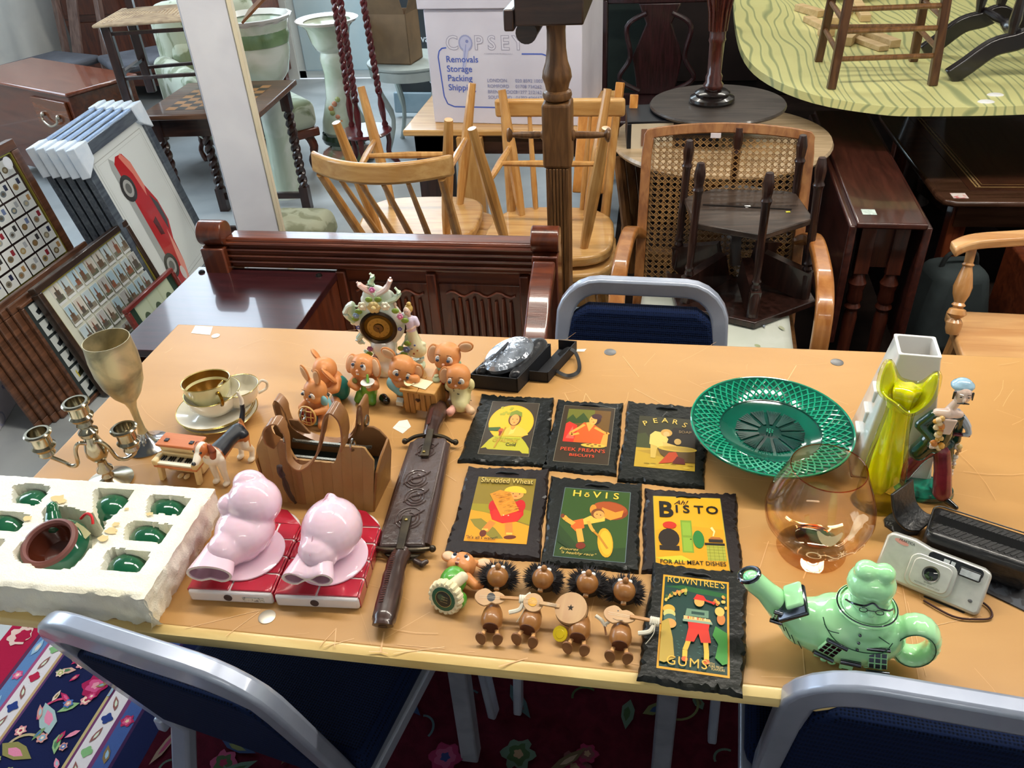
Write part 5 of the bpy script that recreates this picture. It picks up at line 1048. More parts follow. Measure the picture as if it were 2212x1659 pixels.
# local +y runs along, from near grip to far grip
KL=mat('#3a2b27',.35,c2='#544440',ns=16,bump=.5,bs=120,coat=.4); KW=wood('#2e1c18','#4a322a',.3,'y',9,.6); KM=mat('#3a342c',.35,metal=.8,c2='#5a5040',ns=20)
y0,y1=L_*.285,L_*.80
G().prism([(-.034,y0),(.032,y0+.002),(.030,y0+.02),(.030,y1-.01),(.026,y1),(-.022,y1),(-.028,y1-.01),(-.036,y0+.03)],.001,.020).build('sheath_body',KL,ks,bevel=.005,seg=3)
for s_ in(-1,1): G().tube([(s_*.0315,y0+.01,.010),(s_*.0305 if s_>0 else -.031,(y0+y1)/2,.010),(s_*.027,y1-.01,.010)],.0075,10).build('side_roll',KW,ks)
for (cx,cy,rr) in((.0,y0+.055,.020),(.002,y0+.10,.017),(-.004,y0+.14,.019),(.0,y1-.035,.016)):
    g=G()
    for k in range(3): g.tube([(cx+(rr-k*.005)*math.cos(u),cy+(rr-k*.005)*math.sin(u)*1.1,.0205) for u in[(.6+k+2*PI*i/20*.85) for i in range(21)]],.0011,5)
    g.tube(cr([(cx-rr,cy-.012,.0205),(cx-.006,cy,.0212),(cx+.008,cy+.006,.0212),(cx+rr,cy+.018,.0205)],4),.0012,5); g.build('tooled_scroll',mat('#4a3834',.35,coat=.4),ks)
for yy,s_ in((y0,-1),(y1,1)):
    G().tube(cr([(-.040,yy-s_*.003,.012),(-.025,yy+s_*.004,.017),(0,yy+s_*.006,.019),(.022,yy+s_*.003,.017),(.038,yy-s_*.004,.012)],5),.0032,8).ball((-.043,yy-s_*.003,.012),.0052,n=12,k=8).ball((.042,yy-s_*.004,.012),.0052,n=12,k=8).build('crossguard',KM,ks)
    G().bar((.0,yy+s_*.012,.026),(-.002 if s_<0 else 0,yy-s_*.055,.024),.011,.003,w2=.014).build('retaining_strap',KM,ks,bevel=.001); G().ball((-.002,yy-s_*.046,.0265),(.003,.003,.0016)).build('stud',mat('#8a7a4a',.3,metal=.9),ks)
    e=0 if s_<0 else L_
    P_=[(-.002*s_,yy+s_*.004,.014),(-.002,yy+s_*.03,.017),(0,lerp(yy,e,.6),.017),(0,e-s_*.012,.016),(0,e-s_*.002,.014)]
    G().tube(cr(P_,6),[.0125,.0135,.014,.0155,.0165,.0160,.014,.006],14,fl=.85).build('wooden_grip',KW,ks)
    g=G()
    for k in range(22): yk=lerp(yy+s_*.022,e-s_*.03,k/21); g.tube([(-.009,yk,.0285),(-.003,yk+s_*.001,.0312)],.0008,5)
    stuff(g.build('grip_notches',mat('#6a4038',.35,coat=.4),ks))
G().prism([(-.028,y0-.001),(.026,y0-.001),(.016,y0-.012),(-.016,y0-.013)],.004,.006).build('guard_plate',KM,ks,bevel=.001)  # flat tapering plate in the guard's dark metal
G().chain([(.020,y0-.014,.006),(.030,y0-.020,.006),(.036,y0-.016,.007)],[.004,.0045,.0035]).build('sheath_tip_hook',KL,ks)
# ---- slates with glued prints
SL=[mat('#0d0f0d',.35,c2='#181a15',ns=9,bump=.5,bs=70,coat=.12,spec=.3),mat('#1b1211',.4,c2='#231a1a',ns=9,bump=.35,bs=70,coat=.1,spec=.3)]
def slate(lab,C,sl,art,pw,seed,z=0.,tilt=None,off=(0,0)):
    P_=[at(*c) for c in C]; cx=sum((p for p in P_),V((0,0,0)))/4; d=(P_[1]-P_[0]).normalized()+(P_[2]-P_[3]).normalized(); yaw=math.atan2(d.y,d.x)
    t=thing('slate_plaque',lab,'wall plaque',(cx.x,cx.y,ZT+z),math.degrees(yaw),'advert slates on the table',rx=(tilt or 0))
    ca,sa=math.cos(-yaw),math.sin(-yaw); q=[((p.x-cx.x)*ca-(p.y-cx.y)*sa,(p.x-cx.x)*sa+(p.y-cx.y)*ca) for p in P_]
    rr=random.Random(seed); top=[]; bot=[]; n=34; H=.0065
    for i in range(4):
        (x0,y0),(x1,y1)=q[i],q[(i+1)%4]; nx,ny=(y1-y0),-(x1-x0); l=math.hypot(nx,ny); nx/=l; ny/=l
        for k in range(n):
            u=k/n; e=min(u,1-u); c=.006*math.exp(-e*26); wv=.0012*math.sin(u*9+seed+i)+rr.uniform(-.0007,.0007)
            # q runs clockwise seen from above, so n points outward
            X,Y=lerp(x0,x1,u),lerp(y0,y1,u); cf=min(1,e*n/4)
            ox,oy=(-nx,-ny) if (nx*(X)+ny*(Y))<0 else (nx,ny)
            bot.append((X+ox*wv*cf,Y+oy*wv*cf)); k_=(rr.uniform(.001,.005)+(.003 if k%4==0 else 0))*cf
            top.append((X*.985+ox*(wv*cf-k_),Y*.985+oy*(wv*cf-k_)))
    N=len(top); mid=[((a[0]*.35+b[0]*.65),(a[1]*.35+b[1]*.65)) for a,b in zip(top,bot)]
    vs=[(x,y,.0) for x,y in bot]+[(x,y,H*rr.uniform(.45,.75)) for x,y in mid]+[(x,y,H) for x,y in top]
    fs=[tuple(range(N)),tuple(range(2*N,3*N))[::-1]]
    for r_ in(0,N): fs+=[(r_+i,r_+N+i,r_+N+(i+1)%N,r_+(i+1)%N) for i in range(N)]
    G().add(vs,fs).build('slate',SL[sl],t,smooth=25)
    W=((P_[1]-P_[0]).length+(P_[2]-P_[3]).length)/2; Hh=((P_[0]-P_[3]).length+(P_[1]-P_[2]).length)/2
    g=G(); g.tube(cr([(-.018,Hh/2-.017,H),(-.010,Hh/2-.015,H+.0015),(0,Hh/2-.0165,H+.002),(.010,Hh/2-.0155,H+.0015),(.018,Hh/2-.017,H)],4),.0017,6); g.build('hanging_cord',mat('#0c1016',.4),t)
    x0,y0,x1,y1=pw; w_,h_=(x1-x0)*W,(y1-y0)*Hh; a=G(tr(-W/2+x0*W,Hh/2-y1*Hh,H+.0003)); a.dz=.00003
    art(a,w_,h_); a.build('printed_picture',PRINT,t,smooth=0)
    return t
Y_='#e9a91c'; OR='#e4641c'; SK='#e0923c'; RD='#d8301c'
def u_(a,w,h): return (lambda *L:[(x*w,y*h) for x,y in L])
def art_oval(a,w,h):
    a.rect(0,0,w,h,'#3a2f20'); a.frame(0,0,w,h,.0006,'#8a8470')
    a.poly([(w*(.5+.46*math.cos(t)),h*(.60+.34*math.sin(t))) for t in[2*PI*i/40 for i in range(40)]],'#d9a418')
    a.poly([(w*(.5+.45*math.cos(t)),h*(.60+.33*math.sin(t))) for t in[2*PI*i/40 for i in range(40)]],'#e0b824')
    P=u_(a,w,h); a.poly(P((.02,.10),(.12,.12),(.16,.09),(.80,.09),(.86,.05),(.99,.05),(.97,.14),(.88,.24),(.76,.34),(.24,.34),(.14,.26),(.08,.18)),'#b9b02a')
    for k in range(10): a.ell(w*Q.uniform(.2,.5),h*Q.uniform(.72,.88),w*.04,h*.02,'#a9a424',Q.uniform(0,90))
    a.poly(P((.06,.48),(.30,.50),(.34,.46),(.26,.42),(.10,.42)),'#3f5a26')
    a.poly(P((.42,.34),(.40,.44),(.5,.52),(.66,.54),(.84,.46),(.90,.38),(.76,.34)),'#e8b840'); a.poly(P((.5,.36),(.54,.50),(.62,.5),(.60,.4)),'#d8c860')
    a.ell(w*.56,h*.53,w*.05,h*.07,SK); a.ell(w*.56,h*.66,w*.13,h*.125,'#6a3a1c'); a.ell(w*.56,h*.65,w*.095,h*.105,'#e8a050'); a.poly(P((.43,.70),(.45,.80),(.56,.84),(.68,.80),(.70,.71),(.56,.76)),'#7c8a28')
    a.ell(w*.52,h*.66,w*.015,h*.006,'#4a2c18'); a.ell(w*.61,h*.66,w*.015,h*.006,'#4a2c18'); a.ell(w*.565,h*.595,w*.02,h*.006,'#b83820')
    a.ell(w*.34,h*.43,w*.055,h*.045,'#c05a24'); a.rect(w*.31,h*.34,w*.37,h*.42,'#8c2a18'); a.poly(P((.40,.50),(.43,.50),(.30,.12),(.27,.12)),'#b8882a')
    a.txt('The ideal Summer Drink',w*.5,h*.285,.0035,'#7c8a20',fw=w*.52); a.txt('OVALTINE',w*.47,h*.225,.0075,'#b98a2c',fw=w*.5); a.txt('Cold',w*.60,h*.165,.0075,'#3f3a14',bold=.02,fw=w*.2)
def art_peek(a,w,h):
    P=u_(a,w,h); a.rect(0,0,w,h,'#3a2c1a'); a.frame(0,0,w,h,.0006,'#8a8470')
    a.rect(w*.10,h*.34,w*.93,h*.94,'#6a4a18'); a.poly(P((.10,.94),(.10,.66),(.62,.70),(.62,.94)),'#6a6a20'); a.poly(P((.10,.74),(.2,.84),(.28,.76),(.40,.88),(.50,.78),(.55,.70),(.10,.66)),'#34481a')
    a.poly(P((.10,.34),(.10,.66),(.16,.70),(.32,.64),(.34,.34)),'#d83020'); a.poly(P((.14,.4),(.24,.62),(.3,.4)),'#e8604a')
    a.poly(P((.30,.34),(.34,.60),(.44,.70),(.58,.70),(.78,.60),(.93,.46),(.93,.30),(.80,.30),(.6,.34)),'#e85a1c'); a.poly(P((.48,.70),(.56,.54),(.64,.66),(.6,.72)),'#eea040')
    a.line(P((.46,.66),(.22,.50),(.24,.46),(.38,.50)),w*.06,'#eea040'); a.line(P((.66,.62),(.90,.52),(.94,.54)),w*.06,'#eea040')
    a.ell(w*.65,h*.77,w*.11,h*.10,'#3c2220'); a.ell(w*.61,h*.75,w*.075,h*.085,'#eea850'); a.ell(w*.67,h*.82,w*.10,h*.05,'#44282a'); a.ell(w*.58,h*.765,w*.01,h*.006,'#3c2220'); a.ell(w*.62,h*.715,w*.018,h*.006,'#b83820')
    a.poly(P((.80,.30),(.93,.30),(.93,.52),(.84,.50)),'#e89a3c'); a.ell(w*.68,h*.30,w*.23,h*.035,'#d8b040'); 
    for x,y in((.58,.31),(.66,.29),(.72,.32),(.80,.30),(.62,.33)): a.ell(w*x,h*y,w*.03,h*.012,'#8a5a24')
    a.txt('PEEK FREAN\'S',w*.5,h*.185,.0085,'#e8502c',fw=w*.82); a.txt('BISCUITS',w*.5,h*.10,.0062,'#e8502c',bold=.01,fw=w*.46)
def art_pears(a,w,h):
    P=u_(a,w,h); a.rect(0,0,w,h,'#33301a'); a.poly(P((0,.25),(0,.62),(.14,.66),(.34,.40),(.30,.28)),'#3f4420'); a.rect(0,0,w,h*.36,'#b9962a'); a.poly(P((0,.30),(.5,.36),(1,.26),(1,.10),(.5,.2)),'#a8862a')
    a.poly(P((.5,.34),(1,.34),(1,.8),(.62,.8),(.48,.6)),'#241a10')
    for k in range(14): a.ell(w*Q.uniform(.02,.98),h*Q.uniform(.03,.14),w*.05,h*.01,Q.choice(['#c9a83a','#8f7420']))
    # plain generic shapes: pale draped bundle over a round tub with red cloth beside it
    a.poly(P((.22,.62),(.30,.70),(.44,.68),(.54,.56),(.5,.42),(.36,.36),(.22,.44)),'#d9c064'); a.poly(P((.24,.44),(.36,.40),(.34,.18),(.26,.18)),'#c9a850'); a.ell(w*.50,h*.68,w*.10,h*.075,'#c99a4a'); a.ell(w*.5,h*.655,w*.055,h*.05,'#d8b070')
    a.poly(P((.44,.50),(.68,.44),(.70,.40),(.46,.42)),'#d8b460'); a.ell(w*.70,h*.52,w*.06,h*.06,'#caa258')
    a.poly(P((.36,.38),(1,.36),(1,.14),(.60,.14),(.42,.26)),'#5a4420'); a.ell(w*.70,h*.38,w*.33,h*.055,'#c9a840'); a.ell(w*.72,h*.385,w*.27,h*.035,'#b8963a')
    a.poly(P((.56,.30),(.68,.32),(.72,.24),(.62,.12),(.40,.08),(.46,.16)),'#b8421c'); a.poly(P((.70,.24),(.82,.20),(.84,.10),(.62,.10)),'#5c1c18')
    for i,(c,x,y,r_) in enumerate((('P',.14,.80,22),('E',.30,.865,12),('A',.46,.885,2),('R',.63,.87,-8),('S',.79,.82,-18))): a.txt(c,w*x,h*y,.0125,'#e0bc58',a=r_,bold=.006,sx=.9)
    a.txt('SOAP',w*.82,h*.695,.0065,'#a88a58',fw=w*.22)
def art_wheat(a,w,h):
    P=u_(a,w,h); a.rect(0,0,w,h,'#8a7422'); a.poly(P((0,0),(1,0),(1,.26),(.6,.36),(.0,.48)),'#e89a1c'); a.poly(P((0,.56),(0,.46),(.5,.40),(1,.28),(1,.48),(.6,.56)),'#9a8a1c')
    a.poly(P((.02,.32),(.2,.34),(.46,.20),(.62,.06),(.44,.05),(.12,.22)),'#8a7c28')
    for x0,y0,x1,y1 in((.40,.30,.30,.16),(.66,.30,.70,.12)): a.line(P((x0,y0),(x1,y1)),w*.12,'#e88030'); a.line(P((x1,y1+.03),(x1,y1)),w*.10,'#e8b848')
    a.ell(w*.28,h*.12,w*.055,h*.05,'#6a2c18'); a.ell(w*.72,h*.085,w*.10,h*.028,'#6a2c18',8)
    a.poly(P((.34,.62),(.84,.62),(.88,.42),(.80,.32),(.56,.28),(.38,.33),(.32,.44)),'#cf1f1c'); a.poly(P((.36,.48),(.84,.46),(.80,.32),(.56,.28),(.38,.33)),'#e02a1c'); a.ell(w*.80,h*.55,w*.09,h*.10,'#c81c1c'); a.ell(w*.34,h*.54,w*.06,h*.08,'#c81c1c')
    a.ell(w*.70,h*.735,w*.13,h*.085,'#e8984a'); a.poly([(w*(.68+.19*math.cos(t)),h*(.775+.09*math.sin(t))) for t in[PI*i/12-.25 for i in range(14)]],'#e8b830'); a.ell(w*.70,h*.70,w*.03,h*.006,'#b83820'); a.ell(w*.65,h*.74,w*.012,h*.008,'#4a2c18'); a.ell(w*.76,h*.74,w*.012,h*.008,'#4a2c18')
    a.poly(P((.26,.72),(.42,.79),(.60,.76),(.80,.48),(.52,.38)),'#d98c24')
    for k in range(60): t=Q.random(); u=Q.random(); x=lerp(lerp(.30,.54,t),lerp(.56,.76,t),u); y=lerp(lerp(.71,.42,t),lerp(.75,.50,t),u); a.line([(w*x,h*y),(w*(x+.05),h*(y+.012))],.0005,Q.choice(['#8a5214','#a8641a','#e8ac48']))
    for i in range(2): a.ell(w*(.56+.08*i),h*.385,w*.012,h*.008,'#e8d0a0')
    a.txt('Shredded Wheat',w*.51,h*.893,.0112,'#2a1c10',bold=.03,fw=w*.915); a.txt('Shredded Wheat',w*.51,h*.895,.0112,'#e8c468',bold=.0,fw=w*.9); a.txt('"It\'s all I want!"',w*.28,h*.022,.0058,'#2a1c10',bold=.01,fw=w*.5)
def art_hovis(a,w,h):
    P=u_(a,w,h); a.rect(0,0,w,h,'#34501c'); a.poly(P((0,0),(1,0),(1,.2),(.4,.1),(0,.45)),'#2a4218'); a.frame(0,0,w,h,.0008,'#6a7a80')
    a.ell(w*.72,h*.70,w*.27,h*.135,'#8a3a18',-8); a.ell(w*.72,h*.74,w*.25,h*.085,'#a84c1c',-8); a.poly(P((.60,.74),(.80,.68),(.92,.72),(.90,.62),(.74,.56),(.58,.62)),'#e0902c'); a.ell(w*.47,h*.70,w*.05,h*.07,'#e08a2c')
    a.poly(P((.30,.52),(.44,.60),(.66,.60),(.66,.54),(.44,.48),(.34,.46)),'#e0b444'); a.ell(w*.545,h*.64,w*.10,h*.075,'#7a4420'); a.ell(w*.565,h*.625,w*.08,h*.06,'#e89c4c'); a.ell(w*.535,h*.63,w*.01,h*.007,'#3c2220'); a.ell(w*.59,h*.62,w*.01,h*.007,'#3c2220')
    a.poly(P((.18,.50),(.34,.55),(.38,.42),(.26,.36),(.18,.42)),'#e0601c'); a.line(P((.30,.40),(.34,.28),(.36,.22)),w*.09,'#e8a03c'); a.ell(w*.36,h*.17,w*.07,h*.045,'#7a2c18',20); a.line(P((.22,.46),(.10,.52),(.05,.56)),w*.08,'#e8a03c'); a.ell(w*.035,h*.565,w*.03,h*.03,'#7a3a20')
    a.line(P((.42,.52),(.48,.42),(.52,.38)),w*.05,'#e8a03c'); a.ell(w*.70,h*.24,w*.11,h*.20,'#e0a01c',8); a.ell(w*.71,h*.24,w*.085,h*.165,'#e8b02c',8); a.line(P((.52,.38),(.60,.32),(.74,.16)),w*.035,'#c08020')
    a.poly(P((0,.36),(.06,.24),(.28,.10),(.5,.04),(.3,.06),(.02,.2)),'#243a16')
    for i,c in enumerate('H\u00f5VIS'): a.txt(c,w*(.20,.35,.50,.645,.79)[i],h*.875,.0130 if i!=1 else .0105,'#ecc040',bold=.014,sx=1.05)
    a.txt('Ensures',w*.20,h*.095,.0048,'#e0c060',shear=.4,fw=w*.27); a.txt('"a healthy race"',w*.33,h*.045,.0048,'#e0c060',shear=.4,fw=w*.5)
def art_bisto(a,w,h):
    P=u_(a,w,h); a.rect(0,0,w,h,'#e0a41c'); a.poly(P((0,0),(0,.5),(.3,.6),(1,.55),(1,0)),'#dc9c18'); a.frame(0,0,w,h,.001,'#a89a3c')
    # plain green door and kitchen range; no figures
    a.rect(w*.38,h*.22,w*.54,h*.66,'#7c9a2c'); a.rect(w*.40,h*.24,w*.52,h*.42,'#8cac38'); a.rect(w*.40,h*.45,w*.52,h*.63,'#8cac38'); a.ell(w*.51,h*.40,.0012,.0012,'#3a3a18')
    a.poly(P((.0,.14),(.36,.18),(.5,.12),(.2,.08)),'#c9c030'); a.rect(w*.72,h*.13,w*.98,h*.33,'#a8a83c')
    for j in range(5): a.line(P((.72,.15+j*.04),(.98,.15+j*.04)),.0004,'#6a7020')
    for j in range(4): a.line(P((.76+j*.06,.13),(.76+j*.06,.33)),.0003,'#6a7020')
    a.rect(w*.70,h*.33,w*.98,h*.36,'#1c1814'); a.rect(w*.76,h*.37,w*.96,h*.41,'#2a2018'); a.poly(P((.76,.41),(.96,.41),(.92,.44),(.80,.44)),'#a8642a'); a.poly(P((.84,.45),(.87,.52),(.83,.58),(.80,.56),(.84,.51),(.82,.45)),'#f0d890')
    a.ell(w*.20,h*.40,w*.15,h*.13,'#2a2018'); a.rect(w*.06,h*.24,w*.34,h*.30,'#2a2018'); a.ell(w*.62,h*.40,w*.08,h*.12,'#2f7a34'); a.ell(w*.22,h*.58,w*.10,h*.05,'#c8301c')
    a.txt('Ah!',w*.40,h*.885,.0085,'#3a1c10',shear=.45,bold=.01,fw=w*.22)
    a.txt('B',w*.175,h*.70,.031,'#1c1610',bold=.035,sx=.85); a.txt('B',w*.175,h*.715,.028,'#e0a41c',bold=-.028,sx=.82); a.txt('B',w*.175,h*.71,.029,'#1c1610',bold=-.012,sx=.84)
    for c,x in zip('ISTO',(.34,.48,.665,.86)): a.txt(c,w*x,h*.765,.0155,'#1c1610',bold=.022,sx=1.0)
    a.txt('FOR ALL MEAT DISHES',w*.51,h*.065,.0072,'#241a10',fw=w*.9,bold=.01)
def art_gums(a,w,h):
    P=u_(a,w,h); a.rect(0,0,w,h,'#dc9c20'); a.rect(w*.03,h*.022,w*.97,h*.978,'#173c34'); a.poly(P((.03,.86),(.3,.90),(.97,.86),(.97,.81),(.5,.83),(.2,.86)),'#1f5c2c')
    for k in range(50): x,y=Q.uniform(.25,.8),Q.uniform(.08,.5); a.line([(w*x,h*y),(w*(x+.015),h*(y+.008)),(w*(x+.03),h*y)],.0004,'#4f7a70')
    for k in range(22): x=Q.uniform(.06,.36); y=.70+x*.35+Q.uniform(-.03,.03); a.ell(w*x,h*y,w*.022,h*.02,Q.choice(['#d8a040','#c8b050','#7c8a38','#c87838','#3f5a28']))
    for k in range(12): a.ell(w*Q.uniform(.76,.95),h*Q.uniform(.68,.82),w*.022,h*.018,Q.choice(['#d8a040','#e0b458','#b8642c']))
    for k in range(4): y=.60-k*.05; a.ell(w*(.12+.01*k),h*y,w*.09,h*.05,['#e0a83c','#c8c070','#4a6a60','#d89a50'][k])
    a.poly(P((.03,.06),(.03,.46),(.12,.50),(.2,.30),(.24,.10),(.1,.05)),'#b89a40'); a.poly(P((.97,.42),(.80,.48),(.76,.38),(.84,.30),(.80,.16),(.90,.10),(.97,.12)),'#3c8a34'); a.ell(w*.88,h*.56,w*.06,h*.06,'#c87838'); a.ell(w*.86,h*.64,w*.07,h*.05,'#e0b458')
    a.poly(P((.60,.16),(.72,.22),(.80,.20),(.66,.14)),'#0f2a24')
    for x0,x1 in((.44,.38),(.66,.68)): a.line(P((x0,.33),(x1,.20),(x1,.13)),w*.07,'#e8b840'); a.ell(w*x1,h*.11,w*.045,h*.025,'#d8642c')
    a.poly(P((.42,.44),(.70,.44),(.74,.30),(.60,.29),(.56,.38),(.50,.29),(.38,.29)),'#dc3420'); a.poly(P((.40,.50),(.72,.50),(.70,.42),(.42,.42)),'#d82c20'); a.ell(w*.56,h*.72,w*.075,h*.055,'#e8a050'); a.poly(P((.47,.74),(.52,.80),(.62,.79),(.66,.75),(.80,.73),(.78,.71),(.64,.735)),'#d82c20'); a.ell(w*.77,h*.72,w*.02,h*.014,'#d82c20')
    a.poly(P((.38,.63),(.70,.63),(.70,.55),(.36,.55)),'#6a8a70'); a.poly(P((.34,.55),(.72,.54),(.76,.49),(.34,.51)),'#d8b878'); a.rect(w*.33,h*.488,w*.75,h*.512,'#8aa088'); a.rect(w*.45,h*.575,w*.64,h*.605,'#23443c')
    for k in range(8): a.rect(w*(.40+k*.035),h*.52,w*(.415+k*.035),h*.545,['#c83420','#e8a82c','#b87838','#d8d0a0'][k%4])
    a.txt('ROWNTREE\'S',w*.50,h*.898,.0112,'#e8b040',bold=.0,fw=w*.86); a.txt('GUMS',w*.41,h*.035,.0130,'#e8b040',fw=w*.56,sp=1.15); a.txt('WITH',w*.74,h*.085,.0032,'#e0c070',fw=w*.1); a.txt('PURE FRUIT',w*.81,h*.06,.0032,'#e0c070',fw=w*.2); a.txt('FLAVOURS',w*.84,h*.035,.0032,'#e0c070',fw=w*.18)
slate('slate plaque with yellow oval advert of a woman, OVALTINE Cold lettering',[(1040,856),(1197,864),(1183,1012),(988,1001)],0,art_oval,(.20,.12,.80,.90),1)
slate('slate plaque with orange PEEK FREAN\'S BISCUITS print',[(1205,868),(1347,876),(1332,1031),(1170,1017)],0,art_peek,(.13,.10,.88,.90),2)
slate('slate plaque with PEARS SOAP print, partly under the green plate',[(1356,871),(1532,885),(1522,1058),(1333,1042)],0,art_pears,(.17,.20,.86,.84),3)
slate('brownish slate plaque with Shredded Wheat print of child in red',[(1012,1012),(1187,1018),(1167,1214),(960,1200)],1,art_wheat,(.17,.14,.85,.87),4)
slate('slate plaque with green H\u00d5VIS print of running child and loaf',[(1190,1033),(1387,1050),(1380,1240),(1168,1222)],0,art_hovis,(.15,.14,.87,.93),5)
slate('brown-edged slate plaque with yellow BISTO print',[(1392,1060),(1590,1072),(1605,1246),(1385,1240)],1,art_bisto,(.12,.10,.84,.98),6)
slate('slate plaque with green ROWNTREE\'S GUMS print overhanging the table front edge',[(1409,1228),(1617,1250),(1603,1518),(1374,1480)],0,art_gums,(.15,.12,.83,.90),7,z=.0076,tilt=0)

# ---------------- rabbits, clock, boxed ornament, dolls ----------------
RB=mat('#de965a',.5,c2='#cc8044',ns=26,ramp=(.35,.75),coat=.12,det=4); RBL=mat('#ecc49c',.5,c2='#e0b48c',ns=22,coat=.1)
WHT=mat('#f2eee8',.25,coat=.6); EYB=mat('#223048',.15,coat=1.); BLKG=mat('#0c0b0c',.12,coat=1.)
def aim(fr,to): return (V(to)-V(fr)).to_track_quat('Y','Z').to_matrix().to_4x4()
def rhead(t,c,r,face=(0,-1,-.0),up=0,ears=((-1,'up'),(1,'down')),look=(.2,-.1),teeth=True,mouth=False,tilt=0,earm=None,slim=1.):
    "rabbit head at c; face = direction of the nose. Head parts hang on the figure"
    c=V(c); f=V(face).normalized(); s_=f.cross(V((0,0,1))); 
    if s_.length<.2: s_=V((-1,0,0))
    s_.normalize(); u=s_.cross(f).normalized(); Rt=M.Rotation(math.radians(tilt),3,f); s_=Rt@s_; u=Rt@u   # s_: figure's own left as seen from the front = viewer's left
    P=lambda a,b,d:c+s_*(a*r)+f*(b*r)+u*(d*r)
    g=G(); g.ball(c,(r,r,r),n=20,k=14); g.ball(P(-.38,.42,-.36),r*.56); g.ball(P(.38,.42,-.36),r*.56); g.ball(P(0,.62,-.30),r*.42)
    for sd,kd in ears:
        if kd=='up': g.chain([P(sd*.45,-.1,.75),P(sd*.52,-.12,1.0)],[r*.26,r*.2])
        else: g.chain([P(sd*.6,-.15,.55),P(sd*.85,-.15,.55)],[r*.26,r*.22])
    g.org('head',earm or RB,t,vox=r*.075,it=4)
    for sd,kd in ears:
        cc_,ax,ln,wd={'up':((sd*.66,-.1,1.6),(sd*.22,-.05,1),.85,.38),'back':((sd*1.38,-.3,.72),(sd*1,-.15,.35),.62,.46),'down':((sd*1.16,.0,-.02),(sd*.22,.12,-1),.88,.48)}[kd]
        Z=(s_*ax[0]+f*ax[1]+u*ax[2]).normalized(); X=Z.cross(f).normalized(); Y=Z.cross(X); mt_=M(((X.x,Y.x,Z.x,0),(X.y,Y.y,Z.y,0),(X.z,Y.z,Z.z,0),(0,0,0,1)))
        e0=P(*cc_); fs_=f if Y.dot(f)>0 else f
        eo_=G().ball(e0,(r*wd,r*.17,r*ln),m=mt_,n=18,k=12).build('ear',earm or RB,t); G().ball(e0+f*r*.10,(r*wd*.80,r*.12,r*ln*.85),m=mt_,n=16,k=10).build('inner_ear',RBL,eo_)
    for sd in(-1,1):
        e=G(); e.ball((0,0,0),(r*.27,r*.13,r*.31),n=14,k=8)
        B=M((( s_.x,f.x,u.x),(s_.y,f.y,u.y),(s_.z,f.z,u.z))).to_4x4(); B.translation=P(sd*.42,.80,.12); e.v=[B@v for v in e.v]; eo=e.build('eye',WHT,t)
        G().ball(P(sd*.42+look[0]*.25,.91,.12+look[1]*.25),r*.15,n=10,k=8).build('pupil',EYB,eo)
        G().tube([P(sd*.42-.2,.80,.50),P(sd*.42,.83,.56),P(sd*.42+.2,.78,.50)],r*.025,5).build('brow',mat('#4a2a18',.6),t)
    G().ball(P(0,1.04,-.16),r*.12,n=10,k=8).build('nose',mat('#e8b49c',.3,coat=.5),t)
    if teeth:
        for sd in(-1,1): G().ball(P(sd*.07,.98,-.44),(r*.07,r*.05,r*.11),n=8,k=6).build('tooth',WHT,t)
    if mouth: G().ball(P(0,.98,-.52),(r*.13,r*.08,r*.13),n=10,k=8).build('mouth',mat('#8c3a34',.4),t)
def fig(lab,px,py,yaw,cat='rabbit figurine',name='rabbit_figurine',dx=0,dy=0,**k):
    q=at(px,py); return thing(name,lab,cat,(q.x+dx,q.y+dy,ZT),yaw,k.get('group'))
# pie rabbit
t=fig('rabbit figurine holding a red lattice pie, one ear up, nearest the handbag',688,914,-14,dy=.016)
t.scale=(.92,.92,.92)
rhead(t,(0,0,.064),.0225,(-.15,-1,-.12),ears=((-1,'up'),(1,'up')),look=(.5,.2),teeth=True)
g=G(); g.ball((0,.002,.030),(.022,.020,.030)); g.chain([(-.018,-.004,.040),(-.027,-.016,.030),(-.016,-.028,.026)],[.008,.0075,.006]); g.chain([(.018,-.004,.040),(.026,-.014,.034),(.014,-.028,.036)],[.008,.0075,.006]); g.chain([(-.014,-.012,.010),(-.023,-.030,.008)],[.010,.0085]); g.chain([(.014,-.012,.010),(.023,-.030,.009)],[.010,.0085]); g.org('body',RB,t,vox=.0016)
g=G(); g.ball((.001,.003,.028),(.0235,.021,.024)); g.ball((0,-.018,.006),(.014,.012,.007)); g.ball((.022,-.008,.05),(.008,.006,.012)); g.org('blue_overalls',mat('#8cc4cc',.5,c2='#7ab6c0',ns=12,coat=.1),t,vox=.0016)
m_=tr(-.002,-.031,.028)@rot(78,0,0); p_=G(m_).lathe([(0,0),(.017,0),(.019,.003),(.017,.006),(0,.007)],n=28).build('pie',mat('#9c1f26',.35,c2='#82181e',ns=20,coat=.3),t); g=G(m_)
for k in(-1,0,1): g.tube([(k*.011-.004*0,-.016*math.sqrt(1-(k*.011/.018)**2),.0065),(k*.011,0,.0085),(k*.011,.016*math.sqrt(1-(k*.011/.018)**2),.0065)],.0012,6); g.tube([(-.016*math.sqrt(1-(k*.011/.018)**2),k*.011,.0068),(0,k*.011,.0088),(.016*math.sqrt(1-(k*.011/.018)**2),k*.011,.0068)],.0012,6)
g.tube([(.0182*math.cos(2*PI*i/28),.0182*math.sin(2*PI*i/28),.004) for i in range(28)],.0022,6,closed=True); g.build('pastry_lattice',mat('#d8b070',.5,c2='#c89c58',ns=30),p_)
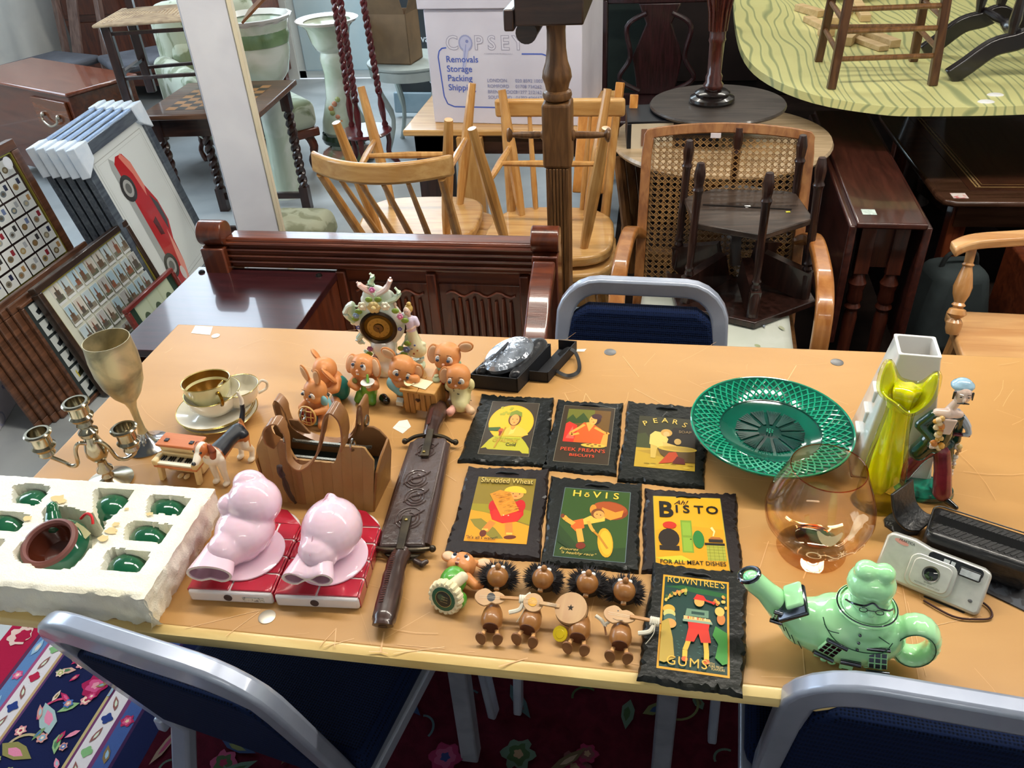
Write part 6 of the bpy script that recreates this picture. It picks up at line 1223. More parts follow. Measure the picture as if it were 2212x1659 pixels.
# book rabbit, head bent
t=fig('rabbit figurine bending over a black slate book, behind the pie rabbit',716,868,-20,dy=.012)
rhead(t,(-.006,.0,.062),.022,(-.45,-.7,-.65),ears=((-1,'down'),(1,'back')),teeth=False)
g=G(); g.ball((.006,.006,.032),(.018,.018,.026)); g.chain([(-.012,-.004,.042),(-.018,-.018,.034),(-.002,-.026,.03)],[.008,.0075,.006]); g.chain([(.018,-.0,.044),(.024,-.014,.036),(.010,-.024,.032)],[.009,.008,.006]); g.chain([(.018,-.014,.008),(.032,-.026,.010)],[.009,.0085]); g.org('body',RB,t,vox=.0016)
g=G(); g.ball((.014,.006,.024),(.020,.018,.026)); g.org('teal_trousers',mat('#1f8078',.45,c2='#186a64',ns=14,coat=.2),t,vox=.0016)
G(tr(.004,-.030,.022)@rot(52,0,-18)).box(-.018,.018,-.014,.014,0,.003).build('slate_board',mat('#0f1616',.15,coat=1.),t,bevel=.001); G(tr(.004,-.030,.0205)@rot(52,0,-18)).box(-.0205,.0205,-.0165,.0165,0,.003).build('board_frame',RBL,t,bevel=.001)
# middle rabbit with champagne cup
t=fig('rabbit figurine with drooping ears, tilted-up face and green trousers holding a cup',795,866,-6,dy=.014)
rhead(t,(-.002,0,.068),.0215,(-.1,-1,.25),ears=((-1,'down'),(1,'down')),look=(.1,.7),teeth=True)
g=G(); g.ball((-.002,.002,.034),(.019,.018,.028)); g.chain([(-.017,-.004,.044),(-.024,-.016,.036),(-.010,-.024,.034)],[.008,.0075,.006]); g.chain([(.016,-.004,.044),(.024,-.018,.038),(.016,-.026,.038)],[.008,.0075,.006]); g.org('body',RB,t,vox=.0016)
g=G(); g.chain([(.002,-.006,.018),(.006,-.012,.028)],[.017,.014]); g.chain([(.008,-.014,.014),(.014,-.022,.006)],[.0125,.008]); g.chain([(-.010,-.012,.012),(-.014,-.02,.006)],[.011,.008]); g.org('green_trousers',mat('#6fb23c',.25,c2='#5c9c30',ns=12,coat=.8),t,vox=.0016)
G().lathe([(0,0),(.005,0),(.004,.003),(.011,.007),(.0125,.010),(.0115,.010),(.004,.005)],(.016,-.029,.044),20).build('white_dish',WHT,t); G().chain([(.014,-.024,.052),(.013,-.020,.062)],[.003,.002]).build('green_stem',mat('#7cb848',.4,coat=.5),t)
G().chain([(.030,-.008,.006),(.038,-.014,.006)],[.0085,.0075]).build('shoe',BLKG,t); G().ball((-.015,-.018,.045),(.005,.003,.006)).build('green_patch',mat('#8a9a58',.4,coat=.4),t)
# desk rabbit
t=fig('rabbit figurine leaning on a little wooden desk with paper and feather',895,890,-8,dy=.026)
rhead(t,(-.020,.0,.074),.0235,(.25,-1,-.25),ears=((-1,'down'),(1,'back')),look=(-.3,0),teeth=False,tilt=-28)
g=G(); g.chain([(-.022,.010,.045),(-.026,.014,.028)],[.018,.016]); g.chain([(-.034,-.004,.050),(-.022,-.018,.052),(-.004,-.018,.056)],[.009,.008,.007]); g.chain([(-.004,.002,.052),(.006,-.006,.058),(.0,-.014,.064)],[.009,.008,.006]); g.org('body',RB,t,vox=.0016)
g=G(); g.chain([(-.040,-.002,.040),(-.022,-.012,.036)],[.014,.013]); g.org('blue_trousers',mat('#86bcc4',.5,c2='#74aab4',ns=12),t,vox=.0018)
DW=mat('#c8924c',.5,c2='#a8743a',ns=14,st=(8,8,1),bump=.3,bs=60)
for k in range(6): x=-.012+k*.0105; G().box(x+.0006,x+.0100,-.030,-.024,.0 if k not in(2,3) else .008,.046).build('desk_plank',DW,t,bevel=.0008)
for k in range(2): G().box(-.015+k*.033,.0175+k*.033,-.034,.014,.046,.052).build('desk_top_board',mat('#cf9c58',.5,c2='#b8843f',ns=12,st=(1,7,7),bump=.2,bs=50),t,bevel=.0015)
G().box(.046,.050,-.026,.012,0,.046).build('desk_side',DW,t); G().box(-.012,-.008,-.026,.012,0,.046).build('desk_side',DW,t)
G().ball((.0145,-.031,.032),(.003,.0012,.0028)).ball((.0185,-.031,.032),(.003,.0012,.0028)).chain([(.0165,-.031,.031),(.0165,-.031,.0275)],[.0025,.0008]).build('heart_cutout',mat('#4a2a14',.7),t)
G(tr(.018,-.010,.0527)@rot(0,0,-12)).box(-.020,.016,-.013,.012,0,.0008,m=None).build('paper_sheet',mat('#efe3bc',.6),t); G().ribbon(cr([(-.010,-.020,.062),(.0,-.026,.058),(.010,-.022,.060)],4),[.003,.007,.002],.001,up=(0,0,1)).build('feather',mat('#e8dca8',.6),t)
G().lathe([(0,0),(.007,0),(.008,.003),(.006,.007),(.0035,.009),(.004,.011),(.002,.011)],(.040,.006,.052),16).build('ink_pot',mat('#b9c49c',.3,coat=.5),t)
G().box(-.036,-.026,-.008,.008,0,.03).box(-.024,-.014,-.020,-.010,0,.030).build('stool',DW,t,bevel=.001); G(tr(-.022,-.024,.014)@rot(20,10,10)).box(-.006,.006,-.006,.004,0,.012).build('grey_paper',mat('#c8c8bc',.6),t)
# back right rabbit
t=fig('rabbit figurine with green neckerchief and red ball, back right of the group',975,862,4,dy=.010)
rhead(t,(0,0,.088),.0235,(-.2,-1,-.05),ears=((-1,'back'),(1,'down')),look=(.25,0),teeth=False,mouth=True)
g=G(); g.ball((0,.002,.044),(.021,.019,.032)); g.chain([(-.018,-.004,.056),(-.025,-.014,.044),(-.014,-.024,.042)],[.008,.0075,.006]); g.chain([(.018,-.004,.058),(.028,-.010,.060),(.024,-.016,.066)],[.008,.0075,.006]); g.chain([(-.012,-.012,.010),(-.016,-.024,.007)],[.010,.008]); g.chain([(.012,-.012,.010),(.016,-.024,.007)],[.010,.008]); g.org('body',RB,t,vox=.0016)
g=G(); g.ball((0,.002,.030),(.021,.019,.022)); g.org('dark_apron',mat('#2a2c2c',.4,c2='#383a38',ns=12),t,vox=.0016); G().ball((-.012,-.026,.050),(.007,.005,.008)).build('red_ball',mat('#c8302c',.3,coat=.5),t)
g=G(); g.tube([(.017*math.cos(a),-.002+.017*math.sin(a),.069) for a in[2*PI*i/20 for i in range(20)]],.0055,8,closed=True); g.chain([(0,-.018,.066),(.004,-.024,.056)],[.006,.003]); g.build('green_neckerchief',mat('#8ab490',.45,c2='#78a480',ns=12,coat=.2),t)
# front right rabbit in nightdress
t=fig('rabbit figurine in spotted cream dress sitting on a brick seat, front right of the group',994,888,10,dy=.014)
rhead(t,(0,0,.066),.0215,(-.2,-1,-.15),ears=((1,'down'),),look=(.45,-.1),teeth=False)
g=G(); g.ball((0,.004,.036),(.021,.018,.024)); g.chain([(0,-.004,.024),(0,-.018,.018)],[.019,.015]); g.ball((-.018,0,.046),(.008,.009,.010)); g.ball((.019,0,.046),(.008,.009,.012)); g.org('cream_dress',mat('#e8dca4',.5,c2='#dccf94',ns=10,coat=.15),t,vox=.0016)
for k in range(16): a_=Q.uniform(-2.6,-.5); z=Q.uniform(.018,.052); rr_=.0218 if z>.03 else .024; G().ball((rr_*.95*math.cos(a_),rr_*.88*math.sin(a_)+(.002 if z>.03 else -.006),z),.0011,n=6,k=4).build('spot',BLKG,t)
for s_ in(-1,1): G().chain([(s_*.010,-.022,.016),(s_*.018,-.034,.014)],[.006,.0075]).build('foot',RBL if s_>0 else mat('#e0a898',.5,c2='#d89888',ns=12),t)
for x,z in((-.012,.0),(.006,.0),(-.012,.0065),(.006,.0065)): G().box(x-.007,x+.008,-.020,.012,z,z+.006).build('brick',mat('#d8a878',.6,c2='#c89468',ns=20),t,bevel=.001)
# lying rabbit at the front
t=fig('rabbit figurine in green toppled on its back, round green label under its base',962,1335,-8,dx=0,dy=.016); t.scale=(.88,.88,.88)
rhead(t,(.0,.068,.020),.0215,(-.1,-.15,1),ears=((-1,'back'),(1,'back')),teeth=True,mouth=True,look=(0,.5))
g=G(); g.ball((0,.034,.020),(.017,.028,.018)); g.chain([(.016,.046,.022),(.030,.038,.018),(.038,.044,.012)],[.008,.0075,.006]); g.org('body',RB,t,vox=.0016)
g=G(); g.ball((-.002,.034,.023),(.021,.026,.019)); g.ball((.018,.008,.014),(.010,.014,.012)); g.org('green_shirt',mat('#58a838',.35,c2='#4c9830',ns=10,coat=.5),t,vox=.0016)
G().chain([(.006,.016,.036),(.016,.030,.040)],[.009,.0085]).build('foot_sole',mat('#efe2c4',.5,c2='#e4d4b0',ns=12),t)
m_=tr(-.002,-.004,.026)@rot(72,0,-8); g=G(m_)
for k in range(18): a_=2*PI*k/18; g.ball((.023*math.cos(a_),.023*math.sin(a_),-.006),(.0055,.0055,.009),n=8,k=6)
g.lathe([(0,-.014),(.024,-.014),(.025,-.004),(.022,.002),(0,.002)],n=24); g.build('ribbed_base',mat('#efe4c0',.5,c2='#e0d2a8',ns=12),t)
a=G(m_); a.z=.0022; a.dz=.0001; a.ell(0,0,.0195,.0195,'#0f5a40'); a.ell(0,0,.0135,.0135,'#c9a860'); a.ell(0,0,.0128,.0128,'#141812'); a.ell(-.004,.002,.006,.005,'#3f5a44'); a.txt('made in',.002,.003,.0022,'#c9b880'); a.txt('England',.002,-.001,.0022,'#c9b880'); a.txt('hand painted',.001,-.005,.0016,'#c9b880'); a.build('round_label',PRINT,t,smooth=0)
# ---- porcelain clock
q=at(850,806); ck=thing('porcelain_clock','ornate white porcelain mantel clock with applied flowers and a lady figure','clock',(q.x-.002,q.y+.010,ZT),6); ck.scale=(.93,.93,.92)
PC=mat('#eef0ea',.15,coat=1.,c2='#cfe0c0',ns=22,ramp=(.5,.62)); PG=mat('#bcdcae',.2,coat=.8,c2='#e6eee0',ns=20); PP=mat('#e8b8ac',.2,coat=.8,c2='#f0e0dc',ns=20)
CTR=(-.012,.0,.115)
g=G(); g.ball(CTR,(.050,.016,.056),n=28,k=16); g.chain([(-.012,.0,.062),(-.012,.0,.035),(-.012,0,.012)],[.028,.022,.030]); g.chain([(-.048,-.004,.012),(-.012,-.010,.014),(.042,-.004,.012)],[.014,.016,.016]); g.ball((.046,.0,.012),(.022,.018,.014)); g.ball((-.012,.002,.172),(.028,.010,.026)); g.ball((-.030,.002,.165),(.014,.009,.014)); g.ball((.010,.002,.170),(.016,.009,.018)); g.chain([(.024,0,.03),(.036,0,.045)],[.014,.010])
g.chain([(-.058,0,.128),(-.068,0,.142),(-.062,0,.156)],[.008,.009,.008]); g.chain([(-.058,0,.128),(-.066,0,.116)],[.008,.006]); g.org('case',PC,ck,vox=.0022,it=5)
for P_,m_ in(([(-.012,0,.18),(-.018,0,.20),(-.012,0,.215),(-.016,0,.224)],PG),([(-.012,0,.18),(-.034,0,.194),(-.044,0,.206)],PP),([(-.008,0,.18),(.010,0,.19),(.020,0,.206),(.022,0,.214)],PP),([(-.01,0,.16),(.022,0,.168),(.034,0,.178),(.028,0,.192)],PG),([(-.062,0,.12),(-.076,-.003,.138),(-.066,-.004,.158),(-.052,0,.152)],PG),([(-.05,0,.09),(-.062,0,.075),(-.05,0,.066)],PG),([(.038,0,.135),(.046,0,.115),(.040,0,.085),(.025,0,.06)],PG),([(-.055,-.006,.03),(-.048,-.006,.044),(-.052,-.006,.054)],PG),([(.05,0,.02),(.062,0,.03),(.052,0,.046)],PG)):
    G().tube(cr(P_,4),[.010,.009,.007,.003],8,fl=.7).build('scroll',m_,ck)
m_=tr(CTR[0],-.0165,CTR[2]-.002)@rot(90,0,0)
G(m_).lathe([(.031,-.002),(.036,-.001),(.037,.003),(.033,.006),(.029,.003)],n=44,cap=False).build('bezel',mat('#4a3a2c',.3,metal=.8,c2='#2c241c',ns=14),ck); dl_=G(m_).lathe([(0,.001),(.031,.001)],n=40).build('dial',mat('#8a7430',.35,metal=.7,c2='#6e5a24',ns=30),ck); G(m_).lathe([(.010,.0012),(.0105,.002),(.022,.002),(.0225,.0012)],n=36,cap=False).build('chapter_ring',mat('#a8924a',.4,metal=.6),ck)
a=G(m_); a.z=.0022; a.dz=.0001
for k in range(12): a_=PI/2-k*PI/6; a.txt(['12','1','2','3','4','5','6','7','8','9','10','11'][k],.0165*math.cos(a_),.0165*math.sin(a_)-.0015,.003,'#4a3c18',a=math.degrees(a_)-90)
a.ell(0,0,.009,.009,'#6a4a1c'); a.line([(0,0),(.002,-.012)],.0012,'#241a10'); a.line([(0,0),(-.008,.006)],.0012,'#241a10'); a.ell(0,0,.002,.002,'#1a120c'); a.build('numerals',PRINT,dl_,smooth=0)
def bloom(x,z,r_,c,n=6,y=-.019):
    g=G()
    for k in range(n): a_=2*PI*k/n; g.ball((x+r_*.6*math.cos(a_),y,z+r_*.6*math.sin(a_)),(r_*.5,r_*.3,r_*.5),n=8,k=6)
    g.ball((x,y-r_*.3,z),r_*.42,n=8,k=6); g.build('applied_flower',mat(c,.3,coat=.6),ck)
for x,z,r_,c in((-.014,.160,.0125,'#e0c888'),(-.036,.163,.009,'#efe8cc'),(.008,.162,.009,'#ece8d0'),(-.052,.142,.006,'#8aa4c4'),(.034,.138,.006,'#e088b0'),(-.036,.065,.006,'#a86c98'),(-.026,.046,.007,'#b09090'),(.022,.044,.007,'#b08890'),(.037,.062,.007,'#6a7aa0'),(-.012,.198,.006,'#d878b0')): bloom(x,z,r_,c)
for x,z in((-.022,.176),(-.004,.176),(-.046,.150),(-.055,.134),(.026,.150),(.042,.128),(.026,.064),(-.040,.052),(.03,.05),(.040,.075)): G().ball((x,-.017,z),(.0075,.003,.006),n=10,k=6).build('applied_leaf',mat('#8cac3c',.3,coat=.6,c2='#6c8c2c',ns=30),ck)
a=G(tr(0,-.0175,0)@rot(90,0,0)); a.dz=.0001
for x,z,c in((-.012,.070,'#c8489c'),(-.052,.115,'#5868b8'),(.030,.110,'#5868b8')):
    for k in range(5): a.ell(x+.003*math.cos(k*1.26),z+.003*math.sin(k*1.26),.002,.002,c)
a.build('painted_sprigs',PRINT,ck,smooth=0)
ly=G(); ly.chain([(.052,-.002,.060),(.050,-.002,.085),(.049,-.002,.100)],[.017,.011,.009]); ly.ball((.054,-.002,.050),(.020,.014,.018)); ly.chain([(.058,0,.05),(.068,.0,.062)],[.010,.006]); ly.org('lady_skirt',mat('#ece6b4',.2,coat=.8,c2='#e4e4cc',ns=8),ck,vox=.0016)
for x,z,c in((.045,.078,'#b86c50'),(.054,.070,'#6070a8'),(.048,.062,'#6070a8'),(.058,.058,'#c08050'),(.050,.050,'#b86c50')): G().ball((x,-.0165,z),(.0022,.0015,.0022),n=8,k=6).build('skirt_flower',mat(c,.4),ck)
ly=G(); ly.chain([(.049,-.002,.100),(.049,-.002,.120)],[.010,.0105]); ly.ball((.047,-.006,.117),(.010,.007,.007)); ly.chain([(.040,-.002,.124),(.034,-.003,.132)],[.006,.005]); ly.chain([(.058,-.002,.122),(.062,-.004,.112)],[.007,.006]); ly.org('lady_bodice',mat('#e2d4ea',.2,coat=.8),ck,vox=.0014)
ly=G(); ly.ball((.046,-.004,.142),(.0078,.0078,.0095)); ly.chain([(.049,-.002,.126),(.047,-.003,.136)],[.004,.004]); ly.chain([(.034,-.003,.132),(.026,-.003,.142),(.024,-.004,.154)],[.0032,.0028,.0024]); ly.ball((.024,-.004,.158),(.0035,.003,.0045)); ly.chain([(.062,-.005,.112),(.052,-.012,.106),(.042,-.012,.102)],[.0032,.0028,.0026]); ly.ball((.044,-.0115,.1415),.0012,n=6,k=4); ly.org('lady_skin',mat('#eac8b4',.3,coat=.6),ck,vox=.001,it=3)
ly=G(); ly.ball((.0485,.0,.145),(.0086,.0085,.009)); ly.ball((.050,0,.155),(.005,.005,.005)); ly.org('lady_hair',mat('#c8a860',.4,c2='#b8944c',ns=60),ck,vox=.0011,it=2)
G().ball((.0435,-.0112,.1445),.0009,n=6,k=4).ball((.0475,-.0116,.1445),.0009,n=6,k=4).build('lady_eye',mat('#3a3a50',.3),ck)
# ---- boxed glass ornament
A,B_,C=at(1018,838),at(1110,850),at(1182,770); yaw=math.degrees(math.atan2((B_-A).y,(B_-A).x))
bx=thing('black_gift_box','open black card box with satin lining and a wrapped glass ornament','box',(A.x,A.y,ZT),-5)
BK=mat('#16171c',.6,c2='#1e2026',ns=9); SAT=mat('#08080c',.25,c2='#14151c',ns=20,bump=.6,bs=30,sheen=.4)
wq,dq=.088,.125
T_=rot(0,0,-24); sh=M(((1,.28,0,0),(0,1,0,0),(0,0,1,0),(0,0,0,1)))
for b_ in((0,wq,0,.002,0,.030),(0,wq,dq-.002,dq,0,.030),(0,.002,0,dq,0,.030),(wq-.002,wq,0,dq,0,.030),(0,wq,0,dq,0,.002)): G(sh).box(*b_).build('box_wall' if b_[5]>.01 else 'box_floor',BK,bx)
G(sh@tr(wq+.001,.04,0)).box(0,.035,0,dq-.01,0,.002).box(.033,.035,0,dq-.01,0,.022).box(0,.035,0,.002,0,.022).box(0,.035,dq-.012,dq-.01,0,.022).build('box_lid',BK,bx)
g=G(sh); g.chain([(.012,.02,.026),(.03,.07,.024),(.02,.11,.028)],[.012,.014,.012]); g.chain([(.075,.02,.024),(.072,.07,.026),(.07,.11,.032)],[.012,.014,.016]); g.chain([(.02,.11,.03),(.07,.115,.03)],[.012,.016]); g.org('satin_lining',SAT,bx,vox=.003,it=4)
G(sh@tr(.042,.062,.030)@rot(8,-6,0)).lathe([(0,0),(.034,0),(.040,.004),(.041,.012),(.036,.018),(.024,.021),(0,.022)],n=24,sx=1,sy=1.25).build('wrapped_glass_ornament',mat('#b8c0cc',.08,c2='#5c6068',ns=20,metal=.6,coat=1.,bump=.9,bs=50),bx,smooth=20)
g=G(sh@tr(.042,.062,.050)@rot(8,-6,0))
for k in range(7): a_=k*.9; g.tube([(.030*math.cos(a_),.036*math.sin(a_),-.004),(.012*math.cos(a_+.4),.014*math.sin(a_+.4),.003)],.0016,5)
g.build('clear_wrap_folds',mat('#f4f8ff',.05,trans=.8,coat=1.),bx); G(sh@tr(.03,.05,.052)).box(-.003,.003,-.03,.035,0,.001).build('dark_band',BK,bx)
G().ribbon(cr([(.140,.115,.012),(.155,.128,.020),(.170,.124,.016),(.182,.100,.008),(.184,.075,.006),(.170,.060,.006),(.152,.066,.006),(.134,.08,.008)],6),.007,.0012,up=(.2,-.2,.3)).build('ribbon_loop',mat('#0b0b0e',.5,c2='#17181c',ns=60),bx)
# ---- four fuzzy-haired wooden musicians
WD=mat('#a9733f',.35,c2='#94612f',ns=10,st=(1,1,4),coat=.35); WDL=mat('#d0a878',.45,c2='#c2966a',ns=9,st=(5,1,1),coat=.15); DWL=mat('#8a5a34',.45,c2='#7a4c28',ns=9,st=(1,6,1),coat=.2)
HAIR=mat('#0c0808',.55,c2='#1a1010',ns=40); STR=mat('#e8e0cc',.7)
def doll(lab,fx,fy,hx,hy,instr,seed):
    f,h=at(fx,fy),at(hx,hy,ZT+.02); d=V((h.x-f.x,h.y-f.y,0)); L_=d.length; yaw=math.degrees(math.atan2(d.y,d.x))-90
    t=thing('wooden_musician',lab,'doll',(f.x,f.y,ZT),yaw,'wooden musician dolls'); rr=random.Random(seed)
    hz=.024; hc=V((0,L_-.012,hz)); hr=.0145
    G().lathe([(0,-1),(.30,-.96),(.62,-.8),(.86,-.5),(.98,-.15),(1,.1),(.9,.45),(.66,.76),(.34,.95),(0,1)],n=24,m=tr(*hc)@M.Diagonal((hr,hr,hr,1))@rot(10,0,0)).build('head',WD,t,smooth=180)
    G().ball((hc.x+.001,hc.y+.004,hc.z+.0155),(.0042,.0045,.0055),n=14,k=10).build('nose',WD,t)
    for s_ in(-1,1): e=G().ball((hc.x+s_*.0062,hc.y+.009,hc.z+.0090),(.0034,.0030,.0025),n=12,k=8).build('eye',WHT,t); G().ball((hc.x+s_*.0068,hc.y+.0108,hc.z+.0100),.0014,n=8,k=6).build('pupil',BLKG,e)
    g=G()
    for k in range(900):
        a_=rr.uniform(-.75,PI+.75); z=rr.uniform(-.8,.55); s0=V((math.cos(a_),math.sin(a_)*.9+.05,z)).normalized(); p0=hc+V((s0.x*hr*1.25,s0.y*hr*1.1,s0.z*hr*.8))+V((0,.004,-.006)); p1=p0+s0*rr.uniform(.005,.0135)+V((rr.uniform(-.003,.003),rr.uniform(-.001,.004),rr.uniform(-.003,.002)))
        if p1.z<.0004: p1.z=.0006
        n_=s0.cross(V((0,0,1))).normalized()*.0010 if abs(s0.z)<.98 else V((.001,0,0)); g.add([p0-n_,p0+n_,p1,p0+V((0,0,.0006))],[(0,1,2),(1,3,2),(3,0,2)])
    g.ball((hc.x,hc.y+.005,hc.z-.008),(hr*1.42,hr*1.22,hr*.98),n=14,k=10); stuff(g.build('fluffy_hair',HAIR,t,smooth=0))
    G().cyl((0,L_-.028,.017),(0,L_-.022,.019),.0035,n=10).build('neck_cord',WDL,t)
    bc=(0,.034,.0165)
    G().lathe([(0,-.020),(.010,-.0195),(.0135,-.014),(.0142,-.006),(.0125,.004),(.009,.012),(.005,.0165),(0,.017)],n=24,m=tr(0,.034,.0145)@rot(-90,0,0)).build('barrel_body',WD,t); G().cyl((0,.0145,.0145),(0,.0135,.0145),.0098,n=20).build('dark_underside',mat('#5a2c18',.5,c2='#4a2210',ns=20),t)
    for s_ in(-1,1):
        G().cyl((s_*.0075,.014,.010),(s_*.0095,.0035,.0125),.0026,n=10).build('peg_leg',mat('#dca870',.5,c2='#cc9458',ns=20),t)
        o=[(.0065*math.sin(u)*(1-.18*math.cos(u)),.0092*-math.cos(u)) for u in[2*PI*i/20 for i in range(20)]]
        G(tr(s_*.0105,.0,.0105)@rot(78,0,0)@rot(0,0,-s_*12)).prism(o,-.0015,.0015).build('wooden_foot',DWL,t,bevel=.0006)
    def guitar(m_,sm,cell=False,hole='#141820'):
        m_=m_@M.Diagonal((1.28,1.28,1.1,1))
        o=[]
        for i in range(26):
            u=2*PI*i/26; x=math.cos(u); r_=1+.0*x; yy=math.sin(u)*(.0105 if x<0 else .0078)*(1-.32*math.exp(-((x-.05)/.22)**2)); o.append((x*.0155,yy))
        gb=G(m_).prism(o,0,.003).build('guitar_body' if not cell else 'fiddle_body',WDL,t,bevel=.0006); a=G(m_); a.z=.0031; a.dz=.00008
        if hole: a.ell(.001,0,.0042,.0048,hole)
        else: a.line([(-.006,-.005),(-.002,-.006),(.004,-.005)],.0005,'#3a2414'); a.ell(-.002,.004,.0008,.0008,'#3a2414')
        for k in(-.001,.001): a.line([(-.011,k),(.040,k*.6)],.00025,'#e8dcc0')
        a.build('soundhole_and_strings',PRINT,gb,smooth=0); G(m_).box(.010,.040,-.0017,.0017,.0028,.0052).build('neck',mat('#c8955c',.4,c2='#b8844c',ns=20),t,bevel=.0005)
        g=G(m_)
        for k in range(5): g.tube([(.030+k*.0018,.0036*math.cos(u),.0035+.0036*math.sin(u)) for u in[2*PI*i/10 for i in range(10)]],.0011,5,closed=True)
        g.tube(cr([(.033,-.004,.003),(.030,-.010,.0),(.020,-.012,-.004)],4),.0022,6); g.build('string_hand',STR,t); G(m_).tube(cr([(.034,-.002,.006),(.034,-.012,.002),(.028,-.020,-.008)],4),.0004,4).build('loose_string',STR,t)
    if instr=='guitar': guitar(tr(-.004,.047,.031)@rot(12,6,4),1)
    elif instr=='banjo':
        m_=tr(.0,.044,.030)@rot(14,4,4); G(m_).lathe([(0,0),(.0125,0),(.013,.0015),(.0125,.003),(0,.003)],n=28).build('banjo_body',WDL,t); G(m_).lathe([(0,.0031),(.006,.0031),(.006,.0036),(0,.0036)],c=(-.001,0,0),n=24).build('yellow_disc',mat('#e8a81c',.35,coat=.5),t); G(m_).box(.008,.034,-.0025,.0025,.003,.006).build('neck',WDL,t,bevel=.0005)
        g=G(m_)
        for k in range(4): g.tube([(-.011,-.003+k*.002,.0042),(.030,-.0015+k*.001,.0066)],.0002,4)
        g.build('strings',STR,t); G(m_).tube(cr([(-.006,.012,.002),(-.012,.006,-.002),(-.010,-.004,-.006)],4),.002,6).build('string_arm',STR,t)
    elif instr=='drum':
        m_=tr(-.013,.044,.030)@rot(18,-6,0); G(m_).lathe([(0,-.008),(.0205,-.008),(.0205,.004),(0,.004)],n=36).build('drum',WDL,t,smooth=40); G(m_).lathe([(.0207,-.0062),(.0211,-.005),(.0207,-.004)],n=36,cap=False).build('drum_band',mat('#2a1c14',.5),t)
        a=G(m_); a.z=.0042; a.dz=.0001; a.poly([(r_*math.cos(PI/2+k*PI/5),r_*math.sin(PI/2+k*PI/5)) for k,r_ in enumerate([.0045,.0018]*5)],'#20180f'); 
        a.build('black_star',PRINT,t,smooth=0); G(tr(-.022,.018,.012)@rot(40,-20,0)).lathe([(0,0),(.0095,0),(.010,.0015),(.0095,.003),(.006,.003),(.0055,.0035),(0,.0035)],n=28).build('yellow_cymbal',mat('#e0c010',.3,coat=.5),t)
        G().tube(cr([(.018,.044,.024),(.026,.040,.022),(.032,.034,.018)],4),.0024,7).build('string_arm',STR,t); G().cyl((.030,.036,.020),(.034,.024,.016),.0012,n=8).build('drumstick',DWL,t)
    else: guitar(tr(-.003,.046,.030)@rot(10,4,-2),1,True,None); G().tube(cr([(-.014,.042,.024),(-.020,.040,.020),(-.024,.044,.018)],4),.0022,6).build('string_arm',STR,t)
doll('fuzzy-haired wooden doll playing a guitar with a dark round soundhole, leftmost',1058,1392,1078,1236,'guitar',1)
doll('fuzzy-haired wooden doll with a banjo bearing a yellow disc, second from left',1134,1396,1178,1240,'banjo',2)
doll('fuzzy-haired wooden doll with a big star drum and yellow cymbal',1244,1414,1272,1250,'drum',3)
doll('fuzzy-haired wooden doll with a pale fiddle, rightmost, touching the slate',1336,1432,1350,1266,'fiddle',4)

# ---------------- right end: plate, vases, glass, figurine, teapot, camera ----------------
GP=mat('#055e4a',.1,c2='#024436',ns=9,coat=1.); GPD=mat('#04392f',.12,c2='#064a3e',ns=7,coat=1.); GPL=mat('#1c9c78',.1,c2='#108462',ns=30,coat=1.)
q=at(1664,925,ZT+.042); pl_=thing('green_plate','footed dark green majolica comport plate with basketweave rim','plate',(q.x,q.y-.0,ZT),18)
G().lathe([(0,0),(.052,0),(.054,.003),(.048,.008),(.036,.014),(.034,.020),(.05,.026),(.08,.034),(.125,.048),(.1285,.050),(.128,.0525),(.120,.0505),(.08,.039),(.078,.0375),(.04,.034),(0,.033)],n=72,cap=False,sx=.965).build('plate_body',GP,pl_,smooth=60)
zr_=lambda r_:.0385+(r_-.08)/(.125-.08)*(.0515-.0385)
g=G(); NB=54
for k in range(NB):
    for s_ in(-1,1):
        P_=[]
        for i in range(9):
            u=i/8; r_=lerp(.0805,.122,u); a_=2*PI*(k/NB)+s_*u*.30; P_.append((r_*math.cos(a_)*.965,r_*math.sin(a_),zr_(r_)+.0006+(.0006 if (i%2)==(s_>0) else 0)))
        g.ribbon(P_,.0024,.0018)
stuff(g.build('basketweave_rim',GPL,pl_,smooth=60))
G().tube([(.1265*math.cos(2*PI*i/72)*.965,.1265*math.sin(2*PI*i/72),.0522) for i in range(72)],.0016,8,closed=True).build('rim_bead',GPL,pl_); G().tube([(.0795*math.cos(2*PI*i/72)*.965,.0795*math.sin(2*PI*i/72),.0388) for i in range(72)],.0011,8,closed=True).build('inner_bead',GPD,pl_)
G().lathe([(0,.0335),(.058,.0352),(.060,.0354)],n=48,cap=False).build('dark_centre',mat('#08201e',.15,c2='#0a4a3e',ns=26,coat=1.),pl_)
for k in range(12):
    a_=2*PI*k/12; g=G(rot(0,0,math.degrees(a_)))
    for j in range(9): w_=(j-4)*.0026; g.tube([(.018,w_*.15,.0352),(.034,w_*.5,.0358),(.052,w_,.0364+(.0 if j%2 else .0005))],.0009,5)
    g.build('moulded_petal',mat('#08463c',.45,c2='#0a322c',ns=40),pl_)
g=G()
for k in range(7): a_=2*PI*k/6; rr_=.0045 if k<6 else 0; g.ball((rr_*math.cos(a_),rr_*math.sin(a_),.0365),.0016,n=8,k=6)
g.build('centre_beads',GPL,pl_)
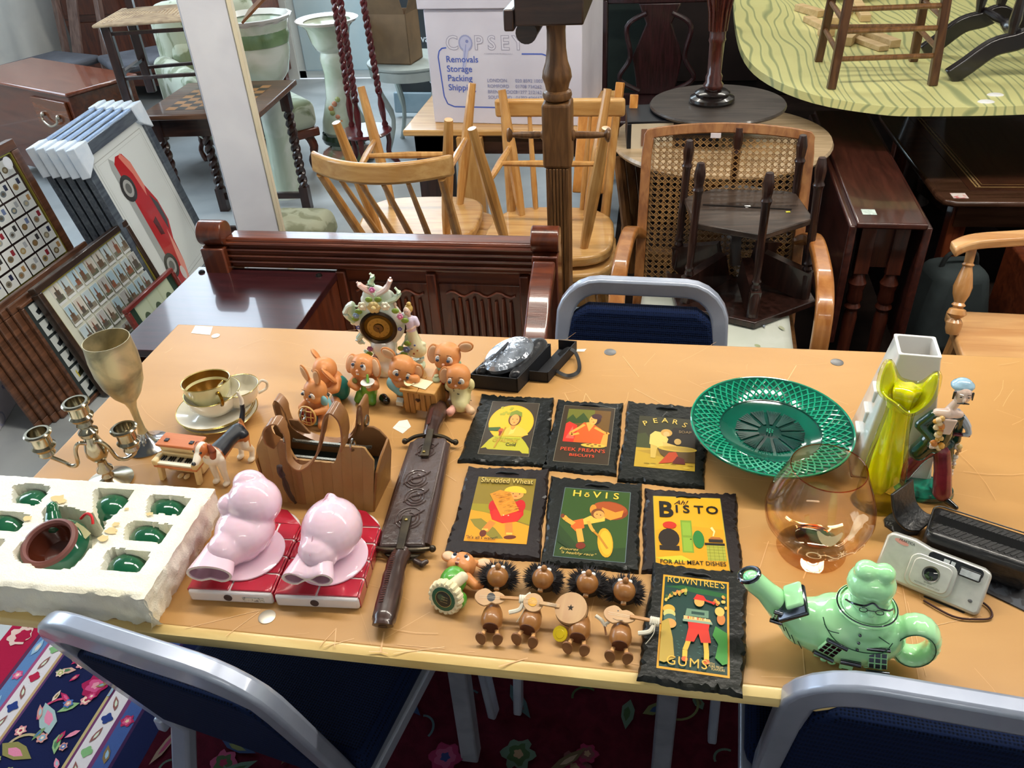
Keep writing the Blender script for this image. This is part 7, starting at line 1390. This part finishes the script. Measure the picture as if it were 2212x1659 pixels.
# brandy glass
def glassmat(c,rough=.0,ior=1.45,dens=None):
    m=bpy.data.materials.new('glass'); m.use_nodes=True; nt=m.node_tree; b=nt.nodes['Principled BSDF']; b.inputs['Base Color'].default_value=(*lin(c),1); b.inputs['Roughness'].default_value=rough; b.inputs['Transmission Weight'].default_value=1; b.inputs['IOR'].default_value=ior
    n=nt.nodes.new('ShaderNodeTexNoise'); n.inputs['Scale'].default_value=6; tc=nt.nodes.new('ShaderNodeTexCoord'); nt.links.new(tc.outputs['Object'],n.inputs[0]); mx=nt.nodes.new('ShaderNodeMapRange'); mx.inputs[3].default_value=rough; mx.inputs[4].default_value=rough+.015; nt.links.new(n.outputs[0],mx.inputs[0]); nt.links.new(mx.outputs[0],b.inputs['Roughness'])
    return m

def thinglass(c,ce,f=.9,rough=.0):
    "thin blown glass: clear face-on, tinted and glossy towards its edges"
    m=bpy.data.materials.new('thin_glass'); m.use_nodes=True; nt=m.node_tree; nt.nodes.clear(); L=nt.links; N=nt.nodes.new
    o=N('ShaderNodeOutputMaterial'); mx=N('ShaderNodeMixShader'); tb=N('ShaderNodeBsdfTransparent'); gl=N('ShaderNodeBsdfGlossy'); gl.inputs['Roughness'].default_value=rough
    lw=N('ShaderNodeLayerWeight'); lw.inputs[0].default_value=.35; r=N('ShaderNodeValToRGB'); r.color_ramp.elements[0].color=(*lin(c),1); r.color_ramp.elements[1].color=(*lin(ce),1); r.color_ramp.elements[0].position=.45; r.color_ramp.elements[1].position=1
    L.new(lw.outputs['Facing'],r.inputs[0]); L.new(r.outputs[0],tb.inputs[0]); pw=N('ShaderNodeMath'); pw.operation='POWER'; pw.inputs[1].default_value=4; lf=N('ShaderNodeLayerWeight'); lf.inputs[0].default_value=.5; L.new(lf.outputs['Facing'],pw.inputs[0]); ma=N('ShaderNodeMath'); ma.operation='MULTIPLY_ADD'; ma.inputs[1].default_value=.7*f; ma.inputs[2].default_value=.05; L.new(pw.outputs[0],ma.inputs[0])
    L.new(ma.outputs[0],mx.inputs[0]); L.new(tb.outputs[0],mx.inputs[1]); L.new(gl.outputs[0],mx.inputs[2]); L.new(mx.outputs[0],o.inputs[0]); return m
AMB=thinglass('#fff6ea','#e4bc94'); AMBD=thinglass('#f0b070','#a85a20')
b0=at(1752,1190); t0=at(1772,1068,ZT+.10); 
sn=thing('brandy_glass','large pale amber brandy balloon glass with frosted engraved wreath','glass',(b0.x,b0.y+.004,ZT),0)
def pr2(outer,th):
    inn=[(max(0,r_-th),z) for r_,z in outer]; return outer+inn[::-1]
out=[(.046,.0),(.0465,.002),(.030,.005),(.012,.010),(.010,.014),(.014,.018),(.034,.022),(.054,.036),(.0665,.056),(.0705,.076),(.068,.098),(.060,.122),(.052,.145),(.0475,.160)]
G().lathe([(0,.0008),(.0455,.0008),(.046,.002),(.030,.005),(.012,.010),(.010,.014),(.014,.018)]+[(.034,.022),(.054,.034),(.0665,.053),(.0705,.072),(.068,.092),(.060,.115),(.052,.135),(.0475,.148)],n=64,cap=False).build('bowl_and_foot',AMB,sn,smooth=80)
G().lathe([(0,.0205),(.014,.0215),(.0325,.0245),(.0525,.0365),(.065,.055),(.069,.073),(.0665,.092),(.0585,.115),(.0505,.135),(.046,.148)],n=64,cap=False).build('inner_wall',thinglass('#fffaf4','#f0d4b4',.5),sn,smooth=80)
G().tube([(.0468*math.cos(2*PI*i/56),.0468*math.sin(2*PI*i/56),.1482) for i in range(56)],.0008,6,closed=True).build('rim',AMBD,sn)
G().lathe([(0,.0225),(.020,.0225),(.024,.0245),(.018,.027),(0,.0275)],n=32).build('amber_base_puddle',AMBD,sn)
g=G(); FR_=mat('#f2dcc4',.6,trans=.35,c2='#ead0b4',ns=9)
def onb(a_,z): # point on the bowl
    pts=[(.034,.022),(.054,.034),(.0665,.053),(.0705,.072),(.068,.092),(.060,.115)]
    for (r0,z0),(r1,z1) in zip(pts,pts[1:]):
        if z0<=z<=z1: r_=lerp(r0,r1,(z-z0)/(z1-z0)); break
    else: r_=pts[-1][0] if z>.1 else pts[0][0]
    return ((r_+.0006)*math.cos(a_),(r_+.0006)*math.sin(a_),z)
def patch(P_):
    g=G(); P3=[onb(a_,z) for a_,z in P_]; g.add([*P3,*[(x*1.006,y*1.006,z) for x,y,z in P3]],[tuple(range(len(P3))),tuple(range(len(P3),2*len(P3)))[::-1]]); return g
A0=-PI/2+.22
def band(L_,w0=.0042,w1=.0022):
    K=len(L_); vs=[]
    for i,(a_,z) in enumerate(L_):
        w_=lerp(w0,w1,abs(i/(K-1)-.5)*2); d_=V((L_[min(i+1,K-1)][0]-L_[max(i-1,0)][0],(L_[min(i+1,K-1)][1]-L_[max(i-1,0)][1])*14,0)).normalized(); vs+= [onb(a_-d_.y*w_*7,z+d_.x*w_*.5),onb(a_+d_.y*w_*7,z-d_.x*w_*.5)]
    return G().add(vs,[(2*i,2*i+1,2*i+3,2*i+2) for i in range(K-1)])
e=bpy.data.materials.new('frosted'); e.use_nodes=True; _n=e.node_tree; _t=_n.nodes.new('ShaderNodeBsdfTransparent'); _q=_n.nodes.new('ShaderNodeBsdfDiffuse'); _w=_n.nodes.new('ShaderNodeBsdfTranslucent'); _d=_n.nodes.new('ShaderNodeAddShader'); _q.inputs[0].default_value=(*lin('#ecd8c4'),1); _w.inputs[0].default_value=(*lin('#ecd8c4'),1); _n.links.new(_q.outputs[0],_d.inputs[0]); _n.links.new(_w.outputs[0],_d.inputs[1]); _m=_n.nodes.new('ShaderNodeMixShader'); _m.inputs[0].default_value=.42; _n.links.new(_t.outputs[0],_m.inputs[1]); _n.links.new(_d.outputs[0],_m.inputs[2]); _n.links.new(_m.outputs[0],_n.nodes['Material Output'].inputs[0])
band([(A0-.45+.05*i,.098-.012*math.sin(i*PI/9)-.002*i*0) for i in range(10)],.018,.003).build('frosted_wing',e,sn); band([(A0+.12+.05*i,.086+.012*math.sin(i*PI/10)+.0018*i) for i in range(11)],.020,.004).build('frosted_wing',e,sn)
for ca_,cz_,ra_,rz_ in((A0-.42,.053,.13,.009),(A0+.52,.056,.12,.009),(A0+.02,.042,.10,.007)):
    band([(ca_+ra_*math.cos(u),cz_+rz_*math.sin(u)) for u in[2*PI*i/16 for i in range(17)]],.0022,.0018).build('frosted_scroll',e,sn)
band([(A0-.35+.06*i,.056+.004*math.sin(i*.8)) for i in range(13)],.002,.0015).build('frosted_stem',e,sn)
for k in range(8): a_=2*PI*k/8; band([(A0+.08,.062),(A0+.08+.09*math.cos(a_),.062+.007*math.sin(a_))],.0016,.0012).build('frosted_petal',e,sn)
# yellow twisted glass vase
q=at(1897,1098); yv=thing('yellow_glass_vase','tall twisted yellow and clear art glass vase with two curled lobes','vase',(q.x-.002,q.y+.012,ZT),-8); yv.scale=(.95,.95,.93)
def vr(z):
    K=[(0,.036),(.012,.030),(.05,.030),(.09,.027),(.13,.022),(.17,.0185),(.195,.019),(.215,.024)]
    for (a0,b0_),(a1,b1) in zip(K,K[1:]):
        if z<=a1: return lerp(b0_,b1,(z-a0)/(a1-a0))
    return .024
rs=[]; n=40
for i in range(34):
    z=.215*i/33; r_=vr(z); tw=z*16
    rs.append([V(((r_*(1+.10*math.sin(5*(2*PI*j/n)+tw*2.4)*min(1,z*18)))*math.cos(2*PI*j/n),(r_*(1+.10*math.sin(5*(2*PI*j/n)+tw*2.4)*min(1,z*18)))*math.sin(2*PI*j/n)*.85,z)) for j in range(n)])
G().rings(rs).build('outer_glass',thinglass('#fafab8','#b8b820',1.),yv,smooth=180)
rs=[]
for i in range(30):
    z=.022+.20*i/29; r_=vr(z)*(.74 if z>.05 else .74*min(1,.35+(z-.022)*24)); tw=z*16
    rs.append([V(((r_*(1+.12*math.sin(5*(2*PI*j/n)+tw*2.4)))*math.cos(2*PI*j/n),(r_*(1+.12*math.sin(5*(2*PI*j/n)+tw*2.4)))*math.sin(2*PI*j/n)*.85,z)) for j in range(n)])
G().rings(rs).build('yellow_core',mat('#f4ee00',.15,coat=1.,c2='#c8cc00',ns=10,st=(6,6,1.2),sub=.4),yv,smooth=180)
YG=mat('#eef014',.1,coat=1.,c2='#dce408',ns=8,sub=.5,trans=.3,ior=1.2)
def hz_(a_): return .212+.040*math.exp(-(math.atan2(math.sin(a_-2.6),math.cos(a_-2.6))/.55)**2)+.034*math.exp(-(math.atan2(math.sin(a_-.25),math.cos(a_-.25))/.45)**2)-.016*math.exp(-(math.atan2(math.sin(a_+1.3),math.cos(a_+1.3))/.6)**2)
nn=48; rs=[]
for (r_,u) in((.0185,0),(.021,.35),(.026,.7),(.031,.93),(.0325,1.),(.0315,1.05),(.028,1.),(.021,.75),(.016,.4),(.013,.1)):
    rs.append([V((r_*(1+.10*math.cos(2*a_))*math.cos(a_),r_*(.82)*math.sin(a_),.188+(hz_(a_)-.188)*u)) for a_ in[2*PI*j/nn for j in range(nn)]])
G().rings(rs,cap=False).build('flared_wavy_mouth',YG,yv,smooth=180)
G().tube([(.033*(1+.10*math.cos(2*a_))*math.cos(a_),.033*.82*math.sin(a_),hz_(a_)+.001) for a_ in[2*PI*j/nn for j in range(nn)]],.0042,10,closed=True).build('rolled_lip',thinglass('#fafad0','#c8cc30',1.),yv)
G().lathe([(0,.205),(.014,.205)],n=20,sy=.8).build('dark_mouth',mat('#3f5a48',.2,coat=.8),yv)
# white stepped vase
q=at(1935,1005); wv=thing('white_square_vase','tall white ceramic pyramid vase with square open top and stepped sides','vase',(q.x-.010,q.y+.018,ZT),-5); wv.scale=(1.06,1.06,1.07)
CR=mat('#eceae6',.25,coat=.7,c2='#e2e0dc',ns=4)
def sqr(h,z,c=.10,n=3): 
    P_=[]
    for i in range(4):
        cx=(h*(1-c))*(1 if i in(0,3) else -1); cy=(h*(1-c))*(1 if i in(0,1) else -1)
        for k in range(n+1): a_=PI/2*i+PI/2*k/n; P_.append(V((cx+h*c*math.cos(a_),cy+h*c*math.sin(a_),z)))
    return P_
G().rings([sqr(.052,0),sqr(.0525,.004),sqr(.0262,.188),sqr(.0265,.194),sqr(.0225,.194,.16),sqr(.0215,.186,.16),sqr(.034,.06),sqr(.034,.03)],cap=True).build('vase_body',CR,wv,smooth=50,bevel=.001)
for k in range(3): z=.03+k*.036; G().box(-.0525+z*.14-.003,-.0525+z*.14+.006,-.012,.016,z,z+.020).build('side_step',CR,wv,bevel=.002)
G().box(.008,.05-.003,-.052,-.036,.0,.060).box(.028,.05-.003,-.0465,-.03,.06,.078).build('front_step',CR,wv,bevel=.002); G().box(-.054,.054,-.054,.054,.0,.0015).build('brown_edge',mat('#7a4a34',.5),wv)
# porcelain man with flower garland
f0=at(2018,1062); mn=thing('porcelain_man_figurine','porcelain figurine of a moustached man in green coat, maroon trousers and blue cap','figurine',(f0.x-.016,f0.y,ZT),-4)
G().lathe([(0,0),(.036,0),(.038,.004),(.036,.009),(.03,.011),(0,.011)],n=36,sx=1.1,sy=.75).build('marbled_base',mat('#148a70',.12,c2='#0a2c28',ns=34,coat=1.,ramp=(.45,.6),det=6),mn)
MAR=mat('#8c2c3c',.2,c2='#4a1420',ns=30,coat=.8,ramp=(.45,.7)); COAT=mat('#0a3e2c',.15,c2='#062418',ns=24,coat=1.); SKN=mat('#ecd2c4',.25,coat=.8,c2='#e4c4b4',ns=12)
def two(name,P_,rs,m_,vox=.0014): return G().chain(P_,rs).org(name,m_,mn,vox=vox,it=4)
two('trouser_leg',[(-.004,0,.085),(-.018,.004,.058),(-.030,.006,.024)],[.011,.0105,.0105],MAR); two('trouser_leg',[(.006,-.004,.085),(.014,-.010,.050),(.020,-.016,.014)],[.012,.012,.0135],MAR)
for x,y in((-.031,.001),(.027,-.026)): G().chain([(x,y,.014 if x<0 else .008),(x+(.002 if x<0 else .010),y-.010,.012 if x<0 else .006)],[.0052,.0035]).build('shoe',BLKG,mn)
g=G(); g.chain([(0,-.001,.135),(0,0,.110),(-.002,0,.090)],[.016,.0155,.015]); g.chain([(-.010,.002,.092),(-.020,.004,.070)],[.015,.014]); g.chain([(.012,-.002,.09),(.018,-.004,.068)],[.010,.007]); g.chain([(-.016,0,.138),(-.030,-.002,.122),(-.012,-.014,.108)],[.0095,.0085,.007]); g.chain([(.016,0,.140),(.019,.002,.122),(.022,0,.100)],[.008,.0075,.006]); g.org('green_coat',COAT,mn,vox=.0015,it=4)
G().prism([(-.006,.12),(.006,.12),(.010,.146),(-.008,.146)],-.018,-.014,M(((1,0,0,0),(0,0,1,0),(0,1,0,0),(0,0,0,1)))).build('bare_chest',SKN,mn,bevel=.002)
g=G(); g.ball((.010,-.003,.180),(.0115,.0115,.0145)); g.chain([(.0,0,.148),(.007,-.002,.168)],[.0065,.0055]); g.chain([(-.014,-.002,.146),(.0,-.006,.148),(.014,-.002,.146)],[.006,.008,.006]); g.ball((.010,-.0148,.178),(.0016,.003,.004)); g.org('head',SKN,mn,vox=.0011,it=3)
for hx,hy,hz in((-.013,-.018,.104),(.023,-.001,.094)):
    g=G(); g.ball((hx,hy,hz),(.0042,.0036,.0045))
    for k in range(4): g.chain([(hx-.003+k*.002,hy-.002,hz-.002),(hx-.003+k*.002,hy-.0045,hz-.0052),(hx-.0028+k*.0018,hy-.003,hz-.0078+.0006*abs(k-1.5))],[.0011,.001,.0008],8)
    g.chain([(hx+.003,hy-.001,hz+.001),(hx+.0055,hy-.004,hz-.002)],[.0012,.0009],8); g.build('hand',SKN,mn)
g=G(); g.ball((.009,.004,.190),(.0155,.0135,.008)); g.ball((.009,.004,.195),(.011,.010,.005)); g.org('blue_cap',mat('#7fa8c4',.2,c2='#a8c8dc',ns=20,coat=.8),mn,vox=.0013,it=3)
G().chain([(-.002,-.0085,.186),(-.0025,-.009,.176)],[.002,.0012]).chain([(.0205,-.008,.186),(.0215,-.0085,.176)],[.0016,.001]).build('dark_sideburns',BLKG,mn); G().chain([(.003,-.0145,.1725),(.010,-.0165,.1745),(.017,-.0145,.1725)],[.0008,.0016,.0008]).build('moustache',BLKG,mn)
for s_ in(-1,1): G().ball((.010+s_*.0048,-.0135,.182),(.0016,.0008,.0008),n=8,k=6).build('eye',mat('#2c2c38',.2),mn); G().tube([(.010+s_*.0025,-.0138,.1855),(.010+s_*.007,-.0125,.1860)],.0005,5).build('brow',BLKG,mn)
G().tube(cr([(.010,0,.15),(.024,-.002,.134),(.032,-.006,.118),(.024,-.008,.116)],5),[.005,.0055,.004,.003],8).build('grey_scarf',mat('#aab0bc',.25,coat=.7),mn); G().box(.012,.034,-.010,-.004,.1135,.1165).build('scarf_hem',MAR,mn,bevel=.001)
for k in range(24): u=k/23; G().ball((lerp(-.014,-.006,u)+Q.uniform(-.005,.005),-.018+Q.uniform(-.003,.002),lerp(.146,.096,u)),Q.uniform(.0034,.0052),n=8,k=6).build('garland_flower',mat(Q.choice(['#dca040','#e0b060','#cf7c34','#e8c89c']),.25,coat=.8),mn)
for k in range(12): u=k/11; G().ball((.027+Q.uniform(-.002,.002),-.004,lerp(.092,.022,u)),Q.uniform(.0026,.0042),n=8,k=6).build('garland_flower',mat(Q.choice(['#e0c080','#ecdccc','#cf9c64']),.25,coat=.8),mn)
# ---- green novelty teapot
q=at(1850,1452); tp=thing('novelty_teapot','pale green shoe-shaped cottage teapot with old lady head lid, silver trim','teapot',(q.x-.016,q.y+.028,ZT),-8)
TG=mat('#bcf4ba',.12,c2='#96e6a2',ns=6,coat=1.,ramp=(.3,.75)); TSV=mat('#7c8088',.12,metal=1.,c2='#4a4c54',ns=20); TGD=mat('#6cc884',.2,c2='#7cd494',ns=8,coat=.6)
Ly=lambda P_:[V(p_) for p_ in P_]
g=G()
# shoe hull, spout at left, handle ring at right
g.chain(Ly([(-.010,0,.042),(.022,0,.042),(.036,0,.046)]),[.041,.039,.031],n=20); g.chain(Ly([(-.012,0,.040),(-.045,0,.041),(-.070,0,.056),(-.094,0,.080),(-.110,0,.094)]),[.039,.030,.020,.0135,.0135],n=20)
g.ball((.014,0,.068),(.037,.033,.021),n=24,k=12); g.box(-.03,.05,-.018,.018,.001,.02)
for i in range(18): a_=2*PI*i/18; g.ball((.074+.021*math.cos(a_),-.002,.048+.028*math.sin(a_)),(.0085,.017,.0085),n=10,k=8)
g.org('teapot_body',TG,tp,vox=.0022,it=8)
G().tube([(-.1165+.0115*math.cos(2*PI*i/24)*.95,.0115*math.sin(2*PI*i/24),.103+.0115*math.cos(2*PI*i/24)*.45) for i in range(24)],.0026,8,closed=True).build('silver_spout_rim',TSV,tp); G().ball((-.1155,0,.1025),(.0085,.0085,.002),m=rot(0,-24,0)).build('spout_hollow',TGD,tp)
G(tr(-.062,-.010,.078)@rot(16,-40,0)).box(-.020,.018,-.019,.019,0,.007).build('shoe_tongue_silver',TSV,tp,bevel=.002); G(tr(-.064,-.006,.084)@rot(16,-40,0)).box(-.009,.014,-.014,.017,0,.006).build('shoe_tongue_green',TG,tp,bevel=.003)
LG=tp; _k=len(COL.objects)
G().lathe([(.030,.0),(.033,.002),(.034,.004),(.030,.006)],c=(.006,0,.081),n=40,cap=False).build('lid_seat_rim',TG,LG); G().tube([(.006+.0325*math.cos(2*PI*i/44),.031*math.sin(2*PI*i/44),.086) for i in range(44)],.0009,6,closed=True).build('silver_line',TSV,LG)
g=G(); g.lathe([(0,.0),(.029,.0),(.028,.003),(.016,.008),(.0,.010)],c=(.006,0,.084),n=32); g.ball((.006,-.004,.104),(.022,.0205,.021),n=20,k=14); g.ball((.004,.0,.121),(.0265,.025,.022),n=20,k=14); g.ball((-.004,.0,.140),(.014,.014,.011)); g.ball((.014,.0,.141),(.012,.013,.010)); g.ball((.006,-.0255,.100),(.0045,.005,.0045)); g.ball((.006,-.021,.089),(.008,.006,.005)); g.org('old_lady_lid',TG,LG,vox=.0016,it=4)
G().tube(cr([(-.020,-.012,.101),(-.014,-.022,.108),(-.003,-.0262,.112),(.005,-.0268,.119),(.013,-.0262,.112),(.024,-.022,.107),(.030,-.012,.100)],5),.0011,6).build('silver_hairline',TSV,LG)
for s_ in(-1,1): G().tube([(.006+s_*.0085+.0042*math.cos(2*PI*i/16),-.0255,.1045+.0036*math.sin(2*PI*i/16)) for i in range(16)],.0005,5,closed=True).build('spectacle_rim',TSV,LG)
G().tube([(.002,-.0258,.105),(.010,-.0258,.105)],.0005,5).build('spectacle_bridge',TSV,LG)
for o in list(COL.objects)[_k:]:
    if o.parent==tp: o.location=(.010,0,.004)
def onh(x,z):  # hull front surface at x,z (approx)
    cx=[(-.10,.085,.014),(-.07,.056,.021),(-.045,.041,.031),(-.01,.042,.0415),(.022,.042,.0395),(.036,.046,.032)]
    best=.0
    for (x0,z0,r0),(x1,z1,r1) in zip(cx,cx[1:]):
        for i in range(9):
            u=i/8; xx,zz,rr_=lerp(x0,x1,u),lerp(z0,z1,u),lerp(r0,r1,u); d2=rr_*rr_-(x-xx)**2-(z-zz)**2
            if d2>0: best=max(best,math.sqrt(d2))
    return -best
def cottage_window(x,z,w_,h_,an):
    y=onh(x,z)-.0006; wt_=G(tr(x,y,z)@rot(-30 if z<.05 else 0,0,0)@rot(0,-an,0)); 
    o=wt_.box(-w_/2,w_/2,-.001,.003,-h_/2,h_/2).build('window',TG,tp,bevel=.0008)
    B=lambda: G(tr(x,y,z)@rot(-30 if z<.05 else 0,0,0)@rot(0,-an,0))
    for i in range(3):
        for j in range(3): B().box(-w_/2+.0008+i*w_/3,-w_/2-.0008+(i+1)*w_/3,-.0018,.001,-h_/2+.0008+j*h_/3,-h_/2-.0008+(j+1)*h_/3).build('silver_pane',TSV,o)
    for s_ in(-1,1): B().cyl((-w_*.62,-.002,s_*h_*.72),(w_*.62,-.002,s_*h_*.72),.0027,n=12).build('silver_shutter',TSV,tp)
cottage_window(-.018,.050,.020,.019,-24); cottage_window(.034,.044,.020,.019,6); cottage_window(-.078,.064,.011,.011,-10)
y=onh(.006,.030)-.001; G().cyl((-.004,y-.001,.033),(.018,y-.001,.033),.0034,n=12).build('silver_door_canopy',TSV,tp); G().box(-.002,.013,onh(.006,.018)-.001,onh(.006,.018)+.004,.010,.027).build('door',TG,tp,bevel=.001)
for k in range(3): yk=onh(.006,.010+k*.0035)-.0008; G().box(.001,.009,yk-.001,yk+.002,.004+k*.0035,.0052+k*.0035).build('silver_step',TSV,tp)
for x,r_ in((-.018,.004),(-.009,.005),(.020,.005),(.029,.004)): G().ball((x,onh(x,.008)+.001,.006),(r_,.003,r_*.8)).build('bush',TG,tp)
for k in range(3): G().ball((.010,onh(.01,.066-k*.008)-.0 if k else -.0335,.0745-k*.009),.0019,n=8,k=6).build('silver_button',TSV,tp)
g=G()
for P_ in([(-.028,-.026,.074),(-.014,-.037,.062),(.010,-.041,.056),(.036,-.038,.058),(.046,-.028,.066)],[(-.03,-.02,.078),(-.024,-.030,.070),(-.012,-.034,.072)],[(.030,-.030,.074),(.042,-.032,.068)],[(-.052,-.026,.040),(-.046,-.030,.028)],[(-.060,-.022,.045),(-.054,-.026,.032)],[(-.068,-.020,.052),(-.060,-.024,.038)],[(-.074,-.018,.058),(-.068,-.022,.046)]): 
    P2=[(x,min(y_,onh(x,z)-.0004) if True else y_,z) for x,y_,z in P_]; g.tube(cr(P2,4),.0006,5)
g.build('painted_lines',mat('#1c4a34',.4),tp); G().tube([(.074+.021*math.cos(2*PI*i/28),-.0182,.048+.028*math.sin(2*PI*i/28)) for i in range(28)],.0006,5,closed=True).build('handle_line',mat('#1c4a34',.4),tp)
# ---- compact camera and its case
c0=at(2002,1262); cm=thing('compact_camera','silver compact film camera lying beside its black case','camera',(c0.x,c0.y-.002,ZT),-27)
SV=mat('#c2c3bf',.3,metal=.35,c2='#cfd0cb',ns=60,coat=.2); BP=mat('#141416',.35,coat=.3); GL=mat('#0a0a0c',.05,coat=1.)
ti=cm; Rt=rot(-28,0,0); CW_,CH_,CD_=.125,.062,.034
cm.rotation_euler=(math.radians(-38),0,math.radians(-27)); cm.location=(c0.x+.003,c0.y+.004,ZT+.018)
# local frame: x right, z up along the body, front face at y=-CD/2
o=[(-.062,-.028),(.060,-.030),(.064,-.024),(.063,.026),(.054,.030),(-.010,.030),(-.030,.034),(-.058,.033),(-.063,.026),(-.064,-.024)]
G().prism(o,-.015,.014,M(((1,0,0,0),(0,0,1,0),(0,1,0,0),(0,0,0,1)))).build('camera_body',SV,cm,bevel=.004,seg=3)
def rr2(w_,h_,r_,n=6,cx=0,cz=0):
    P_=[]
    for i,(sx,sz) in enumerate(((1,1),(-1,1),(-1,-1),(1,-1))):
        for k in range(n+1): a_=PI/2*i+PI/2*k/n; P_.append((cx+sx*(w_/2-r_)+r_*math.cos(a_),cz+sz*(h_/2-r_)+r_*math.sin(a_)))
    return P_
XZ=M(((1,0,0,0),(0,0,1,0),(0,1,0,0),(0,0,0,1)))
G().prism(rr2(.056,.044,.011,6,.0,-.002),-.019,-.014,XZ).build('lens_surround',SV,cm,bevel=.0012); G().prism(rr2(.046,.036,.009,6,.0,-.002),-.023,-.018,XZ).build('lens_barrel',SV,cm,bevel=.0012)
G(tr(.0,-.0232,.0)@rot(90,0,0)).lathe([(0,0),(.0085,0),(.010,.001),(.0105,.0),(.0,-.001)],n=32).build('lens_ring',mat('#7c7c7a',.3,metal=.8),cm); G(tr(.0,-.0236,.0)@rot(90,0,0)).lathe([(0,.001),(.004,.0012),(.0078,0),(0,-.001)],n=28).build('lens',GL,cm)
G().prism(rr2(.064,.013,.0055,6,.022,.0215),-.0165,-.014,XZ).build('black_window_panel',GL,cm,bevel=.0006); G().prism(rr2(.026,.012,.003,5,.040,.017),-.019,-.0155,XZ).build('flash_housing',BP,cm,bevel=.0006)
G().box(.029,.051,-.0205,-.0185,.013,.0215).build('flash_window',mat('#d8dce0',.1,metal=.3,c2='#a8acb0',ns=120,coat=1.),cm); G().box(.008,.015,-.0175,-.016,.0175,.0245).box(.0165,.0215,-.0175,-.016,.0175,.0245).build('viewfinder',mat('#c8ccd0',.1,coat=1.),cm)
G().ball((.050,-.0152,-.014),(.0026,.0008,.0022)).build('sensor_dot',mat('#5a5c60',.3),cm); a=G(tr(0,-.0153,0)@rot(90,0,0)); a.dz=.0001; a.ell(-.044,.0245,.009,.003,'#d89a90',-8); a.txt('PRAKTICA',-.038,.0255,.0032,'#2a2a2c',fw=.019,bold=.01); a.build('brand_print',PRINT,cm,smooth=0)
a=G(tr(0,-.0235,0)@rot(90,0,0)); a.dz=.0001; a.txt('28-60mm',.0,-.0130,.0018,'#5a5a58'); a.txt('MOTORISED ZOOM LENS',.0,-.0165,.0020,'#5a5a58',fw=.03); a.build('lens_print',PRINT,cm,smooth=0); G().box(.0,.05,-.012,.010,-.0345,-.0300).build('dark_underside',BP,cm,bevel=.002)
k0=at(2085,1235); cs=thing('camera_case','black ribbed camera case with flap open behind the camera','camera case',(k0.x+.014,k0.y+.024,ZT),-24)
LB=mat('#121214',.4,c2='#1c1c1f',ns=40,bump=.3,bs=160,coat=.25); RI=mat('#1c1d20',.5,c2='#0c0c0e',ns=10,st=(60,1,1))
G().box(-.062,.066,-.034,.034,.0,.046).build('case_body',LB,cs,bevel=.010,seg=4)
for k in range(16): G(tr(-.056+k*.0072,-.020+.0,.0462)@rot(0,0,-35)).box(-.0016,.0016,0,.018,-.0004,.0006).build('rib',RI,cs) if k<15 else 0
for k in range(15): G(tr(-.050+k*.0072,.012,.0462)@rot(0,0,-35)).box(-.0016,.0016,0,.014,-.0004,.0006).build('rib',RI,cs)
G().box(-.058,.062,-.006,.012,.046,.0468).build('smooth_band',mat('#0e0e10',.18,coat=.8),cs,bevel=.0004)
g=G(); g.tube([V((x,z,.0465)) for x,z in rr2(.122,.062,.012)],.0010,5,closed=True); g.build('piping',LB,cs)
G().prism([(-.066,.034),(-.070,.010),(-.092,-.004),(-.112,.006),(-.116,.018),(-.108,.040)],.0,.003).build('open_flap_base',LB,cs)
G().ribbon(cr([(-.060,.020,.020),(-.076,.012,.022),(-.094,.014,.036),(-.106,.022,.066)],6),.050,.004,side=(.35,.94,0)).build('open_flap',LB,cs,bevel=.0015)
a_=at(2130,1345); G().prism([(-.020,-.045),(.072,-.062),(.082,-.038),(.05,-.012),(-.01,-.012)],.0005,.0025).build('patterned_flap',mat('#1a1a20',.6,c2='#3c4048',ns=60,ramp=(.5,.56)),cs)
G().tube(cr([(-.035,-.048,.003),(-.022,-.064,.003),(.004,-.068,.003),(.030,-.078,.003),(.036,-.094,.003),(.022,-.106,.003),(-.004,-.116,.003),(-.04,-.108,.003)],6),.0014,6).build('brown_wrist_cord',mat('#3a1c18',.7),cs)
